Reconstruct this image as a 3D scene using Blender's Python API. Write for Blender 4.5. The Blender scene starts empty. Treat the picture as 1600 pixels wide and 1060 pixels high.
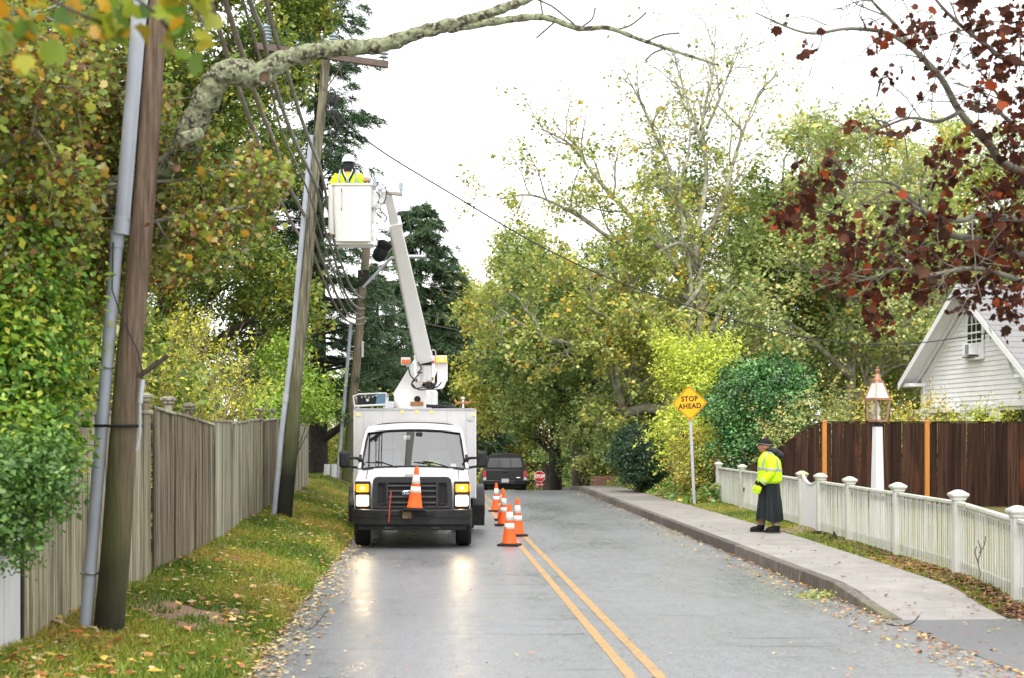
import bpy, math, random
import numpy as np
from mathutils import Vector, Matrix

random.seed(7)
RNG = np.random.default_rng(11)
scene = bpy.context.scene
COL = scene.collection

# ------------------------------------------------------------------ camera
F = 2222.0          # focal length in photo pixels (50 mm on a 36 mm wide sensor, 1600 px)
EYE = 1.9
PX0, PY0 = 685.0, 690.0
cam_data = bpy.data.cameras.new('camera')
cam_data.lens = 50.0
cam_data.sensor_width = 36.0
cam_data.shift_x = (800.0 - PX0) / 1600.0
cam_data.shift_y = (PY0 - 530.0) / 1600.0
cam_data.clip_start = 0.1
cam_data.clip_end = 3000.0
cam_data.dof.use_dof = True
cam_data.dof.focus_distance = 25.0
cam_data.dof.aperture_fstop = 2.8
cam = bpy.data.objects.new('camera', cam_data)
COL.objects.link(cam)
cam.location = (0.0, 0.0, EYE)
cam.rotation_euler = (math.radians(90), 0, 0)
scene.camera = cam

# ------------------------------------------------------------------ sky and sun (overcast)
SUN_EL, SUN_AZ = math.radians(52), math.radians(200)
world = bpy.data.worlds.new('World')
scene.world = world
world.use_nodes = True
wn = world.node_tree
wn.nodes.clear()
w_out = wn.nodes.new('ShaderNodeOutputWorld')
w_sky = wn.nodes.new('ShaderNodeTexSky')
w_sky.sky_type = 'NISHITA'
w_sky.sun_disc = False
w_sky.sun_elevation = SUN_EL
w_sky.sun_rotation = SUN_AZ
w_sky.air_density = 1.0
w_sky.dust_density = 4.0
w_bg1 = wn.nodes.new('ShaderNodeBackground')
w_bg1.inputs['Strength'].default_value = 0.05
wn.links.new(w_sky.outputs[0], w_bg1.inputs['Color'])
w_bg2 = wn.nodes.new('ShaderNodeBackground')          # the even cloud layer
w_bg2.inputs['Color'].default_value = (1.0, 0.985, 0.965, 1)
w_bg2.inputs['Strength'].default_value = 1.45
w_add = wn.nodes.new('ShaderNodeAddShader')
wn.links.new(w_bg1.outputs[0], w_add.inputs[0])
wn.links.new(w_bg2.outputs[0], w_add.inputs[1])
wn.links.new(w_add.outputs[0], w_out.inputs['Surface'])

sun_data = bpy.data.lights.new('sun', 'SUN')
sun_data.energy = 1.5
sun_data.angle = math.radians(25)
sun_data.color = (1.0, 0.97, 0.92)
sun = bpy.data.objects.new('sun', sun_data)
COL.objects.link(sun)
sun.rotation_euler = (math.radians(38), 0, math.radians(-20))

scene.view_settings.view_transform = 'Standard'
scene.view_settings.look = 'None'
scene.view_settings.exposure = 0.45
scene.view_settings.gamma = 1.0
scene.view_settings.use_curve_mapping = False
scene.render.engine = 'CYCLES'
scene.cycles.use_denoising = True
scene.cycles.max_bounces = 6
scene.cycles.diffuse_bounces = 3
scene.cycles.glossy_bounces = 3
scene.cycles.transmission_bounces = 4
scene.cycles.transparent_max_bounces = 8
scene.cycles.sample_clamp_indirect = 10.0
scene.cycles.use_adaptive_sampling = True
scene.cycles.adaptive_threshold = 0.02

# ------------------------------------------------------------------ helpers
def at(px, py, D):
    """a point of the place at distance D that shows at photo pixel (px, py)"""
    return Vector(((px - PX0) * D / F, D, EYE - (py - PY0) * D / F))

def lerp(a, b, t): return a + (b - a) * t

def road_z(D):
    if D < 50: return 0.002 * D
    if D < 60: return 0.002 * D - 0.004 * (D - 50) ** 2
    if D < 115: return -0.28 - 0.078 * (D - 60)
    return -0.28 - 0.078 * 55

def kerb_x(D): return 4.55 + 0.011 * D if D < 55 else 4.55 + 0.011 * 55 + 0.0 * D
def left_x(D): return -1.42 - 0.006 * D
def mid_x(D): return 1.74 - 0.006 * D
def bank_h(D):
    return float(np.interp(D, [0, 9, 13, 21, 25, 39, 45, 60], [.3, .3, .33, .35, .47, .64, .72, .8]))
def sstep(t):
    t = max(0.0, min(1.0, t)); return t * t * (3 - 2 * t)
def walk_h(D):                        # height of the pavement above the road
    return 0.165 * sstep((D - 14.9) / 2.3)
def fence_x(D): return 5.764 + 0.046 * D
def ground_z(X, D):
    z = road_z(D)
    l, k = left_x(D), kerb_x(D)
    if X < l:
        t = (l - X)
        u = min(1.0, t / 1.75)
        return z + bank_h(D) * (0.36 * sstep(t / 0.38) + 0.64 * u) - 0.012 + min(0.6, max(0, t - 2.2) * 0.05)
    if X > k + 0.165:
        if D < 15.2:
            near = z + 0.03 * min(1, (X - k) / 3.0)
            if D < 14.6: return near - 0.02
        side = z + walk_h(D) - 0.012 + 0.05 * sstep((X - k - 1.5) / 0.8) * sstep((D - 13.5) / 3)
        side += 0.06 * sstep((X - fence_x(D) - 0.3) / 5.0)
        return side
    return z - 0.03

class MB:
    def __init__(self): self.v = []; self.f = []; self.m = []
    def add(self, vs, fs, mi=0):
        o = len(self.v)
        self.v.extend([tuple(p) for p in vs])
        for q in fs:
            self.f.append(tuple(i + o for i in q)); self.m.append(mi)
        return self
    def box(self, c, s, R=None, mi=0, top=None):
        """box of size s round c; top=(kx,ky) scales the upper face"""
        hx, hy, hz = s[0] / 2, s[1] / 2, s[2] / 2
        kx, ky = top if top else (1, 1)
        vs = [(-hx, -hy, -hz), (hx, -hy, -hz), (hx, hy, -hz), (-hx, hy, -hz),
              (-hx * kx, -hy * ky, hz), (hx * kx, -hy * ky, hz), (hx * kx, hy * ky, hz), (-hx * kx, hy * ky, hz)]
        c = Vector(c)
        vs = [(R @ Vector(p) if R else Vector(p)) + c for p in vs]
        return self.add(vs, [(3, 2, 1, 0), (4, 5, 6, 7), (0, 1, 5, 4), (1, 2, 6, 5), (2, 3, 7, 6), (3, 0, 4, 7)], mi)
    def beam(self, a, b, w, h, w2=None, h2=None, up=(0, 0, 1), mi=0):
        a, b = Vector(a), Vector(b); d = (b - a).normalized()
        s = d.cross(Vector(up))
        if s.length < 1e-4: s = d.cross(Vector((0, 1, 0)))
        s.normalize(); u = s.cross(d).normalized()
        w2 = w if w2 is None else w2; h2 = h if h2 is None else h2
        vs = []
        for p, ww, hh in ((a, w, h), (b, w2, h2)):
            vs += [p - s * ww / 2 - u * hh / 2, p + s * ww / 2 - u * hh / 2, p + s * ww / 2 + u * hh / 2, p - s * ww / 2 + u * hh / 2]
        return self.add(vs, [(3, 2, 1, 0), (4, 5, 6, 7), (0, 1, 5, 4), (1, 2, 6, 5), (2, 3, 7, 6), (3, 0, 4, 7)], mi)
    def tube(self, pts, rad, n=8, caps=True, mi=0):
        pts = [Vector(p) for p in pts]; k = len(pts)
        if not hasattr(rad, '__len__'): rad = [rad] * k
        vs = []; ref = None
        for i, p in enumerate(pts):
            d = (pts[min(i + 1, k - 1)] - pts[max(i - 1, 0)]).normalized()
            if ref is None:
                ref = d.orthogonal().normalized()
            else:
                ref = (ref - d * ref.dot(d))
                ref = ref.normalized() if ref.length > 1e-5 else d.orthogonal().normalized()
            b = d.cross(ref)
            for j in range(n):
                a = 2 * math.pi * j / n
                vs.append(p + (ref * math.cos(a) + b * math.sin(a)) * rad[i])
        fs = []
        for i in range(k - 1):
            for j in range(n):
                fs.append((i * n + j, i * n + (j + 1) % n, (i + 1) * n + (j + 1) % n, (i + 1) * n + j))
        if caps:
            fs.append(tuple(range(n - 1, -1, -1))); fs.append(tuple((k - 1) * n + j for j in range(n)))
        return self.add(vs, fs, mi)
    def loft(self, rings, caps=True, closed=True, mi=0):
        n = len(rings[0]); vs = [p for r in rings for p in r]; fs = []
        for i in range(len(rings) - 1):
            for j in range(n if closed else n - 1):
                fs.append((i * n + j, i * n + (j + 1) % n, (i + 1) * n + (j + 1) % n, (i + 1) * n + j))
        if caps:
            fs.append(tuple(range(n - 1, -1, -1))); fs.append(tuple((len(rings) - 1) * n + j for j in range(n)))
        return self.add(vs, fs, mi)
    def lathe(self, prof, n=16, c=(0, 0, 0), R=None, mi=0, flat=False):
        c = Vector(c); rings = []
        for r, z in prof:
            ring = []
            for j in range(n):
                a = 2 * math.pi * (j + (0.5 if flat else 0)) / n
                p = Vector((r * math.cos(a), r * math.sin(a), z))
                ring.append((R @ p if R else p) + c)
            rings.append(ring)
        return self.loft(rings, mi=mi)
    def prism(self, poly, vec, mi=0):
        vec = Vector(vec); n = len(poly)
        vs = [Vector(p) for p in poly] + [Vector(p) + vec for p in poly]
        fs = [tuple(range(n - 1, -1, -1)), tuple(range(n, 2 * n))]
        fs += [(i, (i + 1) % n, n + (i + 1) % n, n + i) for i in range(n)]
        return self.add(vs, fs, mi)
    def ell(self, c, r, n=12, m=8, R=None, mi=0):
        prof = [(max(1e-3, math.sin(math.pi * i / m)), -math.cos(math.pi * i / m)) for i in range(m + 1)]
        c = Vector(c); rings = []
        for q, z in prof:
            ring = []
            for j in range(n):
                a = 2 * math.pi * j / n
                p = Vector((q * math.cos(a) * r[0], q * math.sin(a) * r[1], z * r[2]))
                ring.append((R @ p if R else p) + c)
            rings.append(ring)
        return self.loft(rings, mi=mi)
    def mesh(self, name):
        me = bpy.data.meshes.new(name)
        me.from_pydata(self.v, [], self.f)
        if any(self.m): me.polygons.foreach_set('material_index', self.m)
        me.update()
        return me

def fix_normals(me):
    import bmesh
    bm = bmesh.new(); bm.from_mesh(me)
    bmesh.ops.recalc_face_normals(bm, faces=bm.faces[:])
    bm.to_mesh(me); bm.free()

def link(name, data, parent=None, loc=None, rot=None):
    o = bpy.data.objects.new(name, data); COL.objects.link(o)
    if loc is not None: o.location = loc
    if rot is not None: o.rotation_euler = rot
    if parent is not None: o.parent = parent
    return o

def obj(name, mb, mat, parent=None, smooth=None, bevel=0, seg=2, sub=0, remesh=0, loc=None, rot=None, world_in=None, norm=True):
    me = mb if isinstance(mb, bpy.types.Mesh) else mb.mesh(name)
    if norm and not isinstance(mb, bpy.types.Mesh): fix_normals(me)
    if len(me.materials) == 0:
        for m in (mat if isinstance(mat, (list, tuple)) else [mat]): me.materials.append(m)
    o = link(name, me, parent, loc, rot)
    if world_in is not None: o.matrix_parent_inverse = world_in
    if remesh:
        r = o.modifiers.new('remesh', 'REMESH'); r.mode = 'VOXEL'; r.voxel_size = remesh; r.use_smooth_shade = True
        s = o.modifiers.new('smooth', 'SMOOTH'); s.iterations = 4; s.factor = 0.5
    if bevel:
        b = o.modifiers.new('bevel', 'BEVEL'); b.width = bevel; b.segments = seg; b.limit_method = 'ANGLE'; b.angle_limit = math.radians(32)
    if sub:
        s = o.modifiers.new('sub', 'SUBSURF'); s.levels = sub; s.render_levels = sub
    if smooth is not None:
        me.shade_smooth()
        if smooth < 180: me.set_sharp_from_angle(angle=math.radians(smooth))
    return o

def tag(o, label=None, cat=None, group=None, kind=None):
    if label: o['label'] = label
    if cat: o['category'] = cat
    if group: o['group'] = group
    if kind: o['kind'] = kind
    return o

def thing(name, label, cat, loc=(0, 0, 0), rotz=0, group=None):
    o = link(name, None, None, loc, (0, 0, rotz))
    o.empty_display_size = 0.2
    return tag(o, label, cat, group)

def text_mesh(name, body, size, mat, parent, matrix, extrude=0.002, sx=1.0, space=1.0, offset=0.0):
    cu = bpy.data.curves.new(name, 'FONT')
    cu.body = body; cu.size = size; cu.extrude = extrude; cu.align_x = 'CENTER'; cu.align_y = 'CENTER'
    cu.space_character = space; cu.offset = offset
    cu.materials.append(mat)
    tmp = bpy.data.objects.new(name, cu); COL.objects.link(tmp)
    bpy.context.view_layer.update()
    dg = bpy.context.evaluated_depsgraph_get()
    me = bpy.data.meshes.new_from_object(tmp.evaluated_get(dg))
    bpy.data.objects.remove(tmp)
    me.name = name
    if len(me.materials) == 0: me.materials.append(mat)
    o = link(name, me, parent)
    o.matrix_local = matrix @ Matrix.Diagonal((sx, 1, 1, 1))
    return o

# ------------------------------------------------------------------ materials
def srgb(r, g, b):
    def c(u):
        u /= 255.0
        return u / 12.92 if u <= 0.04045 else ((u + 0.055) / 1.055) ** 2.4
    return (c(r), c(g), c(b))

def M(name, col, rough=0.6, metal=0.0, col2=None, scale=4.0, stretch=(1, 1, 1), contrast=(0.35, 0.65), rnd=0.0, bump=0.0,
      bscale=30.0, spec=0.3, coat=0.0, emit=None, estr=0.0, detail=5.0, col3=None, scale3=1.0, c3=(0.5, 0.7), rvar=0.0, stretch3=(1, 1, 1)):
    m = bpy.data.materials.new(name); m.use_nodes = True
    nt = m.node_tree; N, L = nt.nodes, nt.links
    p = N['Principled BSDF']
    p.inputs['Roughness'].default_value = rough
    p.inputs['Metallic'].default_value = metal
    p.inputs['Specular IOR Level'].default_value = spec
    p.inputs['Base Color'].default_value = (*col, 1)
    if coat:
        p.inputs['Coat Weight'].default_value = coat; p.inputs['Coat Roughness'].default_value = 0.08
    if emit:
        p.inputs['Emission Color'].default_value = (*emit, 1); p.inputs['Emission Strength'].default_value = estr
    if not (col2 or bump or rnd or col3): return m
    tc = N.new('ShaderNodeTexCoord'); oi = N.new('ShaderNodeObjectInfo')
    mul = N.new('ShaderNodeMath'); mul.operation = 'MULTIPLY'; mul.inputs[1].default_value = 53.0
    L.new(oi.outputs['Random'], mul.inputs[0])
    add = N.new('ShaderNodeVectorMath'); add.operation = 'ADD'
    L.new(tc.outputs['Object'], add.inputs[0]); L.new(mul.outputs[0], add.inputs[1])
    cur = None
    if col2:
        mp = N.new('ShaderNodeMapping'); mp.inputs['Scale'].default_value = stretch
        L.new(add.outputs[0], mp.inputs['Vector'])
        nz = N.new('ShaderNodeTexNoise'); nz.inputs['Scale'].default_value = scale; nz.inputs['Detail'].default_value = detail
        nz.inputs['Roughness'].default_value = 0.62
        L.new(mp.outputs[0], nz.inputs['Vector'])
        rp = N.new('ShaderNodeValToRGB')
        rp.color_ramp.elements[0].position = contrast[0]; rp.color_ramp.elements[0].color = (*col, 1)
        rp.color_ramp.elements[1].position = contrast[1]; rp.color_ramp.elements[1].color = (*col2, 1)
        L.new(nz.outputs['Fac'], rp.inputs[0]); cur = rp.outputs[0]
        if rvar:
            mr = N.new('ShaderNodeMapRange'); mr.inputs['From Min'].default_value = 0.3; mr.inputs['From Max'].default_value = 0.7
            mr.inputs['To Min'].default_value = max(0.02, rough - rvar); mr.inputs['To Max'].default_value = min(1, rough + rvar)
            L.new(nz.outputs['Fac'], mr.inputs['Value']); L.new(mr.outputs[0], p.inputs['Roughness'])
    if col3:
        mp3 = N.new('ShaderNodeMapping'); mp3.inputs['Scale'].default_value = stretch3
        L.new(add.outputs[0], mp3.inputs['Vector'])
        n3 = N.new('ShaderNodeTexNoise'); n3.inputs['Scale'].default_value = scale3; n3.inputs['Detail'].default_value = 6
        L.new(mp3.outputs[0], n3.inputs['Vector'])
        r3 = N.new('ShaderNodeMapRange'); r3.inputs['From Min'].default_value = c3[0]; r3.inputs['From Max'].default_value = c3[1]
        L.new(n3.outputs['Fac'], r3.inputs['Value'])
        mx = N.new('ShaderNodeMix'); mx.data_type = 'RGBA'
        L.new(r3.outputs[0], mx.inputs[0])
        if cur: L.new(cur, mx.inputs[6])
        else: mx.inputs[6].default_value = (*col, 1)
        mx.inputs[7].default_value = (*col3, 1); cur = mx.outputs[2]
    if rnd:
        hs = N.new('ShaderNodeHueSaturation')
        mr = N.new('ShaderNodeMapRange'); mr.inputs['To Min'].default_value = 1 - rnd; mr.inputs['To Max'].default_value = 1 + rnd
        L.new(oi.outputs['Random'], mr.inputs['Value']); L.new(mr.outputs[0], hs.inputs['Value'])
        if cur: L.new(cur, hs.inputs['Color'])
        else: hs.inputs['Color'].default_value = (*col, 1)
        cur = hs.outputs[0]
    if cur: L.new(cur, p.inputs['Base Color'])
    if bump:
        mp2 = N.new('ShaderNodeMapping'); mp2.inputs['Scale'].default_value = stretch
        L.new(add.outputs[0], mp2.inputs['Vector'])
        n2 = N.new('ShaderNodeTexNoise'); n2.inputs['Scale'].default_value = bscale; n2.inputs['Detail'].default_value = 5
        L.new(mp2.outputs[0], n2.inputs['Vector'])
        bp = N.new('ShaderNodeBump'); bp.inputs['Strength'].default_value = bump; bp.inputs['Distance'].default_value = 0.02
        L.new(n2.outputs['Fac'], bp.inputs['Height']); L.new(bp.outputs[0], p.inputs['Normal'])
    return m

def leaf_mat(name, stops, trans=0.34, gloss=0.035, per_object=False, sat=1.0):
    """foliage: the hue of every leaf comes from its own random number"""
    m = bpy.data.materials.new(name); m.use_nodes = True
    nt = m.node_tree; N, L = nt.nodes, nt.links; N.clear()
    out = N.new('ShaderNodeOutputMaterial')
    if per_object:
        src = N.new('ShaderNodeObjectInfo').outputs['Random']
    else:
        at_ = N.new('ShaderNodeAttribute'); at_.attribute_name = 'rnd'; src = at_.outputs['Fac']
    rp = N.new('ShaderNodeValToRGB'); el = rp.color_ramp.elements
    n = len(stops)
    for i, c in enumerate(stops):
        e = el[i] if i < 2 else el.new(1.0)
        e.position = i / max(1, n - 1); e.color = (*[min(.8, 1.2 * u) for u in c], 1)
    for i, e in enumerate(sorted(el, key=lambda e: e.position)): pass
    L.new(src, rp.inputs[0])
    d = N.new('ShaderNodeBsdfDiffuse'); t = N.new('ShaderNodeBsdfTranslucent'); g = N.new('ShaderNodeBsdfGlossy')
    g.inputs['Roughness'].default_value = 0.45; g.inputs['Color'].default_value = (0.8, 0.8, 0.76, 1)
    L.new(rp.outputs[0], d.inputs[0]); L.new(rp.outputs[0], t.inputs[0])
    m1 = N.new('ShaderNodeMixShader'); m1.inputs[0].default_value = trans
    L.new(d.outputs[0], m1.inputs[1]); L.new(t.outputs[0], m1.inputs[2])
    m2 = N.new('ShaderNodeMixShader'); m2.inputs[0].default_value = gloss
    L.new(m1.outputs[0], m2.inputs[1]); L.new(g.outputs[0], m2.inputs[2])
    L.new(m2.outputs[0], out.inputs['Surface'])
    return m

def glass_mat(name, tint, refl=0.3, rough=0.03):
    m = bpy.data.materials.new(name); m.use_nodes = True
    nt = m.node_tree; N, L = nt.nodes, nt.links; N.clear()
    out = N.new('ShaderNodeOutputMaterial')
    t = N.new('ShaderNodeBsdfTransparent'); t.inputs[0].default_value = (*tint, 1)
    g = N.new('ShaderNodeBsdfGlossy'); g.inputs['Roughness'].default_value = rough
    mx = N.new('ShaderNodeMixShader'); mx.inputs[0].default_value = refl
    L.new(t.outputs[0], mx.inputs[1]); L.new(g.outputs[0], mx.inputs[2]); L.new(mx.outputs[0], out.inputs['Surface'])
    return m
# ------------------------------------------------------------------ shared materials
MAT = {}
MAT['white_paint'] = M('white_paint', (0.54, 0.545, 0.555), 0.34, col2=(0.60, 0.60, 0.60), scale=3, coat=0.15, col3=(0.42, 0.40, 0.37), scale3=5, c3=(0.66, 0.9))
MAT['box_white'] = M('box_white', (0.50, 0.505, 0.515), 0.42, col2=(0.56, 0.56, 0.56), scale=2.5, col3=(0.55, 0.53, 0.49), scale3=3.0, c3=(0.60, 0.85), stretch3=(6, 6, 0.5))
MAT['boom_white'] = M('boom_white', (0.82, 0.82, 0.81), 0.45, col2=(0.86, 0.86, 0.85), scale=4, col3=(0.30, 0.13, 0.05), scale3=7.0, c3=(0.68, 0.78))
MAT['bucket_white'] = M('bucket_white', (0.62, 0.62, 0.60), 0.4, col2=(0.66, 0.655, 0.635), scale=3, col3=(0.50, 0.46, 0.40), scale3=4.0, c3=(0.62, 0.9), stretch3=(5, 5, 0.6))
MAT['rust'] = M('rust', (0.28, 0.10, 0.035), 0.85, col2=(0.42, 0.22, 0.10), scale=20)
MAT['black_plastic'] = M('black_plastic', (0.008, 0.008, 0.009), 0.5, col2=(0.016, 0.016, 0.017), scale=12)
MAT['grey_plastic'] = M('grey_plastic', (0.022, 0.023, 0.026), 0.42, col2=(0.034, 0.034, 0.036), scale=8)
MAT['grille_grey'] = M('grille_grey', (0.06, 0.062, 0.067), 0.4)
MAT['bumper'] = M('bumper', (0.011, 0.0115, 0.013), 0.42, col2=(0.02, 0.02, 0.02), scale=6, col3=(0.06, 0.055, 0.05), scale3=5, c3=(0.62, 0.85), spec=0.28)
MAT['rubber'] = M('rubber', (0.010, 0.010, 0.010), 0.75, col2=(0.022, 0.021, 0.019), scale=10, bump=0.3, bscale=60)
MAT['steel'] = M('steel', (0.38, 0.38, 0.39), 0.4, metal=0.8, col2=(0.3, 0.3, 0.3), scale=14)
MAT['galv'] = M('galv', (0.50, 0.52, 0.55), 0.5, metal=0.35, col2=(0.42, 0.44, 0.47), scale=9)
MAT['chrome'] = M('chrome', (0.75, 0.75, 0.76), 0.12, metal=1.0)
MAT['interior'] = M('interior', (0.10, 0.10, 0.11), 0.8, col2=(0.13, 0.13, 0.14), scale=6)
MAT['windshield'] = glass_mat('windshield', (0.72, 0.80, 0.80), 0.27, 0.03)
MAT['dark_glass'] = M('dark_glass', (0.012, 0.014, 0.016), 0.05, spec=0.8)
MAT['clear_glass'] = glass_mat('clear_glass', (0.93, 0.95, 0.94), 0.14, 0.03)
MAT['headlamp'] = M('headlamp', (0.9, 0.88, 0.8), 0.2, emit=(1.0, 0.76, 0.42), estr=150.0)
MAT['headlamp_lens'] = M('headlamp_lens', (0.9, 0.88, 0.8), 0.15, emit=(1.0, 0.80, 0.52), estr=4.0)
MAT['amber_core'] = M('amber_core', (0.9, 0.5, 0.1), 0.25, emit=(1.0, 0.62, 0.12), estr=5.0)
MAT['amber_lit'] = M('amber_lit', (0.9, 0.4, 0.03), 0.25, emit=(1.0, 0.20, 0.0), estr=0.75)
MAT['strobe_lit'] = M('strobe_lit', (0.9, 0.4, 0.03), 0.25, emit=(1.0, 0.20, 0.0), estr=1.6)
MAT['marker_lit'] = M('marker_lit', (0.9, 0.4, 0.05), 0.3, emit=(1.0, 0.42, 0.06), estr=1.2)
MAT['amber_off'] = M('amber_off', (0.70, 0.13, 0.02), 0.25, coat=0.4)
MAT['red_lens'] = M('red_lens', (0.42, 0.012, 0.015), 0.2, coat=0.5)
MAT['cone_orange'] = M('cone_orange', (0.86, 0.115, 0.012), 0.5, col2=(0.80, 0.10, 0.015), scale=9, emit=(0.9, 0.10, 0.01), estr=0.0)
MAT['cone_white'] = M('cone_white', (0.74, 0.74, 0.72), 0.5, col2=(0.62, 0.62, 0.60), scale=18)
MAT['hivis'] = M('hivis', (0.56, 0.86, 0.012), 0.65, col2=(0.48, 0.76, 0.01), scale=6, bump=0.25, bscale=10)
MAT['reflective'] = M('reflective', (0.30, 0.31, 0.33), 0.45, col2=(0.36, 0.37, 0.38), scale=10)
MAT['black_cloth'] = M('black_cloth', (0.006, 0.0065, 0.008), 0.65, spec=0.15, col2=(0.014, 0.015, 0.017), scale=5, bump=0.5, bscale=7, stretch=(1, 1, 0.4))
MAT['rain_cloth'] = M('rain_cloth', (0.006, 0.009, 0.011), 0.45, spec=0.22, col2=(0.018, 0.023, 0.026), scale=4, bump=1.0, bscale=5, stretch=(2, 2, 0.35))
MAT['knit'] = M('knit', (0.014, 0.015, 0.018), 0.95, spec=0.1, col2=(0.028, 0.028, 0.031), scale=40, bump=0.5, bscale=120)
MAT['khaki'] = M('khaki', (0.22, 0.16, 0.115), 0.9, col2=(0.28, 0.21, 0.15), scale=14, bump=0.5, bscale=12)
MAT['skin'] = M('skin', (0.26, 0.12, 0.075), 0.55, col2=(0.30, 0.145, 0.09), scale=12)
MAT['asphalt_drive'] = M('asphalt_drive', (0.12, 0.123, 0.128), 0.5, col2=(0.22, 0.22, 0.222), scale=60, bump=0.5, bscale=140, contrast=(0.4, 0.7))
MAT['concrete'] = M('concrete', (0.245, 0.225, 0.21), 0.55, col2=(0.32, 0.298, 0.28), scale=2.2, rnd=0.06, bump=0.15, bscale=160, col3=(0.17, 0.15, 0.13), scale3=11, c3=(0.62, 0.75))
MAT['granite'] = M('granite', (0.19, 0.165, 0.14), 0.7, col2=(0.06, 0.05, 0.042), scale=14, stretch=(1, 1.6, 0.3), rnd=0.28, bump=0.6, bscale=30, col3=(0.12, 0.13, 0.055), scale3=1.3, c3=(0.62, 0.80))
MAT['grey_wood'] = M('grey_wood', (0.30, 0.285, 0.215), 0.85, col2=(0.135, 0.115, 0.085), scale=6, stretch=(3.5, 3.5, 0.28), contrast=(0.42, 0.57), rnd=0.2, bump=0.3, bscale=30, col3=(0.37, 0.37, 0.27), scale3=1.2, c3=(0.48, 0.66), stretch3=(2, 2, 0.35))
MAT['pale_wood'] = M('pale_wood', (0.40, 0.375, 0.255), 0.85, col2=(0.17, 0.145, 0.092), scale=6, stretch=(3.5, 3.5, 0.28), contrast=(0.42, 0.57), rnd=0.2, bump=0.3, bscale=30, col3=(0.15, 0.125, 0.09), scale3=1.0, c3=(0.58, 0.74), stretch3=(3, 3, 0.35))
MAT['brown_wood'] = M('brown_wood', (0.235, 0.19, 0.125), 0.85, col2=(0.075, 0.06, 0.045), scale=6, stretch=(3.5, 3.5, 0.28), contrast=(0.42, 0.57), rnd=0.2, bump=0.3, bscale=30, col3=(0.34, 0.335, 0.24), scale3=1.1, c3=(0.54, 0.68), stretch3=(3, 3, 0.3))
MAT['white_wood'] = M('white_wood', (0.58, 0.585, 0.56), 0.6, col2=(0.50, 0.52, 0.46), scale=3, rnd=0.05, col3=(0.36, 0.40, 0.18), scale3=1.6, c3=(0.50, 0.74), stretch3=(2, 2, 0.35))
MAT['house_white'] = M('house_white', (0.78, 0.785, 0.79), 0.5, col2=(0.70, 0.705, 0.71), scale=3)
MAT['clean_white'] = M('clean_white', (0.62, 0.625, 0.63), 0.45, col2=(0.56, 0.565, 0.57), scale=3)
MAT['dark_wood'] = M('dark_wood', (0.060, 0.029, 0.018), 0.7, col2=(0.016, 0.009, 0.007), spec=0.12, scale=6, stretch=(4, 4, 0.3), rnd=0.45, bump=0.3, bscale=24, col3=(0.15, 0.045, 0.012), scale3=1.1, c3=(0.62, 0.80))
MAT['cedar'] = M('cedar', (0.52, 0.22, 0.045), 0.6, col2=(0.40, 0.16, 0.035), scale=8, stretch=(8, 8, 0.6))
MAT['pole_wood'] = M('pole_wood', (0.115, 0.083, 0.060), 0.85, col2=(0.20, 0.155, 0.12), scale=7, stretch=(9, 9, 0.5), bump=0.45, bscale=30, col3=(0.06, 0.085, 0.016), scale3=0.7, c3=(0.42, 0.62))
MAT['pole_dark'] = M('pole_dark', (0.014, 0.012, 0.010), 0.8, col2=(0.035, 0.033, 0.022), scale=9, stretch=(8, 8, 0.6), bump=0.4, bscale=30)
MAT['arm_wood'] = M('arm_wood', (0.10, 0.075, 0.07), 0.85, col2=(0.16, 0.12, 0.10), scale=10, bump=0.3)
MAT['pvc'] = M('pvc', (0.31, 0.335, 0.39), 0.45, col2=(0.38, 0.41, 0.47), scale=2, col3=(0.30, 0.33, 0.22), scale3=2.2, c3=(0.58, 0.75))
MAT['cable'] = M('cable', (0.13, 0.125, 0.12), 0.4, col2=(0.24, 0.235, 0.23), scale=3)
MAT['cable_old'] = M('cable_old', (0.19, 0.155, 0.14), 0.5, col2=(0.29, 0.25, 0.23), scale=3)
MAT['cable_black'] = M('cable_black', (0.03, 0.028, 0.035), 0.5)
MAT['wire_bare'] = M('wire_bare', (0.45, 0.46, 0.47), 0.5)
MAT['porcelain'] = M('porcelain', (0.30, 0.37, 0.42), 0.3, col2=(0.36, 0.43, 0.47), scale=10)
MAT['copper'] = M('copper', (0.40, 0.20, 0.12), 0.45, metal=0.5, col2=(0.30, 0.17, 0.11), scale=9)
MAT['sign_yellow'] = M('sign_yellow', (0.82, 0.42, 0.008), 0.45, col2=(0.80, 0.40, 0.01), scale=4)
MAT['sign_black'] = M('sign_black', (0.012, 0.012, 0.012), 0.5)
MAT['sign_red'] = M('sign_red', (0.36, 0.014, 0.018), 0.45)
MAT['sign_white'] = M('sign_white', (0.72, 0.70, 0.70), 0.5)
MAT['truck_black'] = M('truck_black', (0.008, 0.009, 0.011), 0.30, spec=0.35, coat=0.1)
MAT['bark'] = M('bark', (0.095, 0.080, 0.062), 0.9, col2=(0.045, 0.036, 0.028), scale=9, stretch=(3, 3, 0.8), bump=0.8, bscale=18)
MAT['bark_pale'] = M('bark_pale', (0.36, 0.365, 0.28), 0.9, col2=(0.17, 0.15, 0.12), scale=3.5, contrast=(0.4, 0.62), bump=0.6, bscale=16)
MAT['bark_mid'] = M('bark_mid', (0.20, 0.195, 0.155), 0.9, col2=(0.09, 0.078, 0.062), scale=4, contrast=(0.4, 0.62), bump=0.6, bscale=16)
MAT['bark_dark'] = M('bark_dark', (0.026, 0.022, 0.020), 0.9, col2=(0.05, 0.043, 0.036), scale=8, bump=0.8, bscale=14)
MAT['bark_red'] = M('bark_red', (0.085, 0.042, 0.028), 0.9, col2=(0.15, 0.10, 0.07), scale=4, bump=0.7, bscale=14, col3=(0.30, 0.33, 0.20), scale3=2.5, c3=(0.55, 0.7))
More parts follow.
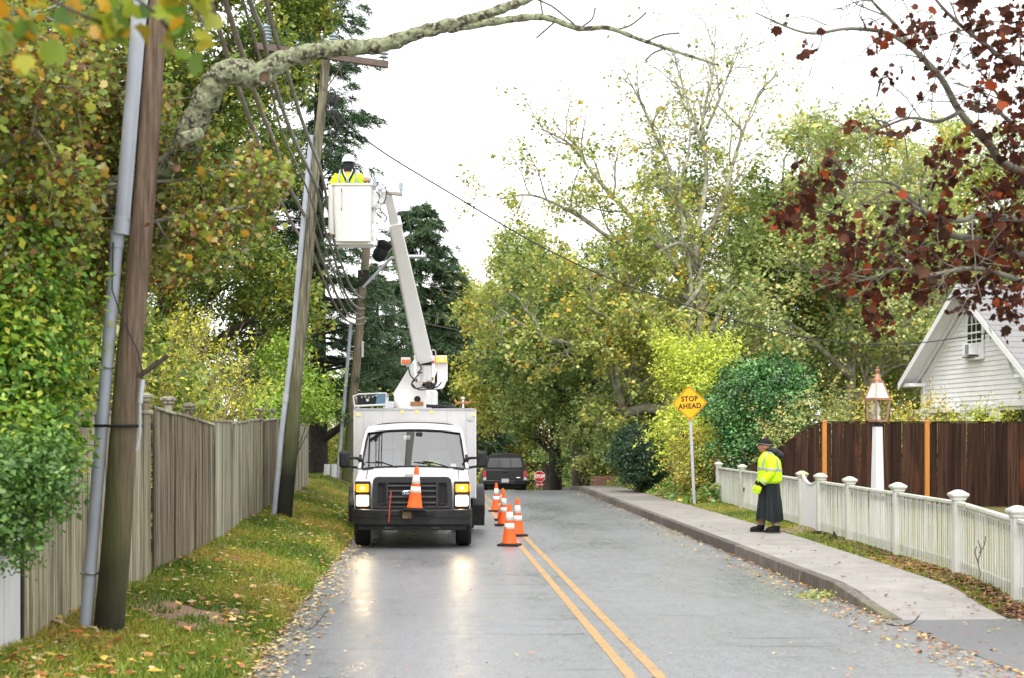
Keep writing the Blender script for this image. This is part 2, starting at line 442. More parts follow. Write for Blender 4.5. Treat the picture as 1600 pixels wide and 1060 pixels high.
MAT['lichen'] = M('lichen', (0.235, 0.262, 0.15), 0.95, col2=(0.05, 0.038, 0.032), scale=11, contrast=(0.43, 0.58), bump=1.0, bscale=26, col3=(0.31, 0.335, 0.23), scale3=30, c3=(0.52, 0.62))
MAT['stem'] = M('stem', (0.27, 0.22, 0.15), 0.9, col2=(0.18, 0.14, 0.09), scale=9)
MAT['shingle'] = M('shingle', (0.26, 0.26, 0.265), 0.8, col2=(0.20, 0.20, 0.20), scale=14, stretch=(1, 1, 1), rnd=0.05)
MAT['brick'] = M('brick', (0.28, 0.14, 0.10), 0.85, col2=(0.35, 0.20, 0.16), scale=10)

# --- leaf palettes
def P(*cols): return [srgb(*c) for c in cols]
LEAF = {}
LEAF['maple'] = leaf_mat('leaf_maple', P((96, 60, 40), (118, 84, 48), (88, 106, 46), (112, 132, 54), (138, 156, 66), (166, 172, 66), (108, 128, 84), (194, 150, 46), (158, 166, 132)))
LEAF['maple_obj'] = leaf_mat('leaf_maple_single', P((118, 72, 48), (106, 120, 54), (150, 158, 68), (92, 116, 54), (186, 164, 60), (120, 138, 66), (190, 130, 46), (140, 156, 84)), per_object=True, trans=0.45)
LEAF['overhang_obj'] = leaf_mat('leaf_overhang', P((88, 120, 30), (124, 142, 36), (66, 100, 36), (160, 158, 36), (80, 112, 36), (136, 150, 44), (196, 140, 28), (84, 112, 42)), per_object=True, trans=0.5)
LEAF['hedge'] = leaf_mat('leaf_hedge', P((46, 84, 30), (68, 112, 36), (94, 138, 44), (124, 160, 54), (152, 176, 62), (180, 182, 62)), gloss=0.05)
LEAF['hedge_dark'] = leaf_mat('leaf_hedge_dark', P((58, 92, 42), (78, 114, 50), (98, 134, 62), (122, 154, 74)), gloss=0.05)
LEAF['forsythia'] = leaf_mat('leaf_forsythia', P((150, 160, 60), (178, 180, 60), (208, 200, 64), (222, 210, 76), (140, 156, 60), (228, 214, 80)))
LEAF['green_tree'] = leaf_mat('leaf_green_tree', P((56, 80, 38), (80, 104, 46), (104, 126, 56), (128, 146, 66), (150, 158, 70), (176, 168, 64)))
LEAF['green_shrub'] = leaf_mat('leaf_green_shrub', P((70, 110, 34), (104, 140, 46), (140, 166, 60), (170, 184, 76)))
LEAF['spruce'] = leaf_mat('leaf_spruce', P((36, 58, 40), (50, 76, 50), (66, 94, 62), (84, 108, 74), (84, 80, 60)), trans=0.12, gloss=0.04)
LEAF['pine'] = leaf_mat('leaf_pine', P((34, 56, 38), (48, 78, 50), (66, 98, 64), (84, 112, 76), (88, 76, 54)), trans=0.12, gloss=0.04)
LEAF['big_maple'] = leaf_mat('leaf_big_maple', P((90, 106, 46), (114, 130, 54), (138, 154, 68), (166, 178, 92), (190, 196, 116), (124, 140, 60), (206, 192, 88), (214, 170, 72)))
LEAF['far_yellow'] = leaf_mat('leaf_far_yellow', P((88, 104, 46), (118, 130, 56), (148, 154, 66), (176, 174, 76), (196, 180, 72)))
LEAF['far_green'] = leaf_mat('leaf_far_green', P((62, 86, 46), (86, 110, 56), (114, 136, 70), (142, 158, 90), (164, 170, 98)))
LEAF['far_orange'] = leaf_mat('leaf_far_orange', P((104, 112, 54), (132, 130, 60), (164, 126, 66), (178, 150, 72), (136, 142, 66)))
LEAF['dull_green'] = leaf_mat('leaf_dull_green', P((92, 112, 60), (124, 142, 76), (156, 170, 102), (184, 192, 132), (208, 188, 98)))
LEAF['lime'] = leaf_mat('leaf_lime', P((136, 162, 50), (168, 188, 64), (194, 206, 84), (210, 212, 90), (154, 166, 62)))
LEAF['holly'] = leaf_mat('leaf_holly', P((22, 56, 26), (34, 78, 34), (52, 104, 44), (78, 132, 60), (116, 160, 84)), trans=0.2, gloss=0.07)
LEAF['yew'] = leaf_mat('leaf_yew', P((24, 44, 28), (34, 58, 36), (46, 74, 46), (60, 90, 56)), trans=0.1, gloss=0.05)
LEAF['mixed_shrub'] = leaf_mat('leaf_mixed_shrub', P((90, 116, 58), (128, 146, 68), (164, 168, 84), (194, 182, 78), (212, 188, 68), (140, 112, 70)))
LEAF['vine'] = leaf_mat('leaf_vine', P((54, 104, 40), (78, 132, 50), (104, 154, 66), (136, 168, 80), (196, 168, 50), (136, 60, 54)), gloss=0.1)
LEAF['red'] = leaf_mat('leaf_red', P((46, 27, 22), (60, 33, 25), (80, 42, 28), (56, 40, 30), (102, 50, 31), (52, 40, 30), (146, 66, 34)), trans=0.30, gloss=0.012)
LEAF['red_obj'] = leaf_mat('leaf_red_single', P((44, 27, 23), (58, 33, 26), (76, 42, 30), (52, 38, 30), (98, 50, 33), (60, 37, 29)), trans=0.3, gloss=0.012, per_object=True)
LEAF['fallen'] = leaf_mat('leaf_fallen', P((110, 60, 36), (140, 70, 36), (190, 140, 60), (206, 176, 60), (160, 150, 110), (120, 110, 60), (190, 100, 40), (204, 190, 140), (84, 56, 42)), trans=0.1, gloss=0.12)
LEAF['fallen_brown'] = leaf_mat('leaf_fallen_brown', P((70, 40, 32), (96, 56, 42), (110, 64, 44), (80, 52, 42), (150, 110, 70), (130, 70, 40)), trans=0.1, gloss=0.12)
LEAF['litter'] = leaf_mat('leaf_litter', P((120, 96, 70), (160, 140, 96), (190, 176, 120), (204, 190, 150), (150, 150, 120), (176, 120, 70), (206, 196, 170)), trans=0.1, gloss=0.1)
LEAF['grass'] = leaf_mat('leaf_grass', P((70, 96, 26), (100, 124, 36), (130, 142, 48), (156, 150, 62), (166, 140, 74)), trans=0.25, gloss=0.04)

# ------------------------------------------------------------------ the wet road
def road_material():
    m = bpy.data.materials.new('wet_asphalt'); m.use_nodes = True
    nt = m.node_tree; N, L = nt.nodes, nt.links
    p = N['Principled BSDF']
    tc = N.new('ShaderNodeTexCoord')
    def noise(scale, st=(1, 1, 1), det=5.0):
        mp = N.new('ShaderNodeMapping'); mp.inputs['Scale'].default_value = st
        L.new(tc.outputs['Object'], mp.inputs['Vector'])
        n = N.new('ShaderNodeTexNoise'); n.inputs['Scale'].default_value = scale; n.inputs['Detail'].default_value = det
        L.new(mp.outputs[0], n.inputs['Vector']); return n.outputs['Fac']
    def rng(s, a, b, c, d):
        r = N.new('ShaderNodeMapRange'); r.inputs['From Min'].default_value = a; r.inputs['From Max'].default_value = b
        r.inputs['To Min'].default_value = c; r.inputs['To Max'].default_value = d; L.new(s, r.inputs['Value']); return r.outputs[0]
    fine = noise(60, det=6); patch = noise(0.55, (1, 0.35, 1), 4); mid = noise(5, (1.4, 0.5, 1), 4)
    crack = noise(2.2, (0.22, 3.2, 1), 6)
    rp = N.new('ShaderNodeValToRGB')
    rp.color_ramp.elements[0].position = 0.3; rp.color_ramp.elements[0].color = (0.075, 0.080, 0.091, 1)
    rp.color_ramp.elements[1].position = 0.75; rp.color_ramp.elements[1].color = (0.29, 0.30, 0.322, 1)
    L.new(fine, rp.inputs[0])
    mx = N.new('ShaderNodeMix'); mx.data_type = 'RGBA'
    ck = rng(crack, 0.62, 0.68, 0.0, 0.55)
    L.new(ck, mx.inputs[0]); L.new(rp.outputs[0], mx.inputs[6]); mx.inputs[7].default_value = (0.035, 0.035, 0.037, 1)
    L.new(mx.outputs[2], p.inputs['Base Color'])
    ad = N.new('ShaderNodeMath'); ad.operation = 'ADD'
    L.new(rng(patch, 0.32, 0.66, 0.25, 0.44), ad.inputs[0]); L.new(rng(mid, 0.3, 0.7, -0.05, 0.06), ad.inputs[1])
    L.new(ad.outputs[0], p.inputs['Roughness'])
    p.inputs['Specular IOR Level'].default_value = 0.9
    b1 = N.new('ShaderNodeBump'); b1.inputs['Strength'].default_value = 0.4; b1.inputs['Distance'].default_value = 0.006
    L.new(fine, b1.inputs['Height'])
    b2 = N.new('ShaderNodeBump'); b2.inputs['Strength'].default_value = 0.09; b2.inputs['Distance'].default_value = 0.02
    L.new(mid, b2.inputs['Height']); L.new(b1.outputs[0], b2.inputs['Normal']); L.new(b2.outputs[0], p.inputs['Normal'])
    return m
MAT['road'] = road_material()
MAT['line'] = M('line_paint', (0.52, 0.29, 0.09), 0.38, col2=(0.42, 0.25, 0.095), scale=9, stretch=(1, 0.4, 1), col3=(0.22, 0.19, 0.15), scale3=6, c3=(0.48, 0.72), bump=0.2, bscale=120, stretch3=(6, 1.6, 1))
def ground_material():
    m = M('turf', (0.085, 0.10, 0.022), 0.9, col2=(0.17, 0.15, 0.05), scale=1.6, bump=0.6, bscale=40, col3=(0.17, 0.10, 0.055), scale3=0.9, c3=(0.52, 0.64))
    return m
MAT['turf'] = ground_material()
def worn_patch(m, cx, cy, rx, ry):
    N, L = m.node_tree.nodes, m.node_tree.links; p = N['Principled BSDF']
    src = p.inputs['Base Color'].links[0].from_socket
    tc = N.new('ShaderNodeTexCoord'); mp = N.new('ShaderNodeMapping')
    mp.inputs['Location'].default_value = (-cx / rx, -cy / ry, 0); mp.inputs['Scale'].default_value = (1 / rx, 1 / ry, 0)
    L.new(tc.outputs['Object'], mp.inputs['Vector'])
    ln_ = N.new('ShaderNodeVectorMath'); ln_.operation = 'LENGTH'; L.new(mp.outputs[0], ln_.inputs[0])
    nz = N.new('ShaderNodeTexNoise'); nz.inputs['Scale'].default_value = 3.0; nz.inputs['Detail'].default_value = 6; L.new(tc.outputs['Object'], nz.inputs['Vector'])
    ad = N.new('ShaderNodeMath'); ad.operation = 'MULTIPLY_ADD'; ad.inputs[1].default_value = 1.6; L.new(nz.outputs['Fac'], ad.inputs[0]); L.new(ln_.outputs['Value'], ad.inputs[2])
    r = N.new('ShaderNodeMapRange'); r.inputs['From Min'].default_value = 1.2; r.inputs['From Max'].default_value = 1.9; r.inputs['To Min'].default_value = 1.0; r.inputs['To Max'].default_value = 0.0
    L.new(ad.outputs[0], r.inputs['Value'])
    mx = N.new('ShaderNodeMix'); mx.data_type = 'RGBA'; L.new(r.outputs[0], mx.inputs[0]); L.new(src, mx.inputs[6]); mx.inputs[7].default_value = (.26, .17, .11, 1)
    L.new(mx.outputs[2], p.inputs['Base Color'])
worn_patch(MAT['turf'], -2.35, 13.6, .8, 1.4)

# ------------------------------------------------------------------ mesh from numpy
def np_mesh(name, V, faces, rnd=None, smooth=False):
    """V (n,3); faces: int array (m,k); rnd: one number per face"""
    me = bpy.data.meshes.new(name)
    m, k = faces.shape
    me.vertices.add(len(V)); me.vertices.foreach_set('co', np.ascontiguousarray(V, dtype=np.float32).ravel())
    me.loops.add(m * k); me.loops.foreach_set('vertex_index', np.ascontiguousarray(faces, dtype=np.int32).ravel())
    me.polygons.add(m)
    me.polygons.foreach_set('loop_start', np.arange(0, m * k, k, dtype=np.int32))
    try: me.polygons.foreach_set('loop_total', np.full(m, k, dtype=np.int32))
    except Exception: pass
    if smooth: me.polygons.foreach_set('use_smooth', np.ones(m, dtype=bool))
    if rnd is not None:
        a = me.attributes.new('rnd', 'FLOAT', 'FACE'); a.data.foreach_set('value', np.ascontiguousarray(rnd, dtype=np.float32))
    me.update(calc_edges=True); me.validate()
    return me

def unit(a): return a / np.maximum(1e-9, np.linalg.norm(a, axis=-1, keepdims=True))

MAPLE2D = np.array([(0, -.02), (.16, .02), (.36, .02), (.34, .16), (.55, .32), (.44, .42), (.44, .64), (.24, .62), (.0, .92),
                    (-.24, .62), (-.44, .64), (-.44, .42), (-.55, .32), (-.34, .16), (-.36, .02), (-.16, .02)])

def leaf_frames(n, up=0.5, droop=0.0, out=None):
    nr = RNG.normal(size=(n, 3)); nr = unit(nr)
    if out is not None: nr = unit(nr + out * 0.8)
    nr[:, 2] = np.abs(nr[:, 2]) if up > 0 else nr[:, 2]
    nr = unit(nr + np.array([0, 0, up]))
    a = RNG.normal(size=(n, 3)) + np.array([0, 0, -droop])
    a = unit(a - nr * np.sum(a * nr, axis=1, keepdims=True))
    b = np.cross(nr, a)
    return a, b, nr

def leaves(P_, size, jitter=0.3, aspect=0.55, shape='rhomb', up=0.4, droop=0.3, clump=None, out=None):
    """leaf-sized faces at points P_; returns V, F, rnd"""
    n = len(P_)
    a, b, nr = leaf_frames(n, up, droop, out)
    s = (size * np.clip(np.exp(RNG.normal(-.05, jitter * .85, n)), .35, 1.9))[:, None]
    r = RNG.uniform(0, 1, n) if clump is None else np.clip(clump + RNG.normal(0, 0.17, n), 0, 1)
    if shape == 'rhomb':
        fold = RNG.uniform(-.12, .18, n)[:, None]
        V = np.stack([P_, P_ + a * s * .45 + b * s * aspect * .5 + nr * s * fold, P_ + a * s, P_ + a * s * .45 - b * s * aspect * .5 + nr * s * fold], 1)
        return V.reshape(-1, 3), np.arange(4 * n).reshape(n, 4), r
    k = len(MAPLE2D)
    curl = RNG.uniform(-.5, .7, n)[:, None, None]; fold = RNG.uniform(-.1, .7, n)[:, None, None]
    pts = np.concatenate([[[0, .3]], MAPLE2D])
    x = pts[None, :, 0, None]; y = pts[None, :, 1, None]
    V = P_[:, None] + s[:, None] * (b[:, None] * x + a[:, None] * y + nr[:, None] * (fold * np.abs(x) + curl * (y - .2) ** 2 * np.sign(curl)))
    idx = np.array([(0, 1 + i, 1 + (i + 1) % k) for i in range(k)])
    Fc = (np.arange(n)[:, None, None] * (k + 1) + idx[None]).reshape(-1, 3)
    return V.reshape(-1, 3), Fc, np.repeat(r, k)

def needles(P_, D_, size, width, jitter=0.3):
    n = len(P_); a = unit(D_ + RNG.normal(0, .45, (n, 3))); b = unit(np.cross(a, RNG.normal(size=(n, 3))))
    s = (size * (1 + jitter * RNG.uniform(-1, 1, n)))[:, None]
    V = np.stack([P_ - b * width * .5, P_ + b * width * .5, P_ + a * s + b * width * .2, P_ + a * s - b * width * .2], 1)
    return V.reshape(-1, 3), np.arange(4 * n).reshape(n, 4), RNG.uniform(0, 1, n)

class Wood:
    def __init__(self): self.V = []; self.F = []; self.n = 0
    def tube(self, pts, rad, n):
        pts = np.asarray(pts, float); k = len(pts)
        d = unit(np.gradient(pts, axis=0))
        ref = np.array([0.31, 0.17, 0.93]) if abs(d[0][2]) < .85 else np.array([0.93, 0.31, 0.17])
        u = unit(np.cross(d, ref)); w = np.cross(d, u)
        ang = np.arange(n) * 2 * math.pi / n
        ring = u[:, None] * np.cos(ang)[None, :, None] + w[:, None] * np.sin(ang)[None, :, None]
        V = pts[:, None] + ring * np.asarray(rad)[:, None, None]
        i = np.arange(k - 1)[:, None]; j = np.arange(n)[None]
        Fc = np.stack([i * n + j, i * n + (j + 1) % n, (i + 1) * n + (j + 1) % n, (i + 1) * n + j], -1).reshape(-1, 4)
        self.V.append(V.reshape(-1, 3)); self.F.append(Fc + self.n); self.n += k * n
    def mesh(self, name):
        return np_mesh(name, np.concatenate(self.V), np.concatenate(self.F), smooth=True)

def crooked(p, d, L, nseg, wander, trop):
    pts = [np.array(p, float)]; d = np.array(d, float); d /= np.linalg.norm(d)
    for i in range(nseg):
        d = d + RNG.normal(0, wander, 3) + np.array(trop); d /= np.linalg.norm(d)
        pts.append(pts[-1] + d * L / nseg)
    return np.array(pts), d

def side_dir(d, ang):
    d = np.asarray(d); r = RNG.normal(size=3); s = np.cross(d, r); s /= max(1e-6, np.linalg.norm(s))
    return d * math.cos(ang) + s * math.sin(ang)

SIDES = [9, 6, 4, 3, 3]
def spread(W, tips, pts, rad, lvl, cfg):
    """grow branches from a finished polyline, down to the twigs that carry leaves"""
    last = cfg['levels']
    if lvl >= last:
        tips.append(pts); return
    n = cfg['kids'][lvl]; L = cfg['len'][lvl]; t0 = cfg.get('t0', [.25] * 5)[lvl]
    k = len(pts) - 1
    for i in range(n):
        t = t0 + (1 - t0) * (i + RNG.uniform(0, 1)) / n
        x = t * k; a = min(int(x), k - 1)
        p = pts[a] + (pts[a + 1] - pts[a]) * (x - a)
        d = unit(pts[a + 1] - pts[a])
        nd = side_dir(d, math.radians(RNG.uniform(*cfg['ang'])))
        ln = L * RNG.uniform(.6, 1.25) * (1.1 - .5 * t)
        r = min(rad[a] * .75, cfg['r'][lvl] * RNG.uniform(.7, 1.2))
        q, _ = crooked(p, nd, ln, cfg['seg'][lvl], cfg['wander'], cfg['trop'])
        rr = np.linspace(r, max(.0025, r * .35), len(q))
        W.tube(q, rr, SIDES[min(4, lvl + 1)])
        spread(W, tips, q, rr, lvl + 1, cfg)

def tip_points(tips, per, sigma, t0=.15):
    out = []; cl = []
    for q in tips:
        n = RNG.poisson(per)
        if n == 0: continue
        t = RNG.uniform(t0, 1, n) * (len(q) - 1); i = np.minimum(t.astype(int), len(q) - 2)
        p = q[i] + (q[i + 1] - q[i]) * (t - i)[:, None]
        out.append(p + RNG.normal(0, sigma, (n, 3))); cl.append(np.full(n, RNG.uniform(.15, .85)))
    return np.concatenate(out), np.concatenate(cl)

def blob_points(c, r, nclus, per, sigma, shell=0.55, flat=0.0):
    """clumps of leaf points through an uneven ellipsoid"""
    c = np.array(c); r = np.array(r)
    d = unit(RNG.normal(size=(nclus, 3)))
    rad = shell + (1 - shell) * RNG.uniform(0, 1, nclus) ** .6
    lump = 1 + .20 * np.sin(d[:, 0] * 5 + c[0]) * np.cos(d[:, 2] * 6 + c[1]) + RNG.normal(0, .09, nclus)
    ctr = c + d * r * (rad * lump)[:, None]
    n = RNG.poisson(per, nclus)
    idx = np.repeat(np.arange(nclus), n)
    p = ctr[idx] + RNG.normal(0, sigma, (len(idx), 3))
    cl = RNG.uniform(.1, .9, nclus)[idx]
    return p, cl, ctr, d[idx]

def leaf_obj(name, VFR, mat, parent=None, kind=None):
    V, Fc, r = VFR
    me = np_mesh(name, V, Fc, r); me.materials.append(mat)
    o = link(name, me, parent)
    if kind: o['kind'] = kind
    return o

# ------------------------------------------------------------------ the setting: ground, road, pavement
def sheet(name, xs, ys, zf, mat, kind='structure'):
    V = np.array([(x, y, zf(x, y)) for y in ys for x in xs]); nx = len(xs)
    i, j = np.meshgrid(np.arange(len(ys) - 1), np.arange(nx - 1), indexing='ij')
    Fc = np.stack([i * nx + j, i * nx + j + 1, (i + 1) * nx + j + 1, (i + 1) * nx + j], -1).reshape(-1, 4)
    me = np_mesh(name, V, Fc, smooth=True); me.materials.append(mat)
    o = link(name, me); o['kind'] = kind
    return o

gx = sorted(set(list(np.round(np.concatenate([np.arange(-6.5, -1.2, .12), np.arange(4.3, 9.0, .14), np.arange(-1.2, 4.4, .9),
     np.arange(9, 30, 1.0), np.arange(-30, -6.5, 1.0), np.array([-900, -500, -250, -120, -60, -40, 40, 60, 120, 250, 500, 900])]), 3))))
gy = list(np.concatenate([np.arange(-12, 8, 2.0), np.arange(8, 30, .4), np.arange(30, 62, 1.0), np.arange(62, 130, 4.0), np.array([140, 170, 220, 300, 450, 700, 1200.])]))
def gz(x, y):
    z = ground_z(x, min(y, 140)) if y > 0 else ground_z(x, 0)
    if x < left_x(y) and y < 60:
        z += .025 * math.sin(x * 7 + y * 1.3) * math.sin(y * 2.9) * min(1, (left_x(y) - x) * 2)
    return z
sheet('ground', gx, gy, gz, MAT['turf'])

ry = list(np.concatenate([np.arange(-12, 48, 2.0), np.arange(48, 62, .5), np.arange(62, 121, 3.0)]))
def strip(name, xa, xb, ys, dz, mat, n=6, zf=None, parent=None, wob=0):
    V = []; Fc = []
    for y in ys:
        a, b = xa(y), xb(y)
        for j in range(n + 1):
            x = lerp(a, b, j / n)
            V.append((x, y, (zf(x, y) if zf else road_z(y)) + dz))
    for i in range(len(ys) - 1):
        for j in range(n):
            o = i * (n + 1) + j; Fc.append((o, o + 1, o + n + 2, o + n + 1))
    me = np_mesh(name, np.array(V), np.array(Fc), smooth=True); me.materials.append(mat)
    return link(name, me, parent)
def ragged(y): return left_x(y) + .06 * math.sin(y * 2.3) + .05 * math.sin(y * 5.1 + 1) - .05
ryf = sorted(set(ry + list(np.arange(8, 48, .25))))
road = strip('road', ragged, lambda y: kerb_x(y) + .02, ryf, 0, MAT['road'], 10); road['kind'] = 'structure'
ln = strip('yellow_line', lambda y: mid_x(y) - .185, lambda y: mid_x(y) - .09, ry, .004, MAT['line'], 1, parent=road)
ln = strip('yellow_line', lambda y: mid_x(y) + .05, lambda y: mid_x(y) + .145, ry, .004, MAT['line'], 1, parent=road)

# driveway apron crossing the pavement in front
def drive_z(x, y): return road_z(y) + .03 * sstep((x - kerb_x(y)) / 3.0)
dr = strip('driveway', lambda y: kerb_x(y) + .02, lambda y: 14.0, [0, 3, 6, 8, 9.5, 11, 12, 13, 14, 14.86], .004, MAT['asphalt_drive'], 12, zf=drive_z)
dr['kind'] = 'structure'

# pavement: one slab after another, kerb: one stone after another
walk = tag(link('sidewalk', None), kind='structure')
kerb = tag(link('kerb', None), kind='structure')
def walk_right(D): return float(np.interp(D, [13, 15, 18, 26, 38, 60], [5.95, 6.0, 6.12, 6.42, 6.55, 6.7]))
D = 14.9
while D < 58:
    L_ = 1.5 if D > 16.5 else 0.8
    d2 = D + L_ - .012
    cs = []
    for dd in (D, d2):
        z = road_z(dd) + walk_h(dd)
        xa, xb = kerb_x(dd) + .165, walk_right(dd)
        cs.append((xa, xb, dd, z))
    (a0, b0, y0, z0), (a1, b1, y1, z1) = cs
    mb = MB(); t = .09
    dz = random.uniform(-.004, .004)
    mb.add([(a0, y0, z0 + dz), (b0, y0, z0 + dz), (b1, y1, z1 + dz), (a1, y1, z1 + dz), (a0, y0, z0 - t), (b0, y0, z0 - t), (b1, y1, z1 - t), (a1, y1, z1 - t)],
           [(0, 1, 2, 3), (7, 6, 5, 4), (0, 4, 5, 1), (1, 5, 6, 2), (2, 6, 7, 3), (3, 7, 4, 0)])
    obj('slab', mb, MAT['concrete'], walk, bevel=.008, seg=1)
    D += L_
D = 14.95
while D < 58:
    L_ = 1.1 if D < 17 else random.choice([1.6, 1.9, 2.2])
    d2 = D + L_ - .012
    mb = MB(); vs = []
    jx = random.uniform(-.012, .012)
    for dd in (D, d2):
        zt = road_z(dd) + max(.012, walk_h(dd)) + .006; zb = road_z(dd) - .06; x = kerb_x(dd) + jx
        vs += [(x, dd, zb), (x + .012, dd, zt), (x + .155, dd, zt), (x + .155, dd, zb)]
    mb.add(vs, [(0, 1, 2, 3), (7, 6, 5, 4), (0, 4, 5, 1), (1, 5, 6, 2), (2, 6, 7, 3), (3, 7, 4, 0)])
    obj('kerb_stone', mb, MAT['granite'], kerb, bevel=.015, seg=2)
    D += L_

# grass, fallen leaves: nobody could count them
def scatter(n, xf, d0, d1, power=1.6):
    u = RNG.uniform(0, 1, n)
    Dn = (d0 ** (1 - power) + u * (d1 ** (1 - power) - d0 ** (1 - power))) ** (1 / (1 - power))
    t = RNG.uniform(0, 1, n)
    X = np.array([xf(d, tt) for d, tt in zip(Dn, t)])
    Z = np.array([gz(x, d) for x, d in zip(X, Dn)])
    return np.stack([X, Dn, Z], 1)
def grass(name, pts, label, h=.07, w=.010):
    n = len(pts); a = RNG.uniform(0, 2 * math.pi, n)
    side = np.stack([np.cos(a), np.sin(a), np.zeros(n)], 1) * w
    hh = h * RNG.uniform(.4, 1.3, n)[:, None]
    tip = pts + np.concatenate([RNG.normal(0, .4, (n, 2)) * hh, hh * RNG.uniform(.5, 1, (n, 1))], 1)
    V = np.stack([pts - side, pts + side, tip], 1).reshape(-1, 3)
    from_noise = np.clip(.42 + .25 * np.sin(pts[:, 0] * 2.1 + pts[:, 1] * .7) + .2 * np.sin(pts[:, 1] * 1.7) + RNG.normal(0, .2, n), 0, 1)
    me = np_mesh(name, V, np.arange(3 * n).reshape(n, 3), from_noise); me.materials.append(LEAF['grass'])
    return tag(link(name, me), label, 'grass', kind='stuff')
pv = scatter(110000, lambda d, t: lerp(-3.5, left_x(d) - .05, t), 9.5, 44)
keep = ~(((pv[:, 0] + 2.35) / .6) ** 2 + ((pv[:, 1] - 13.6) / 1.1) ** 2 + .5 * np.sin(pv[:, 0] * 9) * np.sin(pv[:, 1] * 7) < RNG.uniform(.2, .9, len(pv))) & (RNG.uniform(0, 1, len(pv)) < .35 + .65 * (np.sin(pv[:, 0] * 3.1 + 1.3 * np.sin(pv[:, 1])) * np.sin(pv[:, 1] * 1.9) > -.35))
grass('verge_grass', pv[keep], 'short autumn grass on the sloping verge beside the board fence')
pr = scatter(26000, lambda d, t: lerp(walk_right(d) + .02, fence_x(d) + .4, t), 15.5, 50)
pr = pr[(RNG.uniform(0, 1, len(pr)) < np.clip((pr[:, 1] - 13) / 7, .25, 1))]
grass('strip_grass', pr, 'thin grass strip between pavement and white picket fence', h=.06)
pl = scatter(16000, lambda d, t: lerp(-9, -3.4, t), 38, 60); grass('lawn_grass', pl, 'green lawn beyond the end of the board fence', h=.09, w=.02)

def fallen(name, pts, size, label, mat, shape='maple'):
    pts = pts + np.array([0, 0, .012])
    n = len(pts)
    a, b, nr = leaf_frames(n, up=3.0)
    return tag(leaf_obj(name, leaves(pts, size, .45, .7, 'rhomb', up=2.6, droop=0), mat), label, 'leaves', kind='stuff')
pf = scatter(2600, lambda d, t: lerp(-3.4, left_x(d) + .02, t), 9.5, 40)
pf = pf[RNG.uniform(0, 1, len(pf)) < .35 + .65 * (np.sin(pf[:, 0] * 2.2 + pf[:, 1] * .8) > -.1)]
pf[:, 2] += .035
fallen('fallen_leaves', pf, .068, 'yellow and red fallen leaves scattered over the grass verge', LEAF['fallen'])
pg = scatter(2500, lambda d, t: left_x(d) + .26 * (1 - t ** .4) * 2.2 - .12, 9.5, 34)
for r_ in pg: r_[2] = max(r_[2], road_z(r_[1]) + .004)
fallen('fallen_leaves', pg, .05, 'wet leaf litter lying along the left edge of the road', LEAF['litter'])
ph = scatter(1500, lambda d, t: kerb_x(d) - .55 * t ** 2.0, 11, 52)
for r_ in ph: r_[2] = road_z(r_[1]) + .004
fallen('fallen_leaves', ph, .045, 'leaf debris lying in the gutter along the granite kerb', LEAF['fallen'])
pb = scatter(3400, lambda d, t: lerp(walk_right(d) - .02, fence_x(d) - .03, t ** .55), 14.2, 27)
pb = pb[RNG.uniform(0, 1, len(pb)) < np.interp(pb[:, 1], [14, 19, 22, 27], [1, .9, .35, .2])]
pb[:, 2] += .02
fallen('fallen_leaves', pb, .055, 'brown fallen leaves heaped along the foot of the white picket fence', LEAF['fallen_brown'])
pd = scatter(420, lambda d, t: lerp(left_x(d), kerb_x(d), t), 9.5, 40); pd[:, 2] = [road_z(d) + .006 for d in pd[:, 1]]
fallen('fallen_leaves', pd, .03, 'few small leaf scraps strewn over the wet roadway', LEAF['fallen'])
pe = scatter(260, lambda d, t: lerp(kerb_x(d) + .2, 7.5, t), 10, 14.8); pe[:, 2] = [drive_z(x, d) + .008 for x, d in pe[:, :2]]
fallen('fallen_leaves', pe, .045, 'leaf and twig scraps on the dark driveway apron', LEAF['fallen'])
pw = scatter(160, lambda d, t: lerp(kerb_x(d) + .2, walk_right(d), t), 15, 40); pw[:, 2] = [road_z(d) + walk_h(d) + .012 for d in pw[:, 1]]
fallen('fallen_leaves', pw, .04, 'scattered leaf scraps on the concrete pavement', LEAF['fallen_brown'])

# ------------------------------------------------------------------ tall weathered board fence (left)
def lf_x(D): return -3.29 - 0.0095 * (D - 13)
def lf_base(D): return float(np.interp(D, [9, 13, 21, 25, 39], [.30, .34, .36, .50, .70])) + .002 * 0
fence = thing('board_fence', 'tall weathered grey board fence behind the grass verge', 'fence', (0, 0, 0))
panels = [(11.2, 13.3, 1.45, 2.17), (13.36, 16.4, 2.15, 2.22), (16.5, 17.95, 2.28, 2.23), (18.0, 19.55, 2.24, 2.19), (19.6, 21.25, 2.19, 2.13),
          (21.3, 23.25, 2.19, 2.21), (23.35, 25.45, 2.18, 2.24), (25.5, 27.75, 2.26, 2.31), (27.8, 30.15, 2.28, 2.36), (30.2, 32.75, 2.36, 2.42),
          (32.8, 35.55, 2.44, 2.46), (35.6, 38.6, 2.47, 2.50)]
bw = .145
board_me = MB().box((0, 0, .5), (.022, bw - .007, 1.0)).mesh('board'); fix_normals(board_me); board_me.materials.append(MAT['grey_wood'])
board_mes = [board_me]
for nm_ in ('pale_wood', 'brown_wood'):
    b2_ = board_me.copy(); b2_.materials.clear(); b2_.materials.append(MAT[nm_]); board_mes.append(b2_)
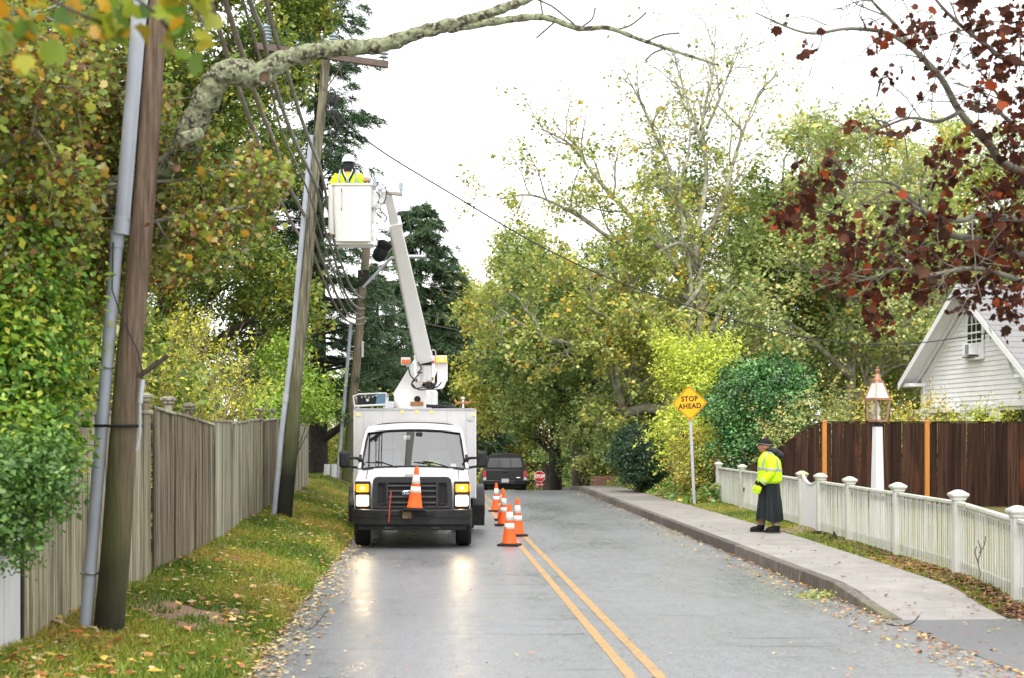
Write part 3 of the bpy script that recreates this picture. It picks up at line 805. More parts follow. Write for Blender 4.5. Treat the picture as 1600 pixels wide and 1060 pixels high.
for pi, (d0, d1, t0, t1) in enumerate(panels):
    n = max(3, int(round((d1 - d0 - .02) / bw)))
    step = (d1 - d0 - .06) / n
    skew = random.uniform(-.02, .02)
    for i in range(n):
        d = d0 + .01 + step * (i + .5)
        t = (i + .5) / n
        zt = lerp(t0, t1, t ** (0.6 if pi == 0 else 1)); zb = lf_base(d) - .06
        o = link('board', board_mes[[1, 1, 2, 2, 2, 0, 0, 1, 2, 0, 1, 0][pi]], fence, (lf_x(d) + skew * (t - .5) + random.uniform(-.003, .003), d, zb), (0, random.uniform(-.004, .004), 0))
        o.scale = (1, step / bw, zt - zb)
    mb = MB()
    mb.beam((lf_x(d0) + .002, d0 + .01, t0 + .018), (lf_x(d1) + .002, d1 - .01, t1 + .018), .075, .036)
    if pi: obj('cap_rail', mb, MAT['grey_wood'], fence, bevel=.006, seg=1)
    else:
        mb = MB()
        pts = [(d0 + (d1 - d0) * k / 6, lerp(t0, t1, (k / 6) ** .6)) for k in range(7)]
        for (ya, za), (yb, zb_) in zip(pts, pts[1:]): mb.beam((lf_x(ya), ya, za + .016), (lf_x(yb), yb + .004, zb_ + .016), .07, .034)
        obj('cap_rail', mb, MAT['grey_wood'], fence)
    for zz in (.55, 1.9):
        mb = MB().beam((lf_x(d0) - .05, d0, zz + lf_base(d0) * .5), (lf_x(d1) - .05, d1, zz + lf_base(d1) * .5), .04, .09)
        obj('back_rail', mb, MAT['grey_wood'], fence)
    # post behind the joint, with a moulded cap on the near ones
    px_ = lf_x(d1) - .075
    top = t1 + (.13 if pi in (1, 2, 3, 7, 8) else .02)
    post = obj('post', MB().box((px_, d1 + .02, (top + lf_base(d1)) / 2 - .1), (.10, .10, top - lf_base(d1) + .2)), MAT['brown_wood'], fence, bevel=.006, seg=1)
    if pi in (1, 2, 3, 7, 8):
        cp = MB().lathe([(.075, top), (.10, top + .02), (.10, top + .045), (.125, top + .06), (.125, top + .085), (.06, top + .11), (.001, top + .115)], 4, (px_, d1 + .02, 0), R=Matrix.Rotation(0, 3, 'Z'), flat=True)
        obj('cap', cp, MAT['grey_wood'], post)
# lower white-painted boards at the near end
wf = thing('white_board_fence', 'white painted board fence at the lower left edge, partly under the hedge', 'fence')
wb_me = MB().box((0, 0, .5), (.022, .138, 1.0)).mesh('board'); wb_me.materials.append(MAT['clean_white'])
for i in range(30):
    d = 11.1 - .145 * (i + .5)
    if d < 7: break
    o = link('board', wb_me, wf, (lf_x(d) + random.uniform(-.003, .003), d, lf_base(d) - .1)); o.scale = (1, 1, 1.15)
obj('cap_rail', MB().beam((lf_x(7), 7, lf_base(7) + 1.07), (lf_x(11.1), 11.1, lf_base(11) + 1.07), .07, .035), MAT['clean_white'], wf)
obj('post', MB().box((lf_x(11.15) - .02, 11.16, .75), (.07, .06, 1.2)), MAT['pole_dark'], wf)

# ------------------------------------------------------------------ white picket fence (right)
def wz(D): return ground_z(fence_x(D), D) + .0
picket_me = MB().box((0, 0, .5), (.011, .034, 1.0)).mesh('picket'); fix_normals(picket_me); picket_me.materials.append(MAT['white_wood'])
def post_mesh(h):
    mb = MB().box((0, 0, h / 2 - .1), (.125, .125, h + .2))
    me = mb.mesh('post'); fix_normals(me); me.materials.append(MAT['white_wood']); return me
def cap_mesh(h):
    mb = MB()
    mb.lathe([(.095, h - .03), (.112, h - .015), (.112, h), (.150, h + .035), (.150, h + .06), (.05, h + .105), (.001, h + .11)], 4, flat=True)
    me = mb.mesh('cap'); fix_normals(me); me.materials.append(MAT['white_wood']); return me
PH = .97
pm, cm = post_mesh(PH), cap_mesh(PH)
def picket_run(root, posts, make_posts):
    yaw = math.atan(.046)
    for d in make_posts:
        p = link('post', pm, root, (fence_x(d), d, wz(d)), (0, 0, -yaw))
        link('cap', cm, p)
    for da, db in zip(posts, posts[1:]):
        a, b = da + .068, db - .068
        za, zb = wz(da), wz(db)
        fa, fb = (fence_x(a), a), (fence_x(b), b)
        obj('top_rail', MB().beam((*fa, za + .91), (*fb, zb + .91), .075, .045), MAT['white_wood'], root, bevel=.008, seg=2)
        obj('bottom_rail', MB().beam((fa[0] + .03, fa[1], za + .14), (fb[0] + .03, fb[1], zb + .14), .035, .08), MAT['white_wood'], root)
        obj('middle_rail', MB().beam((fa[0] + .03, fa[1], za + .80), (fb[0] + .03, fb[1], zb + .80), .035, .08), MAT['white_wood'], root)
        n = int((b - a) / .088)
        st = (b - a) / n
        for i in range(n):
            d = a + st * (i + .5)
            z0 = lerp(za, zb, (d - da) / (db - da))
            o = link('picket', picket_me, root, (fence_x(d), d + random.uniform(-.006, .006), z0 + .035 + random.uniform(-.008, .008)), (random.uniform(-.012, .012), random.uniform(-.006, .006), -yaw + random.uniform(-.06, .06))); o.scale = (1, 1, .853)
pf1 = thing('picket_fence', 'white picket fence nearest the driveway, green algae on its pickets', 'fence', group='white picket fence runs')
picket_run(pf1, [13.9, 15.95, 18.04, 20.8, 23.7, 25.9], [13.9, 15.95, 18.04, 20.8, 23.7, 25.9])
pf2 = thing('picket_fence', 'white picket fence behind the flagger, running up to the road sign', 'fence', group='white picket fence runs')
picket_run(pf2, [27.5, 30.6, 34.4, 38.2], [27.5, 30.6, 34.4, 38.2])
gate = thing('garden_gate', 'narrow white garden gate with scooped top in the picket fence', 'gate')
ga, gb = 25.98, 27.42
for i in range(11):
    t = (i + .5) / 11; d = lerp(ga, gb, t)
    h = .96 - .16 * (1 - (2 * t - 1) ** 2)
    o = link('board', MB().box((0, 0, h / 2), (.024, (gb - ga) / 11 - .004, h)).mesh('board'), gate, (fence_x(d), d, wz(d) + .03), (0, 0, -.046)); o.data.materials.append(MAT['house_white'])
pts = []
for k in range(11):
    t = k / 10; d = lerp(ga, gb, t); pts.append((fence_x(d), d, wz(d) + 1.0 - .16 * (1 - (2 * t - 1) ** 2)))
obj('top_rail', MB().tube(pts, .03, 6), MAT['clean_white'], gate)
pth = strip('gate_path', lambda y: walk_right(26.7) + .01, lambda y: fence_x(26.7), [26.05, 27.3], .014, MAT['concrete'], 3, zf=lambda x, y: ground_z(x, y)); pth['kind'] = 'structure'

# ------------------------------------------------------------------ dark stained fence with cedar posts
df = thing('stained_fence', 'dark brown stained board fence with orange cedar posts behind the picket fence', 'fence')
FY = 34.0
def df_top(X):
    return lerp(1.18, 2.345, sstep((X - 7.15) / 2.06) * .55 + max(0, min(1, (X - 7.15) / 2.06)) * .45)
X = 7.50
dbm = MB().box((0, 0, .5), (.136, .022, 1.0)).mesh('board'); fix_normals(dbm); dbm.materials.append(MAT['dark_wood'])
while X < 16.5:
    zb = ground_z(X, FY) + .02; zt = df_top(X)
    o = link('board', dbm, df, (X, FY + random.uniform(-.008, .008), zb), (0, random.uniform(-.004, .004), random.uniform(-.015, .015))); o.scale = (1, 1, zt - zb + random.uniform(-.006, .006))
    X += .1405
xs_ = [7.42 + .25 * i for i in range(8)] + [9.3, 16.4]
for xa, xb in zip(xs_, xs_[1:]):
    obj('cap_rail', MB().beam((xa, FY, df_top(xa) + .02), (xb + .002, FY, df_top(xb) + .02), .05, .03, up=(0, 0, 1)), MAT['dark_wood'], df)
for zz in (.75, 1.55): obj('back_rail', MB().beam((7.3 + (zz - .75) * 1.2, FY + .05, zz), (16.4, FY + .05, zz), .04, .09), MAT['dark_wood'], df)
for X in (9.21, 11.66, 14.1):
    p = obj('post', MB().box((X, FY - .055, 1.32), (.105, .085, 2.1)), MAT['cedar'], df, bevel=.006, seg=1)
    obj('cap', MB().box((X, FY - .055, 2.39), (.125, .105, .04), top=(.7, .7)), MAT['cedar'], p)

# ------------------------------------------------------------------ utility poles
def pole_material(name, dark_to, green_to, ca=(0.22, 0.155, 0.11), cb=(0.085, 0.06, 0.044)):
    m = M(name, ca, 0.85, col2=cb, scale=6, stretch=(5, 5, 0.3), bump=0.5, bscale=26)
    nt = m.node_tree; N, L = nt.nodes, nt.links; p = N['Principled BSDF']
    src = p.inputs['Base Color'].links[0].from_socket
    tc = N.new('ShaderNodeTexCoord'); sp = N.new('ShaderNodeSeparateXYZ'); L.new(tc.outputs['Object'], sp.inputs[0])
    nz = N.new('ShaderNodeTexNoise'); nz.inputs['Scale'].default_value = 2.2; L.new(tc.outputs['Object'], nz.inputs['Vector'])
    ad = N.new('ShaderNodeMath'); ad.operation = 'MULTIPLY_ADD'; ad.inputs[1].default_value = 1.3
    L.new(nz.outputs['Fac'], ad.inputs[0]); L.new(sp.outputs['Z'], ad.inputs[2])
    sx = N.new('ShaderNodeMath'); sx.operation = 'MULTIPLY_ADD'; sx.inputs[1].default_value = 6.0
    L.new(sp.outputs['X'], sx.inputs[0]); L.new(ad.outputs[0], sx.inputs[2])
    def mixcol(a, fac, col):
        mx = N.new('ShaderNodeMix'); mx.data_type = 'RGBA'; L.new(fac, mx.inputs[0]); L.new(a, mx.inputs[6]); mx.inputs[7].default_value = (*col, 1); return mx.outputs[2]
    def rr(s, a, b, lo, hi):
        r = N.new('ShaderNodeMapRange'); r.inputs['From Min'].default_value = a; r.inputs['From Max'].default_value = b
        r.inputs['To Min'].default_value = lo; r.inputs['To Max'].default_value = hi; L.new(s, r.inputs['Value']); return r.outputs[0]
    c = mixcol(src, rr(sx.outputs[0], green_to - .8, green_to + 1.4, .8, 0), (0.062, 0.076, 0.022))
    c = mixcol(c, rr(ad.outputs[0], dark_to + .2, dark_to + 1.2, .93, 0), (0.012, 0.012, 0.010))
    L.new(c, p.inputs['Base Color'])
    return m

def pole(name, label, base, top, r0, r1, mat, extra=None):
    root = thing(name, label, 'utility pole', base)
    v = Vector(top) - Vector(base)
    n = 9
    pts = [v * (k / n) + Vector((.012 * math.sin(k * 1.7), 0, 0)) for k in range(n + 1)]; pts[0] = -v * .05
    obj('pole', MB().tube(pts, [float(np.interp(k / n, [0, .18, .5, 1], [r0, lerp(r0, r1, .25), lerp(r0, r1, .72), r1])) for k in range(n + 1)], 18), mat, root, smooth=50)
    return root, v
# first pole, with grey conduit
b1 = Vector((-2.80, 12.0, .17)); t1 = Vector((-2.22, 12.05, 7.4))
p1, v1 = pole('utility_pole', 'nearest leaning brown pole, green with moss, with fat grey conduit', b1, t1, .132, .080, pole_material('pole_near', .45, 3.0))
def on1(z): return v1 * (z / v1.z)
off = Vector((-.185, -.03, 0)); off2 = Vector((-.150, -.05, 0))
cd = obj('conduit', MB().tube([on1(z) + off for z in (-.1, 1.0, 2.2, 3.42)], .054, 14), MAT['pvc'], p1, smooth=50)
obj('coupling', MB().tube([on1(3.36) + off, on1(3.50) + off], .062, 14), MAT['pvc'], cd, smooth=50)
cg = obj('upper_conduit', MB().tube([on1(z) + off2 for z in (3.50, 4.4, 5.4, 6.6)], .064, 14), MAT['pvc'], p1, smooth=50)
obj('coupling', MB().tube([on1(3.47) + off2, on1(3.62) + off2], .071, 14), MAT['pvc'], cg, smooth=50)
obj('flange', MB().beam(on1(3.6) + off2 + Vector((.055, -.045, 0)), on1(6.5) + off2 + Vector((.055, -.045, 0)), .04, .012, up=(0, 1, 0)), MAT['pvc'], cg)
def band(z, w, mat, wide=True):
    c = on1(z)
    pts = []
    for k in range(25):
        a = 2 * math.pi * k / 24
        x = math.cos(a); pts.append(c + Vector((x * (.25 if wide else .072) + (-.10 if wide else off.x), math.sin(a) * (.155 if wide else .066) - (.0 if wide else .03), 0)))
    return obj('strap', MB().tube(pts, w, 6), mat, p1)
band(1.86, .014, MAT['black_plastic']); band(.62, .010, MAT['steel'], False); band(2.35, .010, MAT['steel'], False)
g_ = [on1(3.4) + Vector((-.20, -.10, 0)), on1(3.0) + Vector((-.17, -.13, 0)), on1(2.75) + Vector((-.06, -.15, 0)), on1(2.5) + Vector((.08, -.13, 0)), on1(2.28) + Vector((.14, -.06, 0))]
obj('ground_wire', MB().tube(g_, .006, 5), MAT['cable_black'], p1)
st = obj('branch_stub', MB().tube([on1(2.28) + Vector((.10, -.05, 0)), on1(2.38) + Vector((.24, -.06, 0)), on1(2.45) + Vector((.33, -.07, 0))], [.022, .02, .021], 8), MAT['bark'], p1)
obj('end_clamp', MB().tube([on1(2.05) + Vector((.13, -.07, 0)), on1(2.25) + Vector((.135, -.07, 0))], .022, 8), MAT['galv'], p1)
obj('down_wire', MB().tube([on1(2.05) + Vector((.13, -.07, 0)), on1(1.8) + Vector((.15, -.07, 0)), on1(1.65) + Vector((.135, -.07, 0))], .012, 6), MAT['galv'], p1)

# second pole with crossarm
b2 = Vector((-2.93, 27.0, .50)); t2 = at(509, 93, 27.0)
p2, v2 = pole('utility_pole', 'middle leaning pole carrying a wooden crossarm, beside the bucket', b2, t2, .150, .082, pole_material('pole_mid', 1.1, 4.2, (0.24, 0.225, 0.15), (0.06, 0.055, 0.04)))
def on2(z): return v2 * (z / v2.z)
co = Vector((-.135, -.05, 0))
cd = obj('conduit', MB().tube([on2(z) + co * (1.35 if z < 3 else 1) for z in (-.1, 1.5, 3.0, 4.5, 6.2, 7.2)], .052, 12), MAT['pvc'], p2, smooth=50)
obj('coupling', MB().tube([on2(2.15) + co * 1.2, on2(2.3) + co * 1.2], .062, 12), MAT['galv'], cd, smooth=50)
arm_a, arm_b = at(402, 76, 27.0) - b2, at(607, 105, 26.8) - b2
obj('crossarm', MB().beam(arm_a + Vector((0, -.16, 0)), arm_b + Vector((0, -.16, 0)), .10, .125), MAT['arm_wood'], p2, bevel=.008, seg=1)
for fx in (.33, .68):
    q = arm_a.lerp(arm_b, fx) + Vector((0, -.14, -.03))
    obj('brace', MB().beam(q, v2 + Vector((0, -.12, -.62)), .03, .012), MAT['arm_wood'], p2)
def insulator(root, base, h=.30, r=.062, mat=None, lean=0.0):
    prof = [(.018, 0), (.018, .05)]
    z = .05
    for k in range(5):
        prof += [(.035, z), (r, z + .012), (r * .9, z + .026), (.035, z + .036)]; z += (h - .05) / 5
    prof += [(.03, z), (.001, z + .02)]
    return obj('insulator', MB().lathe(prof, 12, base, R=Matrix.Rotation(lean, 3, 'Y')), mat or MAT['porcelain'], root, smooth=40)
INS = []
for fx, y_ in ((.09, -.16), (.585, -.16), (.965, -.16)):
    q = arm_a.lerp(arm_b, fx) + Vector((0, y_, .06)); insulator(p2, q, .38, .095, lean=-.12 if fx < .2 else 0.05); INS.append(b2 + q + Vector((0, 0, .40)))
bolt = MB().tube([arm_b.lerp(arm_a, .04) + Vector((0, -.16, -.16)), arm_b.lerp(arm_a, .04) + Vector((0, -.16, .05))], .012, 6); obj('bolt', bolt, MAT['steel'], p2)
# tangle of service taps below the arm
for k in range(7):
    a = v2 + Vector((.10 + .05 * k % .2, -.12, -.55 - .08 * k)); c_ = []
    for j in range(7):
        c_.append(a + Vector((.10 * math.sin(j * .9 + k), -.05 + .03 * math.cos(j + k), -.14 * j * (1 if k % 2 else .6))))
    obj('tap_wire', MB().tube(c_, .009, 5), MAT['cable_black'], p2)
obj('splice_box', MB().lathe([(.03, 0), (.06, .04), (.06, .2), (.03, .24)], 10, v2 + Vector((.17, -.1, -.92))), MAT['black_plastic'], p2, smooth=40)

# third pole with the street light arm
b3 = Vector((at(541, 745, 45.0).x, 45.0, .66)); t3 = at(573, 378, 45.0)
p3, v3 = pole('utility_pole', 'far pole with a street light arm, seen behind the truck', b3, t3, .165, .13, pole_material('pole_far', -.6, 3.4, (0.26, 0.21, 0.15), (0.12, 0.10, 0.07)))
def on3(z): return v3 * (z / v3.z)
obj('conduit', MB().tube([on3(z) + Vector((-.27, -.08, 0)) for z in (-.2, 1.8, 3.2, 5.0)], .055, 10), MAT['pvc'], p3, smooth=50)
for dx in (-.62, -.40): obj('base_guard', MB().tube([Vector((dx, -.1, -.1)), Vector((dx + .03, -.1, .52))], .10, 12), MAT['clean_white'], p3, smooth=50)
a_ = on3(6.35); tip = at(640, 402, 44.4) - b3
obj('light_arm', MB().tube([a_ + Vector((0, -.15, -.25)), a_ + Vector((.5, -.3, .25)), a_.lerp(tip, .6) + Vector((0, 0, .26)), tip], .05, 8), MAT['galv'], p3, smooth=60)
obj('lamp_head', MB().loft([[tip + Vector((x, y, z)) for y, z in ((-.12, 0), (-.06, .07), (.06, .07), (.12, 0), (.05, -.05), (-.05, -.05))] for x in (-.1, .25, .5)]), MAT['galv'], p3, bevel=.02)
obj('bracket', MB().box(on3(6.4), (.36, .36, .5)), MAT['pole_dark'], p3, bevel=.03)
obj('label_plate', MB().box(on3(4.15) + Vector((.17, -.12, 0)), (.07, .03, .5)), MAT['clean_white'], p3)

# ------------------------------------------------------------------ cables and wires, each one a thing
YD = ([-140, 0, 50, 100, 150, 206, 225, 290, 360, 387, 402, 422, 448, 468, 482, 496, 512],
      [11.5, 14, 15.1, 16.4, 18, 20, 21, 24.4, 28.3, 30, 31.3, 32.8, 35, 37.2, 39.2, 41.5, 43])
def smooth_path(pts, n=6):
    pts = [np.array(p, float) for p in pts]; out = []
    for i in range(len(pts) - 1):
        p0, p1_, p2_, p3_ = pts[max(i - 1, 0)], pts[i], pts[i + 1], pts[min(i + 2, len(pts) - 1)]
        for k in range(n):
            t = k / n
            out.append(.5 * (2 * p1_ + (p2_ - p0) * t + (2 * p0 - 5 * p1_ + 4 * p2_ - p3_) * t ** 2 + (3 * p1_ - p0 - 3 * p2_ + p3_) * t ** 3))
    out.append(pts[-1]); return [Vector(p) for p in out]
def cable(name, label, path, r, mat, group=None, n=6):
    return tag(obj(name, MB().tube(smooth_path(path), r, n), mat, smooth=60), label, 'cable', group)
c_src = [
 ('leftmost of the thick grey cables sagging from the near pole to the far pole', [(328, 0), (358, 97), (377, 150), (397, 206), (427, 289), (462, 360), (486, 390), (499, 422), (519, 468), (536, 496)], (569, 506), .026, 'cable_old'),
 ('second thick cable from the left, sagging past the middle pole', [(356, 15), (381, 92), (397, 142), (412, 184), (429, 225), (454, 296), (488, 360), (502, 402), (525, 459), (542, 490)], (569, 496), .028, 'cable_old'),
 ('thin middle one of the five cables sagging past the middle pole', [(381, 7), (409, 101), (424, 142), (442, 210), (480, 296), (500, 360), (513, 402), (533, 453), (547, 480)], (569, 489), .015, 'cable'),
 ('second thick cable from the right, passing close behind the bucket', [(390, 0), (409, 49), (420, 97), (437, 157), (461, 221), (495, 296), (508, 360), (519, 391), (533, 442), (545, 468)], (570, 482), .026, 'cable'),
 ('rightmost of the thick cables, ending highest on the far pole', [(416, 0), (435, 71), (450, 116), (469, 180), (484, 221), (504, 277), (520, 368), (533, 411), (547, 446)], (570, 466), .024, 'cable')]
for lab, pp, end, r, mt in c_src:
    path = []
    for x, y in pp: path.append(at(x, y, float(np.interp(y, *YD))))
    s = (path[0] - path[1]).normalized()
    pre = [path[0] + Vector((s.x * 4.2, -4.2, .30)), path[0] + Vector((s.x * 2, -2.0, .12))] if False else []
    q0 = path[0]; pre = [Vector((q0.x + .16, q0.y - 6, q0.z + .9)), Vector((q0.x + .05, q0.y - 2.5, q0.z + .32))]
    e = at(end[0], end[1], 44.85)
    path = pre + path + [lerp(path[-1], e, .55) + Vector((0, 0, -.10)), e]
    cable('overhead_cable', lab, path, r * 1.15, MAT[mt], 'cables strung along the left poles')
for k, (lab, i, topx, fy) in enumerate([('bare high wire leading up from the left insulator', 0, 428, 14.0), ('bare high wire leading up from the middle insulator', 1, 512, 14.0), ('bare high wire leading up from the right insulator', 2, 607, 14.0)]):
    s0 = INS[i]
    near = Vector((at(topx, 0, 20.0).x, 16.0, 9.2)); near2 = Vector((near.x * .9, -4, 9.6))
    far = Vector((s0.x + .2, 45, 8.4))
    cable('high_wire', lab, [near2, near, s0 + Vector((0, 0, -.02))], .006, MAT['wire_bare'], 'bare high wires', 5)
    cable('high_wire', ['thin bare wire running from the left insulator to the far pole', 'thin bare wire running from the middle insulator down to the far pole', 'thin bare wire dropping from the right insulator past the boom tip'][k], [s0 + Vector((0, 0, -.02)), lerp(s0, far, .5) + Vector((0, 0, -.5)), far], .006, MAT['wire_bare'], 'bare high wires', 5)
cable('service_cable', 'black service cable crossing the road from the middle pole to the white house',
      [at(513, 150, 26.9), at(545, 195, 26.8), at(600, 239, 26.9), at(700, 300, 27.6), at(830, 377, 29.0), at(940, 430, 30.4), at(1050, 470, 32), at(1200, 515, 33.6), at(1320, 536, 35), at(1420, 537, 36.2), at(1500, 528, 37.0), at(1553, 519, 37.4)], .014, MAT['cable_black'])
for lab, y0, y1, r in [('upper thin wire running right from the far pole behind the boom', 412, 480, .016), ('middle wire running right from the far pole behind the boom', 462, 520, .012), ('lower doubled wire running right from the far pole behind the boom', 478, 532, .018)]:
    cable('far_wire', lab, [at(572, y0, 45), at(680, lerp(y0, y1, .46) + 6, 52), at(800, y1, 62), at(940, y1 + 34, 76)], r, MAT['cable'], 'wires beyond the far pole', 5)

# ------------------------------------------------------------------ road signs
RX = Matrix.Rotation(math.radians(90), 4, 'X')
sg = thing('warning_sign', 'yellow diamond sign reading STOP AHEAD on a steel post by the pavement', 'sign', (at(1086, 788, 37.4).x, 37.4, ground_z(6.75, 37.4)))
sc = at(1077.5, 630, 37.35) - sg.location
obj('post', MB().beam((0, .03, -.3), (sc.x - .005, .03, sc.z + .35), .075, .04, up=(0, 1, 0)), MAT['galv'], sg, bevel=.006, seg=1)
def rounded_poly(pts, r, n=4):
    out = []; k = len(pts)
    for i in range(k):
        p = Vector(pts[i]); a = (Vector(pts[i - 1]) - p).normalized(); b = (Vector(pts[(i + 1) % k]) - p).normalized()
        s, e = p + a * r, p + b * r
        for j in range(n + 1):
            t = j / n; out.append((1 - t) ** 2 * s + 2 * t * (1 - t) * p + t ** 2 * e)
    return out
hd = .468
def diamond(h, y): return rounded_poly([(0, y, -h), (h, y, 0), (0, y, h), (-h, y, 0)], .07)
tilt = Matrix.Translation(sc) @ Matrix.Rotation(-.045, 4, 'Y')
plate = obj('sign_plate', MB().prism([tilt @ p for p in diamond(hd, 0)], (0, .004, 0)), MAT['sign_yellow'], sg)
outer, inner = diamond(hd - .022, -.0025), diamond(hd - .040, -.0025)
mb = MB(); n = len(outer)
mb.add([tilt @ p for p in outer + inner], [(i, (i + 1) % n, n + (i + 1) % n, n + i) for i in range(n)])
obj('border', mb, MAT['sign_black'], plate)
text_mesh('lettering', 'STOP', .185, MAT['sign_black'], plate, tilt @ Matrix.Translation((0, -.003, .105)) @ RX, .001, .92, 1.1, .006)
text_mesh('lettering', 'AHEAD', .185, MAT['sign_black'], plate, tilt @ Matrix.Translation((0, -.003, -.085)) @ RX, .001, .92, 1.1, .006)
for z in (hd - .1, -hd + .1): obj('bolt', MB().ell(tilt @ Vector((0, -.004, z)), (.014, .006, .014), 8, 5), MAT['steel'], plate)

ss = thing('stop_sign', 'red octagonal STOP sign standing beyond the crest of the road', 'sign', (at(843, 746, 99).x, 99, road_z(99)))
zc = at(843, 745, 99).z - road_z(99)
obj('post', MB().beam((0, .03, -.3), (0, .03, zc + .3), .075, .05, up=(0, 1, 0)), MAT['pole_dark'], ss)
def octo(r, y): return [(r * math.cos(math.pi / 8 + i * math.pi / 4), y, zc + r * math.sin(math.pi / 8 + i * math.pi / 4)) for i in range(8)]
op = obj('sign_plate', MB().prism(octo(.41, 0), (0, .004, 0)), MAT['sign_white'], ss)
obj('sign_face', MB().prism(octo(.385, -.004), (0, .003, 0)), MAT['sign_red'], op)
text_mesh('lettering', 'STOP', .33, MAT['sign_white'], op, Matrix.Translation((0, -.008, zc)) @ RX, .002, .85, 1.0, .010)
pq = obj('plaque', MB().box((0, 0, zc - .56), (.62, .006, .20)), MAT['sign_red'], ss)
text_mesh('lettering', 'ALL WAY', .13, MAT['sign_white'], pq, Matrix.Translation((0, -.006, zc - .56)) @ RX, .002, .9, 1.0, .004)

# ------------------------------------------------------------------ copper lantern on a white post
lp = thing('lamp_post', 'copper glass lantern on a tapered white post behind the picket fence', 'lamp post', (at(1371, 700, 24.2).x, 24.2, .22))
bz = -.22
obj('post', MB().box((0, 0, 1.93 / 2 + bz / 2), (.20, .20, 1.93 - bz), R=Matrix.Rotation(.3, 3, 'Z'), top=(.62, .62)), MAT['clean_white'], lp, bevel=.012, seg=2)
obj('collar', MB().tube([(0, 0, 1.92), (0, 0, 2.02)], .045, 10), MAT['pole_dark'], lp)
Rl = Matrix.Rotation(.36, 3, 'Z'); q2 = math.sqrt(2)
lt = obj('lantern_frame', MB(), MAT['copper'], lp) if False else None
zb_, zm_, zt_ = 2.03, 2.40, 2.70
wb, wm, wt = .105, .148, .062
mb = MB()
def corner(i, w, z): 
    a = math.pi / 4 + i * math.pi / 2
    return Rl @ Vector((w * q2 * math.cos(a), w * q2 * math.sin(a), z))
for i in range(4):
    mb.beam(corner(i, wb, zb_), corner(i, wm, zm_), .030, .030)
    mb.beam(corner(i, wm, zm_), corner(i, wt, zt_), .022, .022)
    for w, z, s in ((wb, zb_, .035), (wm, zm_, .035), (wt, zt_, .03)): mb.beam(corner(i, w, z), corner(i + 1, w, z), s, s)
fr = obj('frame', mb, MAT['copper'], lp)
for i in range(4):
    a, b, c_, d_ = corner(i, wb * .98, zb_), corner(i + 1, wb * .98, zb_), corner(i + 1, wm * .98, zm_), corner(i, wm * .98, zm_)
    obj('pane', MB().add([a, b, c_, d_], [(0, 1, 2, 3)]), MAT['clear_glass'], fr)
    a, b, c_, d_ = corner(i, wm * .97, zm_), corner(i + 1, wm * .97, zm_), corner(i + 1, wt * .97, zt_), corner(i, wt * .97, zt_)
    obj('roof_panel', MB().add([a, b, c_, d_], [(0, 1, 2, 3)]), M('frosted_panel', (.55, .57, .56), .35) if i == 0 else bpy.data.materials['frosted_panel'], fr)
obj('finial', MB().lathe([(.075, zt_), (.075, zt_ + .03), (.055, zt_ + .06), (.05, zt_ + .10), (.03, zt_ + .13), (.035, zt_ + .15), (.045, zt_ + .19), (.012, zt_ + .215), (.022, zt_ + .24), (.001, zt_ + .265)], 14), MAT['copper'], lp, smooth=40)
obj('chimney_glass', MB().lathe([(.05, zb_ + .02), (.05, zb_ + .06), (.028, zb_ + .10), (.042, zb_ + .14), (.055, zb_ + .18), (.03, zb_ + .26), (.03, zb_ + .31)], 12), M('lamp_glass', (.75, .76, .74), .15), lp, smooth=60)
for s in (-1, 1):
    obj('cradle', MB().tube([(s * .03, 0, 1.98), (s * .15, 0, 2.0), (s * .205, 0, 2.08), (s * .20, 0, 2.36)], .007, 5), MAT['pole_dark'], lp)

# ------------------------------------------------------------------ white clapboard house
hs = thing('house', 'white clapboard house with steep gable and arched window beyond the dark fence', 'house', (14.33, 38.0, .60), math.radians(-82))
ZP, HW, PITCH = 5.5 - .35, 2.95, .74
ZE = ZP - HW * PITCH
obj('wall', MB().prism([(-HW, .03, -.5), (HW, .03, -.5), (HW, .03, ZE), (0, .03, ZP), (-HW, .03, ZE)], (0, 6.5, 0)), MAT['house_white'], hs)
z = 1.0; EX = .127
while z < ZP - .2:
    za, zb = z, z + EX
    def hw(zz): return HW if zz < ZE else (ZP - zz) / PITCH
    a, b = hw(za) - .0, hw(zb) - .0
    mb = MB().add([(-a, .0, za), (a, .0, za), (b, .022, zb), (-b, .022, zb), (-a, .03, za), (a, .03, za), (b, .03, zb), (-b, .03, zb)],
                  [(0, 1, 2, 3), (4, 5, 1, 0), (7, 6, 5, 4), (3, 2, 6, 7), (0, 3, 7, 4), (1, 5, 6, 2)])
    obj('clapboard', mb, MAT['house_white'], hs)
    z += EX
OV, TH = .52, .12
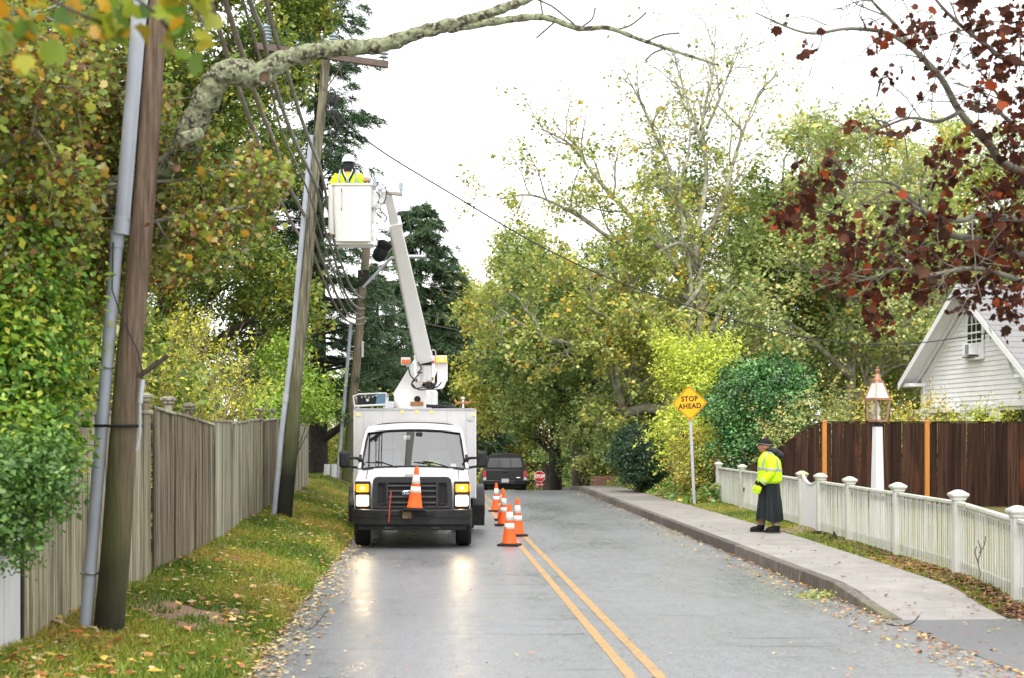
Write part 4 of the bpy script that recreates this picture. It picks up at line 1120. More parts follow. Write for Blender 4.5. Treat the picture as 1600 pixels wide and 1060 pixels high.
for s in (-1, 1):
    e = HW + .42
    a, b = (0, ZP + .30), (s * e, ZP + .30 - e * PITCH)
    mb = MB()
    pl = [(a[0], -OV, a[1]), (b[0], -OV, b[1]), (b[0], 6.9, b[1]), (a[0], 6.9, a[1])]
    mb.prism(pl, (0, 0, .05))
    rf = obj('roof', mb, MAT['shingle'], hs)
    # courses of shingles on the slope
    for k in range(16):
        t0_, t1_ = k / 16, (k + 1) / 16 + .004
        xa, za = lerp(b[0], a[0], t0_), lerp(b[1], a[1], t0_); xb, zb = lerp(b[0], a[0], t1_), lerp(b[1], a[1], t1_)
        obj('shingle_course', MB().add([(xa, -OV - .01, za + .075), (xa, 6.9, za + .075), (xb, 6.9, zb + .055), (xb, -OV - .01, zb + .055), (xa, -OV - .01, za + .053), (xa, 6.9, za + .053)],
            [(0, 1, 2, 3), (0, 4, 5, 1)]), MAT['shingle'], rf)
    # soffit, rake board, frieze
    obj('rake_board', MB().prism([(a[0], -OV - .02, a[1] + .03), (b[0], -OV - .02, b[1] + .03), (b[0], -OV - .02, b[1] - .17), (a[0], -OV - .02, a[1] - .17)], (0, .03, 0)), MAT['house_white'], hs)
    obj('soffit', MB().prism([(a[0], -OV + .01, a[1] - .10), (b[0], -OV + .01, b[1] - .10), (b[0], .02, b[1] - .10), (a[0], .02, a[1] - .10)], (0, 0, .03)), MAT['house_white'], hs)
    obj('frieze', MB().prism([(a[0], -.03, a[1] - .11), (b[0] - s * .4, -.03, b[1] - .11 + .4 * PITCH), (b[0] - s * .4, -.03, b[1] - .33 + .4 * PITCH), (a[0], -.03, a[1] - .33)], (0, .06, 0)), MAT['house_white'], hs)
    obj('moulding', MB().beam((a[0], -.10, a[1] - .15), (b[0] - s * .2, -.10, b[1] - .15 + .2 * PITCH), .07, .07), MAT['house_white'], hs)
    obj('corner_board', MB().box((s * (HW - .06), -.01, ZE / 2 + .2), (.16, .05, ZE + .4)), MAT['house_white'], hs)
    obj('eave_return', MB().box((s * (HW + .12), -.22, ZE - .05), (.62, .5, .10)), MAT['house_white'], hs, bevel=.01, seg=1)
# main roof beyond the gable
mb = MB().prism([(1.2, .9, 2.9), (1.2, 4.1, ZP + .34), (1.2, 7.2, 2.9)], (11.0, 0, 0)); mr_ = obj('main_roof', mb, MAT['shingle'], hs)
for k in range(26):
    t0_, t1_ = k / 26, (k + 1) / 26 + .003
    ya, za = lerp(.85, 4.1, t0_), lerp(2.86, ZP + .34, t0_); yb, zb = lerp(.85, 4.1, t1_), lerp(2.86, ZP + .34, t1_)
    obj('shingle_course', MB().add([(1.2, ya, za + .03), (12.3, ya, za + .03), (12.3, yb, zb + .012), (1.2, yb, zb + .012), (1.2, ya, za + .005), (12.3, ya, za + .005)], [(0, 1, 2, 3), (0, 4, 5, 1)]), MAT['shingle'], mr_)
obj('main_wall', MB().box((6.6, 3.6, 1.3), (8.4, 4.6, 3.4)), MAT['house_white'], hs)
# arched window
def arch(w, z0, zs, zt, y, n=8):
    pts = [(-w, y, z0), (w, y, z0)]
    for k in range(n + 1):
        t = k / n; pts.append((w * math.cos(t * math.pi / 2) ** .8, y, zs + (zt - zs) * math.sin(t * math.pi / 2)))
    for k in range(n - 1, -1, -1):
        t = k / n; pts.append((-w * math.cos(t * math.pi / 2) ** .8, y, zs + (zt - zs) * math.sin(t * math.pi / 2)))
    return pts
o35 = .35; wx = .05
win = obj('window', MB().prism([Vector(p) + Vector((wx, 0, 0)) for p in arch(.46, 3.86 - o35, 4.72 - o35, 5.32 - o35, -.035)], (0, .07, 0)), MAT['house_white'], hs)
obj('glass', MB().prism([Vector(p) + Vector((wx, 0, 0)) for p in arch(.35, 4.28 - o35, 4.72 - o35, 5.22 - o35, -.042)], (0, .004, 0)), MAT['dark_glass'], win)
mb = MB()
for dx in (-.115, .115):
    mb.box((wx + dx, -.05, 4.53 - o35), (.022, .012, .52))
    s = 1 if dx > 0 else -1
    pts = [(wx + dx, -.05, 4.76 - o35), (wx + dx - s * .05, -.05, 4.93 - o35), (wx + dx - s * .14, -.05, 5.07 - o35)]
    mb.tube(pts, .012, 4); pts = [(wx + dx, -.05, 4.76 - o35), (wx + dx + s * .03, -.05, 4.93 - o35), (wx + dx + s * .02, -.05, 5.05 - o35)]; mb.tube(pts, .012, 4)
for zz, h in ((4.55, .045), (4.78, .024), (4.36, .03)): mb.box((wx, -.051, zz - o35), (.70, .014, h))
obj('muntins', mb, MAT['house_white'], win)
obj('sill', MB().box((wx, -.08, 3.85 - o35), (.86, .16, .06)), MAT['house_white'], win)
ac = thing('air_conditioner', 'small window air conditioner under the arched window of the house', 'air conditioner')
ac.matrix_world = Matrix.Translation((14.33, 38.0, .60)) @ Matrix.Rotation(math.radians(-82), 4, 'Z')
obj('body', MB().box((wx + .05, -.14, 4.10 - o35), (.36, .34, .30)), MAT['house_white'], ac, bevel=.012)
obj('grille', MB().box((wx + .12, -.315, 4.10 - o35), (.17, .02, .24)), M('ac_grille', (.22, .23, .25), .6), ac)
obj('side_panel', MB().box((wx - .235, -.06, 4.10 - o35), (.19, .02, .29)), bpy.data.materials['ac_grille'], ac)
obj('support_board', MB().box((wx, -.16, 3.905 - o35), (.50, .2, .03)), MAT['arm_wood'], ac)
for x, w, zt, wn_ in ((.42, .36, 2.16, 'window'), (1.98, .62, 2.22, 'window')):
    w_ = obj('window', MB().box((x, -.01, zt - .75), (w * 2 + .24, .05, 1.7)), MAT['house_white'], hs)
    obj('glass', MB().box((x, -.035, zt - .82), (w * 2, .02, 1.4)), MAT['dark_glass'], w_)
    obj('head_casing', MB().box((x, -.04, zt + .05), (w * 2 + .3, .10, .14)), MAT['house_white'], w_)
obj('door_hood', MB().box((-1.6, -.25, 2.14), (1.7, .5, .12)), MAT['house_white'], hs, bevel=.01)
obj('service_bracket', MB().tube([(.92, -.02, 4.2), (.95, -.14, 4.55), (1.05, -.14, 4.62), (1.15, -.1, 4.45), (1.12, -.05, 4.0)], .02, 6), MAT['galv'], hs)
for dx in (-.1, .14): obj('drip_loop', MB().tube([(.98, -.14, 4.45), (.98 + dx, -.2, 4.1), (.98 + dx * 1.4, -.2, 3.95)], .016, 5), MAT['cable_black'], hs)
obj('service_conduit', MB().tube([(1.12, -.05, 4.4), (1.5, -.05, 3.8), (1.9, -.05, 3.1), (2.6, -.05, 2.6)], .022, 6), MAT['galv'], hs)
# ------------------------------------------------------------------ the bucket truck
TK = thing('bucket_truck', 'white utility bucket truck with lit headlights parked at the road edge', 'truck', (-.45, 24.35, road_z(24.4)))
def tl(px, py, D): return at(px, py, D) - TK.location
# cab shell: (y, z, half width) along the profile, windshield left open between cowl and header
prof = [(.20, .58, .97), (.12, .74, 1.0), (.10, 1.12, 1.0), (.14, 1.205, .985), (.30, 1.265, .975), (.62, 1.325, .965), (.96, 1.375, .975), (1.04, 1.40, .975)]
top = [(1.70, 2.065, .865), (1.78, 2.12, .85), (1.98, 2.175, .825), (2.4, 2.2, .81), (2.95, 2.2, .81)]
mb = MB(); NX = 8
def crown(w, j, h):            # slight crowning across the width
    t = -1 + 2 * j / NX
    return w * t, -h * t * t
rows = []
for (y, z, w) in prof:
    hollow = .05 if z > 1.15 else .0
    rows.append([(crown(w, j, 0)[0], y + (.055 * abs(-1 + 2 * j / NX) ** 3), z + crown(w, j, hollow)[1]) for j in range(NX + 1)])
vs = [p for r in rows for p in r]; fs = []
for i in range(len(rows) - 1):
    for j in range(NX): fs.append((i * (NX + 1) + j, i * (NX + 1) + j + 1, (i + 1) * (NX + 1) + j + 1, (i + 1) * (NX + 1) + j))
mb.add(vs, fs)
hoodpart = obj('hood', mb, MAT['white_paint'], TK, smooth=40)
mb = MB(); rows = []
for (y, z, w) in top: rows.append([(crown(w, j, 0)[0], y + (.05 * abs(-1 + 2 * j / NX) ** 3), z + crown(w, j, .055)[1]) for j in range(NX + 1)])
vs = [p for r in rows for p in r]; fs = []
for i in range(len(rows) - 1):
    for j in range(NX): fs.append((i * (NX + 1) + j, i * (NX + 1) + j + 1, (i + 1) * (NX + 1) + j + 1, (i + 1) * (NX + 1) + j))
mb.add(vs, fs); obj('roof', mb, MAT['white_paint'], TK, smooth=40)
for s in (-1, 1):
    # flank below the belt, greenhouse above, A-pillar, window, fender flare
    mb = MB()
    lo = [(y + .05, z, w) for (y, z, w) in prof] + [(2.95, 1.40, .96)]
    vs = [(s * w, y, z - (.05 if z > 1.15 else 0)) for (y, z, w) in lo] + [(s * .97, y, .52) for (y, z, w) in lo]
    k = len(lo)
    fs = [(i, i + 1, k + i + 1, k + i) for i in range(1, k - 1)]
    mb.add(vs, fs); obj('flank', mb, MAT['white_paint'], TK, smooth=40)
    mb = MB()
    mb.add([(s * .970, 1.09, 1.345), (s * .965, 2.95, 1.35), (s * .81, 2.95, 2.145), (s * .825, 2.03, 2.12), (s * .865, 1.75, 2.01)], [(0, 1, 2, 3, 4)])
    obj('door_upper', mb, MAT['white_paint'], TK)
    mb = MB().add([(s * .966, 1.30, 1.42), (s * .962, 2.5, 1.42), (s * .842, 2.5, 2.04), (s * .866, 1.86, 2.0)], [(0, 1, 2, 3)])
    obj('side_window', mb, MAT['dark_glass'], TK)
    obj('pillar', MB().tube([(s * .965, 1.10, 1.36), (s * .938, 1.34, 1.62), (s * .902, 1.58, 1.87), (s * .868, 1.78, 2.03), (s * .828, 2.0, 2.11)], [.034, .028, .026, .028, .03], 8), MAT['white_paint'], TK, smooth=60)
    obj('wheel_arch', MB().tube([(s * .985, .98 + .46 * math.cos(a), .40 + .46 * math.sin(a)) for a in [math.pi * k / 12 for k in range(13)]], .03, 6), MAT['black_plastic'], TK)
    obj('rocker', MB().box((s * .93, 1.95, .45), (.10, 1.1, .12)), MAT['black_plastic'], TK)
    # headlamps
    bz = obj('lamp_bezel', MB().prism([(s * .72, .06, .70), (s * .985, .10, .70), (s * .985, .12, 1.165), (s * .72, .06, 1.165)], (0, .12, 0)), MAT['black_plastic'], TK, bevel=.012)
    hl_ = obj('lamp_bulb', MB().ell((s * .853, .036, .835), (.06, .02, .055), 12, 8), MAT['headlamp'], TK); hl = obj('headlight', MB().box((s * .853, .062, .835), (.215, .05, .185), R=Matrix.Rotation(s * .12, 3, 'Z')), MAT['headlamp_lens'], TK, bevel=.02, seg=3); hl_.parent = hl
    tn = obj('turn_signal', MB().box((s * .853, .066, 1.05), (.225, .05, .135), R=Matrix.Rotation(s * .12, 3, 'Z')), MAT['amber_lit'], TK, bevel=.015, seg=3)
    tb_ = obj('lamp_bulb', MB().ell((s * .85, .040, 1.05), (.045, .015, .03), 12, 8), MAT['amber_core'], tn); sd = obj('side_marker', MB().box((s * .985, .16, 1.05), (.03, .08, .11)), MAT['amber_lit'], TK, bevel=.008)
    # towing mirror on two arms
    mroot = obj('mirror', MB().box((s * 1.225, 1.02, 1.53), (.19, .13, .30)), MAT['black_plastic'], TK, bevel=.05, seg=3, smooth=40)
    obj('mirror_arm', MB().tube([(s * .93, 1.22, 1.50), (s * 1.0, 1.14, 1.55), (s * 1.16, 1.05, 1.56)], [.05, .026, .022], 8), MAT['black_plastic'], mroot, smooth=60)
    obj('mirror_arm', MB().tube([(s * .93, 1.22, 1.40), (s * 1.0, 1.14, 1.38), (s * 1.16, 1.05, 1.41)], [.05, .024, .020], 8), MAT['black_plastic'], mroot, smooth=60)
    obj('mirror_foot', MB().prism([(s * .945, 1.10, 1.34), (s * .945, 1.34, 1.36), (s * .93, 1.32, 1.60), (s * .925, 1.24, 1.62)], (s * .05, 0, 0)), MAT['black_plastic'], mroot, bevel=.012)
    # wheels
    for (yy, xx, tw, r) in ((.98, .895, .27, .385), (5.55, .96, .46, .40)):
        wh = obj('wheel', MB().lathe([(r * .58, -tw / 2), (r * .9, -tw / 2), (r, -tw * .36), (r, tw * .36), (r * .9, tw / 2), (r * .58, tw / 2)], 28, (s * xx, yy, r), R=Matrix.Rotation(math.pi / 2, 3, 'Y')), MAT['rubber'], TK, smooth=40)
        obj('rim', MB().lathe([(.02, -tw / 2 + .02), (r * .56, -tw / 2 + .01), (r * .6, -tw / 2 - .005), (r * .6, tw / 2 + .005), (r * .56, tw / 2 - .01), (.02, tw / 2 - .03)], 20, (s * xx, yy, r), R=Matrix.Rotation(math.pi / 2, 3, 'Y')), MAT['galv'], wh, smooth=40)
        if yy < 2:
            for k in range(7):
                xk = s * xx + (-.075 + .025 * k)
                obj('tread_rib', MB().tube([(xk, yy + (r + .001) * math.cos(a), r + (r + .001) * math.sin(a)) for a in [2 * math.pi * q / 28 for q in range(29)]], .007, 4), MAT['rubber'], wh)
    # rear fender over the dual wheels
    mb = MB(); rings = []
    for k in range(15):
        a = math.radians(-12 + 204 * k / 14); c_, s_ = math.cos(a), math.sin(a)
        rings.append([(s * 1.16, 5.55 - .56 * c_, .42 + .54 * s_), (s * 1.39, 5.55 - .56 * c_, .42 + .54 * s_), (s * 1.41, 5.55 - .53 * c_, .42 + .50 * s_), (s * 1.39, 5.55 - .53 * c_, .42 + .505 * s_), (s * 1.16, 5.55 - .53 * c_, .42 + .505 * s_)])
    mb.loft(rings); obj('rear_fender', mb, MAT['grey_plastic'], TK, smooth=50)
    obj('mud_flap', MB().box((s * 1.20, 4.95, .33), (.40, .02, .42)), MAT['rubber'], TK)
# windshield and its black surround
rows = []
for k in range(5):
    t = k / 4; y = lerp(1.03, 1.71, t); z = lerp(1.395, 2.05, t); w = lerp(.945, .845, t)
    rows.append([(w * (-1 + 2 * j / NX), y + .085 * (abs(-1 + 2 * j / NX) ** 2.2), z - .045 * (-1 + 2 * j / NX) ** 2 + .005) for j in range(NX + 1)])
mb = MB(); vs = [p for r in rows for p in r]
mb.add(vs, [(i * (NX + 1) + j, i * (NX + 1) + j + 1, (i + 1) * (NX + 1) + j + 1, (i + 1) * (NX + 1) + j) for i in range(4) for j in range(NX)])
ws = obj('windshield', mb, MAT['windshield'], TK, smooth=180)
loop = rows[0] + [r[-1] for r in rows[1:]] + rows[4][::-1][1:] + [r[0] for r in rows[::-1][1:]]
obj('seal', MB().tube([Vector(p) + Vector((0, -.01, .004)) for p in loop], .020, 6), MAT['black_plastic'], ws)
for s in (-1, 1): obj('hood_seam', MB().tube([(s * .80, .19, 1.205), (s * .80, .62, 1.292), (s * .81, .98, 1.348)], .006, 5), MAT['grey_plastic'], TK)
obj('cowl', MB().prism([(-.9, 1.0, 1.335), (.9, 1.0, 1.335), (.92, 1.09, 1.36), (-.92, 1.09, 1.36)], (0, 0, .02)), MAT['black_plastic'], TK)
for x0, x1 in ((-.28, -.80), (.66, .06)):
    wp = obj('wiper', MB().tube([(x0, .99, 1.385), (lerp(x0, x1, .5), 1.05, 1.47), (x1 + .12, 1.10, 1.495)], .012, 6), MAT['black_plastic'], TK)
    obj('blade', MB().beam((lerp(x0, x1, .42), 1.07, 1.462), (x1 - .05, 1.11, 1.475), .02, .02), MAT['black_plastic'], wp)
obj('roof_edge_shade', MB().tube(smooth_path([(-.84, 2.86, 2.10), (-.62, 2.86, 2.185), (0, 2.86, 2.212), (.62, 2.86, 2.185), (.84, 2.86, 2.10)], 4), .012, 5), MAT['grey_plastic'], TK)  # dark tube standing in for the shade between cab roof and box
obj('rear_view_mirror', MB().box((.10, 1.62, 1.97), (.12, .05, .10)), MAT['black_plastic'], TK, bevel=.02)
obj('visor_strip', MB().box((.05, 1.70, 2.005), (.50, .03, .06)), MAT['black_plastic'], TK)
# cab interior seen through the glass
obj('cab_liner', MB().add([(-.86, 1.1, .9), (.86, 1.1, .9), (.86, 2.7, .9), (-.86, 2.7, .9), (-.86, 2.7, 2.05), (.86, 2.7, 2.05), (.70, 2.0, 2.07), (-.70, 2.0, 2.07)],
    [(0, 1, 2, 3), (3, 2, 5, 4), (4, 5, 6, 7), (0, 3, 4, 7), (1, 6, 5, 2)]), MAT['interior'], TK)
obj('dashboard', MB().prism([(-.88, 1.06, 1.30), (-.88, 1.12, 1.37), (-.88, 1.42, 1.38), (-.88, 1.5, 1.15), (-.88, 1.2, .95)], (1.76, 0, 0)), MAT['interior'], TK, bevel=.02)
for x in (-.46, .46):
    st_ = obj('seat', MB().loft([[(x - .24, 2.2, 1.0), (x + .24, 2.2, 1.0), (x + .24, 2.36, 1.0), (x - .24, 2.36, 1.0)], [(x - .25, 2.26, 1.4), (x + .25, 2.26, 1.4), (x + .25, 2.42, 1.4), (x - .25, 2.42, 1.4)], [(x - .19, 2.32, 1.68), (x + .19, 2.32, 1.68), (x + .19, 2.44, 1.68), (x - .19, 2.44, 1.68)]]), M('seat_cloth', (.22, .23, .24), .9) if x < 0 else bpy.data.materials['seat_cloth'], TK, bevel=.03)
    obj('head_rest', MB().box((x, 2.38, 1.80), (.26, .10, .17)), bpy.data.materials['seat_cloth'], st_, bevel=.03)
obj('steering_wheel', MB().tube([(.46 + .19 * math.cos(a), 1.58 - .05 * math.sin(a), 1.36 + .17 * math.sin(a)) for a in [2 * math.pi * k / 20 for k in range(21)]], .016, 6), MAT['black_plastic'], TK)
vest = tag(obj('safety_vest', MB().loft([[(.34 + .16 * math.cos(a) + TK.location.x, 24.35 + 2.2 + .10 * math.sin(a), z + .04 * math.sin(3 * a) + .05) for a in [2 * math.pi * k / 12 for k in range(12)]] for z in (1.10, 1.35, 1.46, 1.48)]), MAT['hivis'], smooth=60), 'yellow safety vest draped over the seat inside the truck cab', 'vest')
obj('dash_paper', MB().box((.72, 1.22, 1.415), (.10, .02, .07), R=Matrix.Rotation(-.5, 3, 'X')), MAT['clean_white'], TK)
obj('dash_tag', MB().box((-.12, 1.60, 1.92), (.12, .012, .07)), MAT['clean_white'], TK)
# grille
def rrect(x0, x1, z0, z1, y, r=.06, n=4, topin=0.0):
    return rounded_poly([(x0, y, z0), (x1, y, z0), (x1 - topin, y, z1), (x0 + topin, y, z1)], r, n)
go, gi = rrect(-.70, .70, .70, 1.245, .02, .09, 4, .03), rrect(-.60, .60, .745, 1.135, .02, .05, 4, .01)
n = len(go); mb = MB()
yb = .14
mb.add(go + gi + [Vector(p) + Vector((0, yb, 0)) for p in go] + [Vector(p) + Vector((0, .10, 0)) for p in gi],
       [(i, (i + 1) % n, n + (i + 1) % n, n + i) for i in range(n)] + [(i, 2 * n + i, 2 * n + (i + 1) % n, (i + 1) % n) for i in range(n)] + [(n + i, n + (i + 1) % n, 3 * n + (i + 1) % n, 3 * n + i) for i in range(n)])
gr = obj('grille', mb, MAT['grey_plastic'], TK, bevel=.012, seg=2)
obj('radiator_screen', MB().box((0, .086, .94), (1.24, .012, .42)), MAT['sign_black'], gr)
for z in (.80, .90, 1.00, 1.09): obj('grille_bar', MB().box((0, .050, z), (.86, .05, .030)), MAT['grille_grey'], gr, bevel=.006)
for s in (-1, 1):
    obj('grille_post', MB().box((s * .43, .05, .94), (.045, .07, .40)), MAT['grey_plastic'], gr, bevel=.008)
    obj('grille_frame', MB().tube([(s * .47, .05, .775), (s * .59, .05, .775), (s * .59, .05, 1.11), (s * .47, .05, 1.11), (s * .47, .05, .775)], .014, 6), MAT['grey_plastic'], gr)
em = obj('emblem', MB().lathe([(.001, .0), (.10, .0), (.105, -.012), (.095, -.018), (.001, -.022)], 24, (-.075, .035, .965), R=Matrix.Rotation(-math.pi / 2, 3, 'X')), MAT['chrome'], TK, smooth=40)
em.data.transform(Matrix.Diagonal((1, 1, 1, 1)))
for v in em.data.vertices: v.co.z = .965 + (v.co.z - .965) * .46
ef = obj('emblem_face', MB().lathe([(.001, 0), (.090, 0), (.088, .004), (.001, .004)], 24, (-.075, .004, .965), R=Matrix.Rotation(math.pi / 2, 3, 'X')), M('emblem_blue', (.012, .03, .10), .25, coat=.5), em)
for v in ef.data.vertices: v.co.z = .965 + (v.co.z - .965) * .44
text_mesh('lettering', 'Ford', .062, MAT['chrome'], em, Matrix.Translation((-.02, -.003, .965)) @ RX @ Matrix.Shear('XY', 4, (.25, 0)) if False else Matrix.Translation((-.075, -.003, .965)) @ RX, .001, 1.1)
obj('hood_plate', MB().box((-.05, .19, 1.262), (.16, .02, .045)), M('plate_pale', (.5, .42, .42), .4), TK)
# bumper
def bump_ring(x, z0, z1, y): return [(x, y, z0), (x, y - .0, z1), (x, y + .16, z1 + .01), (x, y + .16, z0)]
xs = [-1.035, -.99, -.86, -.5, 0, .5, .86, .99, 1.035]; ys = [.20, .06, -.02, -.06, -.07, -.06, -.02, .06, .20]
bp = obj('bumper', MB().loft([bump_ring(x, .42, .69, y) for x, y in zip(xs, ys)]), MAT['bumper'], TK, bevel=.02, seg=3, smooth=40)
obj('bumper_step', MB().loft([[(x, y - .012, .545), (x, y - .012, .56), (x, y + .1, .56), (x, y + .1, .545)] for x, y in zip(xs, ys)]), MAT['black_plastic'], bp)
for x in (-.27, .21): obj('air_slot', MB().box((x, -.06, .625), (.36 if x < 0 else .30, .06, .085)), MAT['sign_black'], bp, bevel=.01)
obj('valance', MB().loft([[(x, y + .03, .33), (x, y + .02, .42), (x, y + .14, .42), (x, y + .14, .33)] for x, y in zip([-.93, -.6, 0, .6, .93], [.02, -.02, -.03, -.02, .02])]), MAT['black_plastic'], TK, bevel=.01)
for x in (-.4, .4): obj('tow_slot', MB().box((x, -.002, .375), (.16, .04, .04)), MAT['grey_plastic'], TK)
obj('hitch_block', MB().box((-.085, -.13, .60), (.155, .12, .13)), M('old_block', (.22, .15, .08), .85, col2=(.10, .07, .05), scale=16), TK, bevel=.02)
obj('bracket', MB().box((-.03, -.14, .672), (.36, .16, .018)), MAT['pole_dark'], TK)
obj('marker_rod', MB().tube([(-.395, -.10, .47), (-.375, -.10, .80), (-.355, -.09, 1.00)], .011, 6), M('rod_red', (.42, .06, .05), .5), TK)
obj('axle', MB().tube([(-.8, .98, .36), (.8, .98, .36)], .06, 8), MAT['black_plastic'], TK)
obj('chassis', MB().box((0, 3.9, .52), (.9, 6.4, .22)), MAT['black_plastic'], TK)
obj('exhaust_tip', MB().tube([(.52, 1.8, .36), (.62, 1.5, .34)], .045, 8), MAT['galv'], TK)
# service body
BX0, BX1 = -1.165, 1.165
bd = obj('box_body', MB().box((0, 4.95, 1.62), (2.33, 4.1, 1.72)), MAT['box_white'], TK, bevel=.03, seg=3)
for x in (-.98, -.62, .62, .98): obj('panel_seam', MB().box((x, 2.898, 1.62), (.010, .008, 1.60)), M('seam', (.42, .42, .42), .6) if 'seam' not in bpy.data.materials else bpy.data.materials['seam'], bd)
obj('edge_trim', MB().box((0, 2.90, 2.47), (2.34, .04, .025)), MAT['galv'], bd)
for s in (-1, 1): obj('edge_trim', MB().box((s * 1.16, 2.895, 1.62), (.03, .03, 1.72)), MAT['clean_white'], bd, bevel=.005)
for x in (-.245, .035, .315): obj('marker_light', MB().ell((x, 2.885, 2.42), (.032, .02, .022), 10, 6), MAT['marker_lit'], TK)
for x in (-1.09, 1.12): obj('marker_light', MB().box((x, 2.885, 2.36), (.06, .02, .035)), MAT['marker_lit'], TK, bevel=.005)
obj('vent', MB().box((1.06, 2.885, 2.28), (.10, .012, .06)), MAT['galv'], TK)
# rack with generator on the roof
rk = obj('roof_rack', MB(), MAT['galv'], TK) if False else None
mb = MB()
x0, x1, y0, y1, zr = -1.16, -.56, 3.0, 4.4, 2.50
for y in (y0, y1):
    mb.tube([(x0, y, zr), (x0 - .03, y, zr + .22), (x0 + .08, y, zr + .26), (x1, y, zr + .28), (x1, y, zr)], .014, 6)
for x, z in ((x0 - .03, zr + .22), (x1, zr + .28), (x0, zr + .03)): mb.tube([(x, y0, z), (x, y1, z)], .014, 6)
mb.tube([(x0, y0, zr + .03), (x1, y0, zr + .06)], .018, 6)
obj('roof_rack', mb, MAT['clean_white'], TK)
gn = thing('generator', 'black and blue portable generator in the rack on the truck roof', 'generator', (TK.location.x - .86, 24.35 + 3.4, TK.location.z + 2.51))
obj('engine_block', MB().box((-.08, 0, .13), (.36, .5, .20)), MAT['black_plastic'], gn, bevel=.02)
obj('fuel_cap', MB().lathe([(.03, 0), (.03, .02), (.001, .02)], 12, (-.06, -.27, .14), R=Matrix.Rotation(math.pi / 2, 3, 'X')), MAT['clean_white'], gn)
for k in range(4): obj('knob', MB().ell((-.17 + .07 * k, -.26, .19 + .01 * (k % 2)), (.016, .012, .016), 8, 5), MAT['galv'], gn)
obj('end_cover', MB().box((.20, -.02, .16), (.18, .5, .26), R=Matrix.Rotation(.15, 3, 'Y')), M('blue_cover', (.10, .20, .27), .4), gn, bevel=.02)
obj('handle', MB().tube([(-.02, -.1, .24), (.0, -.1, .36), (.12, -.1, .38), (.16, -.1, .26)], .012, 6), MAT['pole_dark'], gn)
hc = []
for k in range(5):
    r = .50 - .05 * k
    hc.append(tag(obj('coiled_hose', MB().tube([(.30 + r * math.cos(a) + TK.location.x, 24.35 + 4.3 + .35 * math.sin(a), TK.location.z + 2.53 + .045 * (k % 2) + .05 * math.sin(a * .5 + k)) for a in [2 * math.pi * q / 24 for q in range(25)]], .022, 6), MAT['cable_black'], smooth=60) if k == 0 else None) if k == 0 else None)
tag(hc[0], 'black hose coiled on the roof of the truck body', 'hose')
mb = MB()
for k in range(1, 3):
    r = .46 - .06 * k
    mb.tube([(.30 + r * math.cos(a), 4.3 + .35 * math.sin(a), 2.52 + .02 * k) for a in [2 * math.pi * q / 24 for q in range(25)]], .020, 6)
obj('hose', mb, MAT['cable_black'], hc[0], smooth=60); bpy.data.objects['hose'].location = TK.location
mb = MB().tube([(.93, 3.3, 2.5), (.93, 3.3, 2.66)], .02, 6); mb.ell((.93, 3.3, 2.69), (.035, .035, .03), 10, 6)
obj('beacon_stub', mb, MAT['clean_white'], TK); obj('beacon_bar', MB().tube([(.76, 3.3, 2.66), (.82, 3.3, 2.60), (1.04, 3.3, 2.60), (1.10, 3.3, 2.66)], .025, 6), MAT['rust'], TK)
# turret
Dt = 28.8; c0 = tl(645, 639, Dt)
ped = obj('turret', MB().lathe([(.36, 2.48), (.38, 2.52), (.38, 2.80), (.33, 2.88), (.16, 2.90)], 24, (c0.x, c0.y, 0)), MAT['boom_white'], TK, smooth=40)
obj('pedestal', MB().box((c0.x + .09, c0.y - .38, 2.72), (.37, .30, .46)), MAT['boom_white'], ped, bevel=.015)
obj('bearing_slot', MB().lathe([(.001, 0), (.065, 0), (.065, .01), (.001, .01)], 16, (c0.x + .10, c0.y - .53, 2.69), R=Matrix.Rotation(math.pi / 2, 3, 'X')), MAT['sign_black'], ped)
obj('rotation_gear', MB().box((c0.x + .09, c0.y - .55, 2.60), (.26, .07, .08)), MAT['rust'], ped, bevel=.012)
obj('control_valve', MB().box((c0.x - .48, c0.y - .25, 2.58), (.22, .22, .14)), MAT['clean_white'], ped, bevel=.02); obj('valve_stem', MB().tube([(c0.x - .52, c0.y - .25, 2.6), (c0.x - .52, c0.y - .25, 2.74)], .035, 8), MAT['clean_white'], ped)
# lower arm stub up to the elbow
la, lb = tl(632, 618, 29.1), tl(661, 567, 28.3)
lo = obj('lower_boom', MB().beam(la, lb, .42, .34, .36, .28, up=(0, 1, 0)), MAT['boom_white'], TK, bevel=.02, seg=2)
obj('lower_plate', MB().prism([tl(x, y, 28.9) for x, y in ((624, 603), (638, 580), (648, 576), (646, 612), (636, 628), (625, 620))], (0, .05, 0)), MAT['boom_white'], lo, bevel=.008)
obj('rear_motor', MB().box(tl(670, 616, 28.9), (.12, .25, .22)), MAT['black_plastic'], TK, bevel=.02)
obj('turret_skirt', MB().lathe([(.20, 0), (.22, .02), (.22, .30), (.18, .34)], 16, tl(667, 636, 28.9)), MAT['boom_white'], TK, smooth=40)
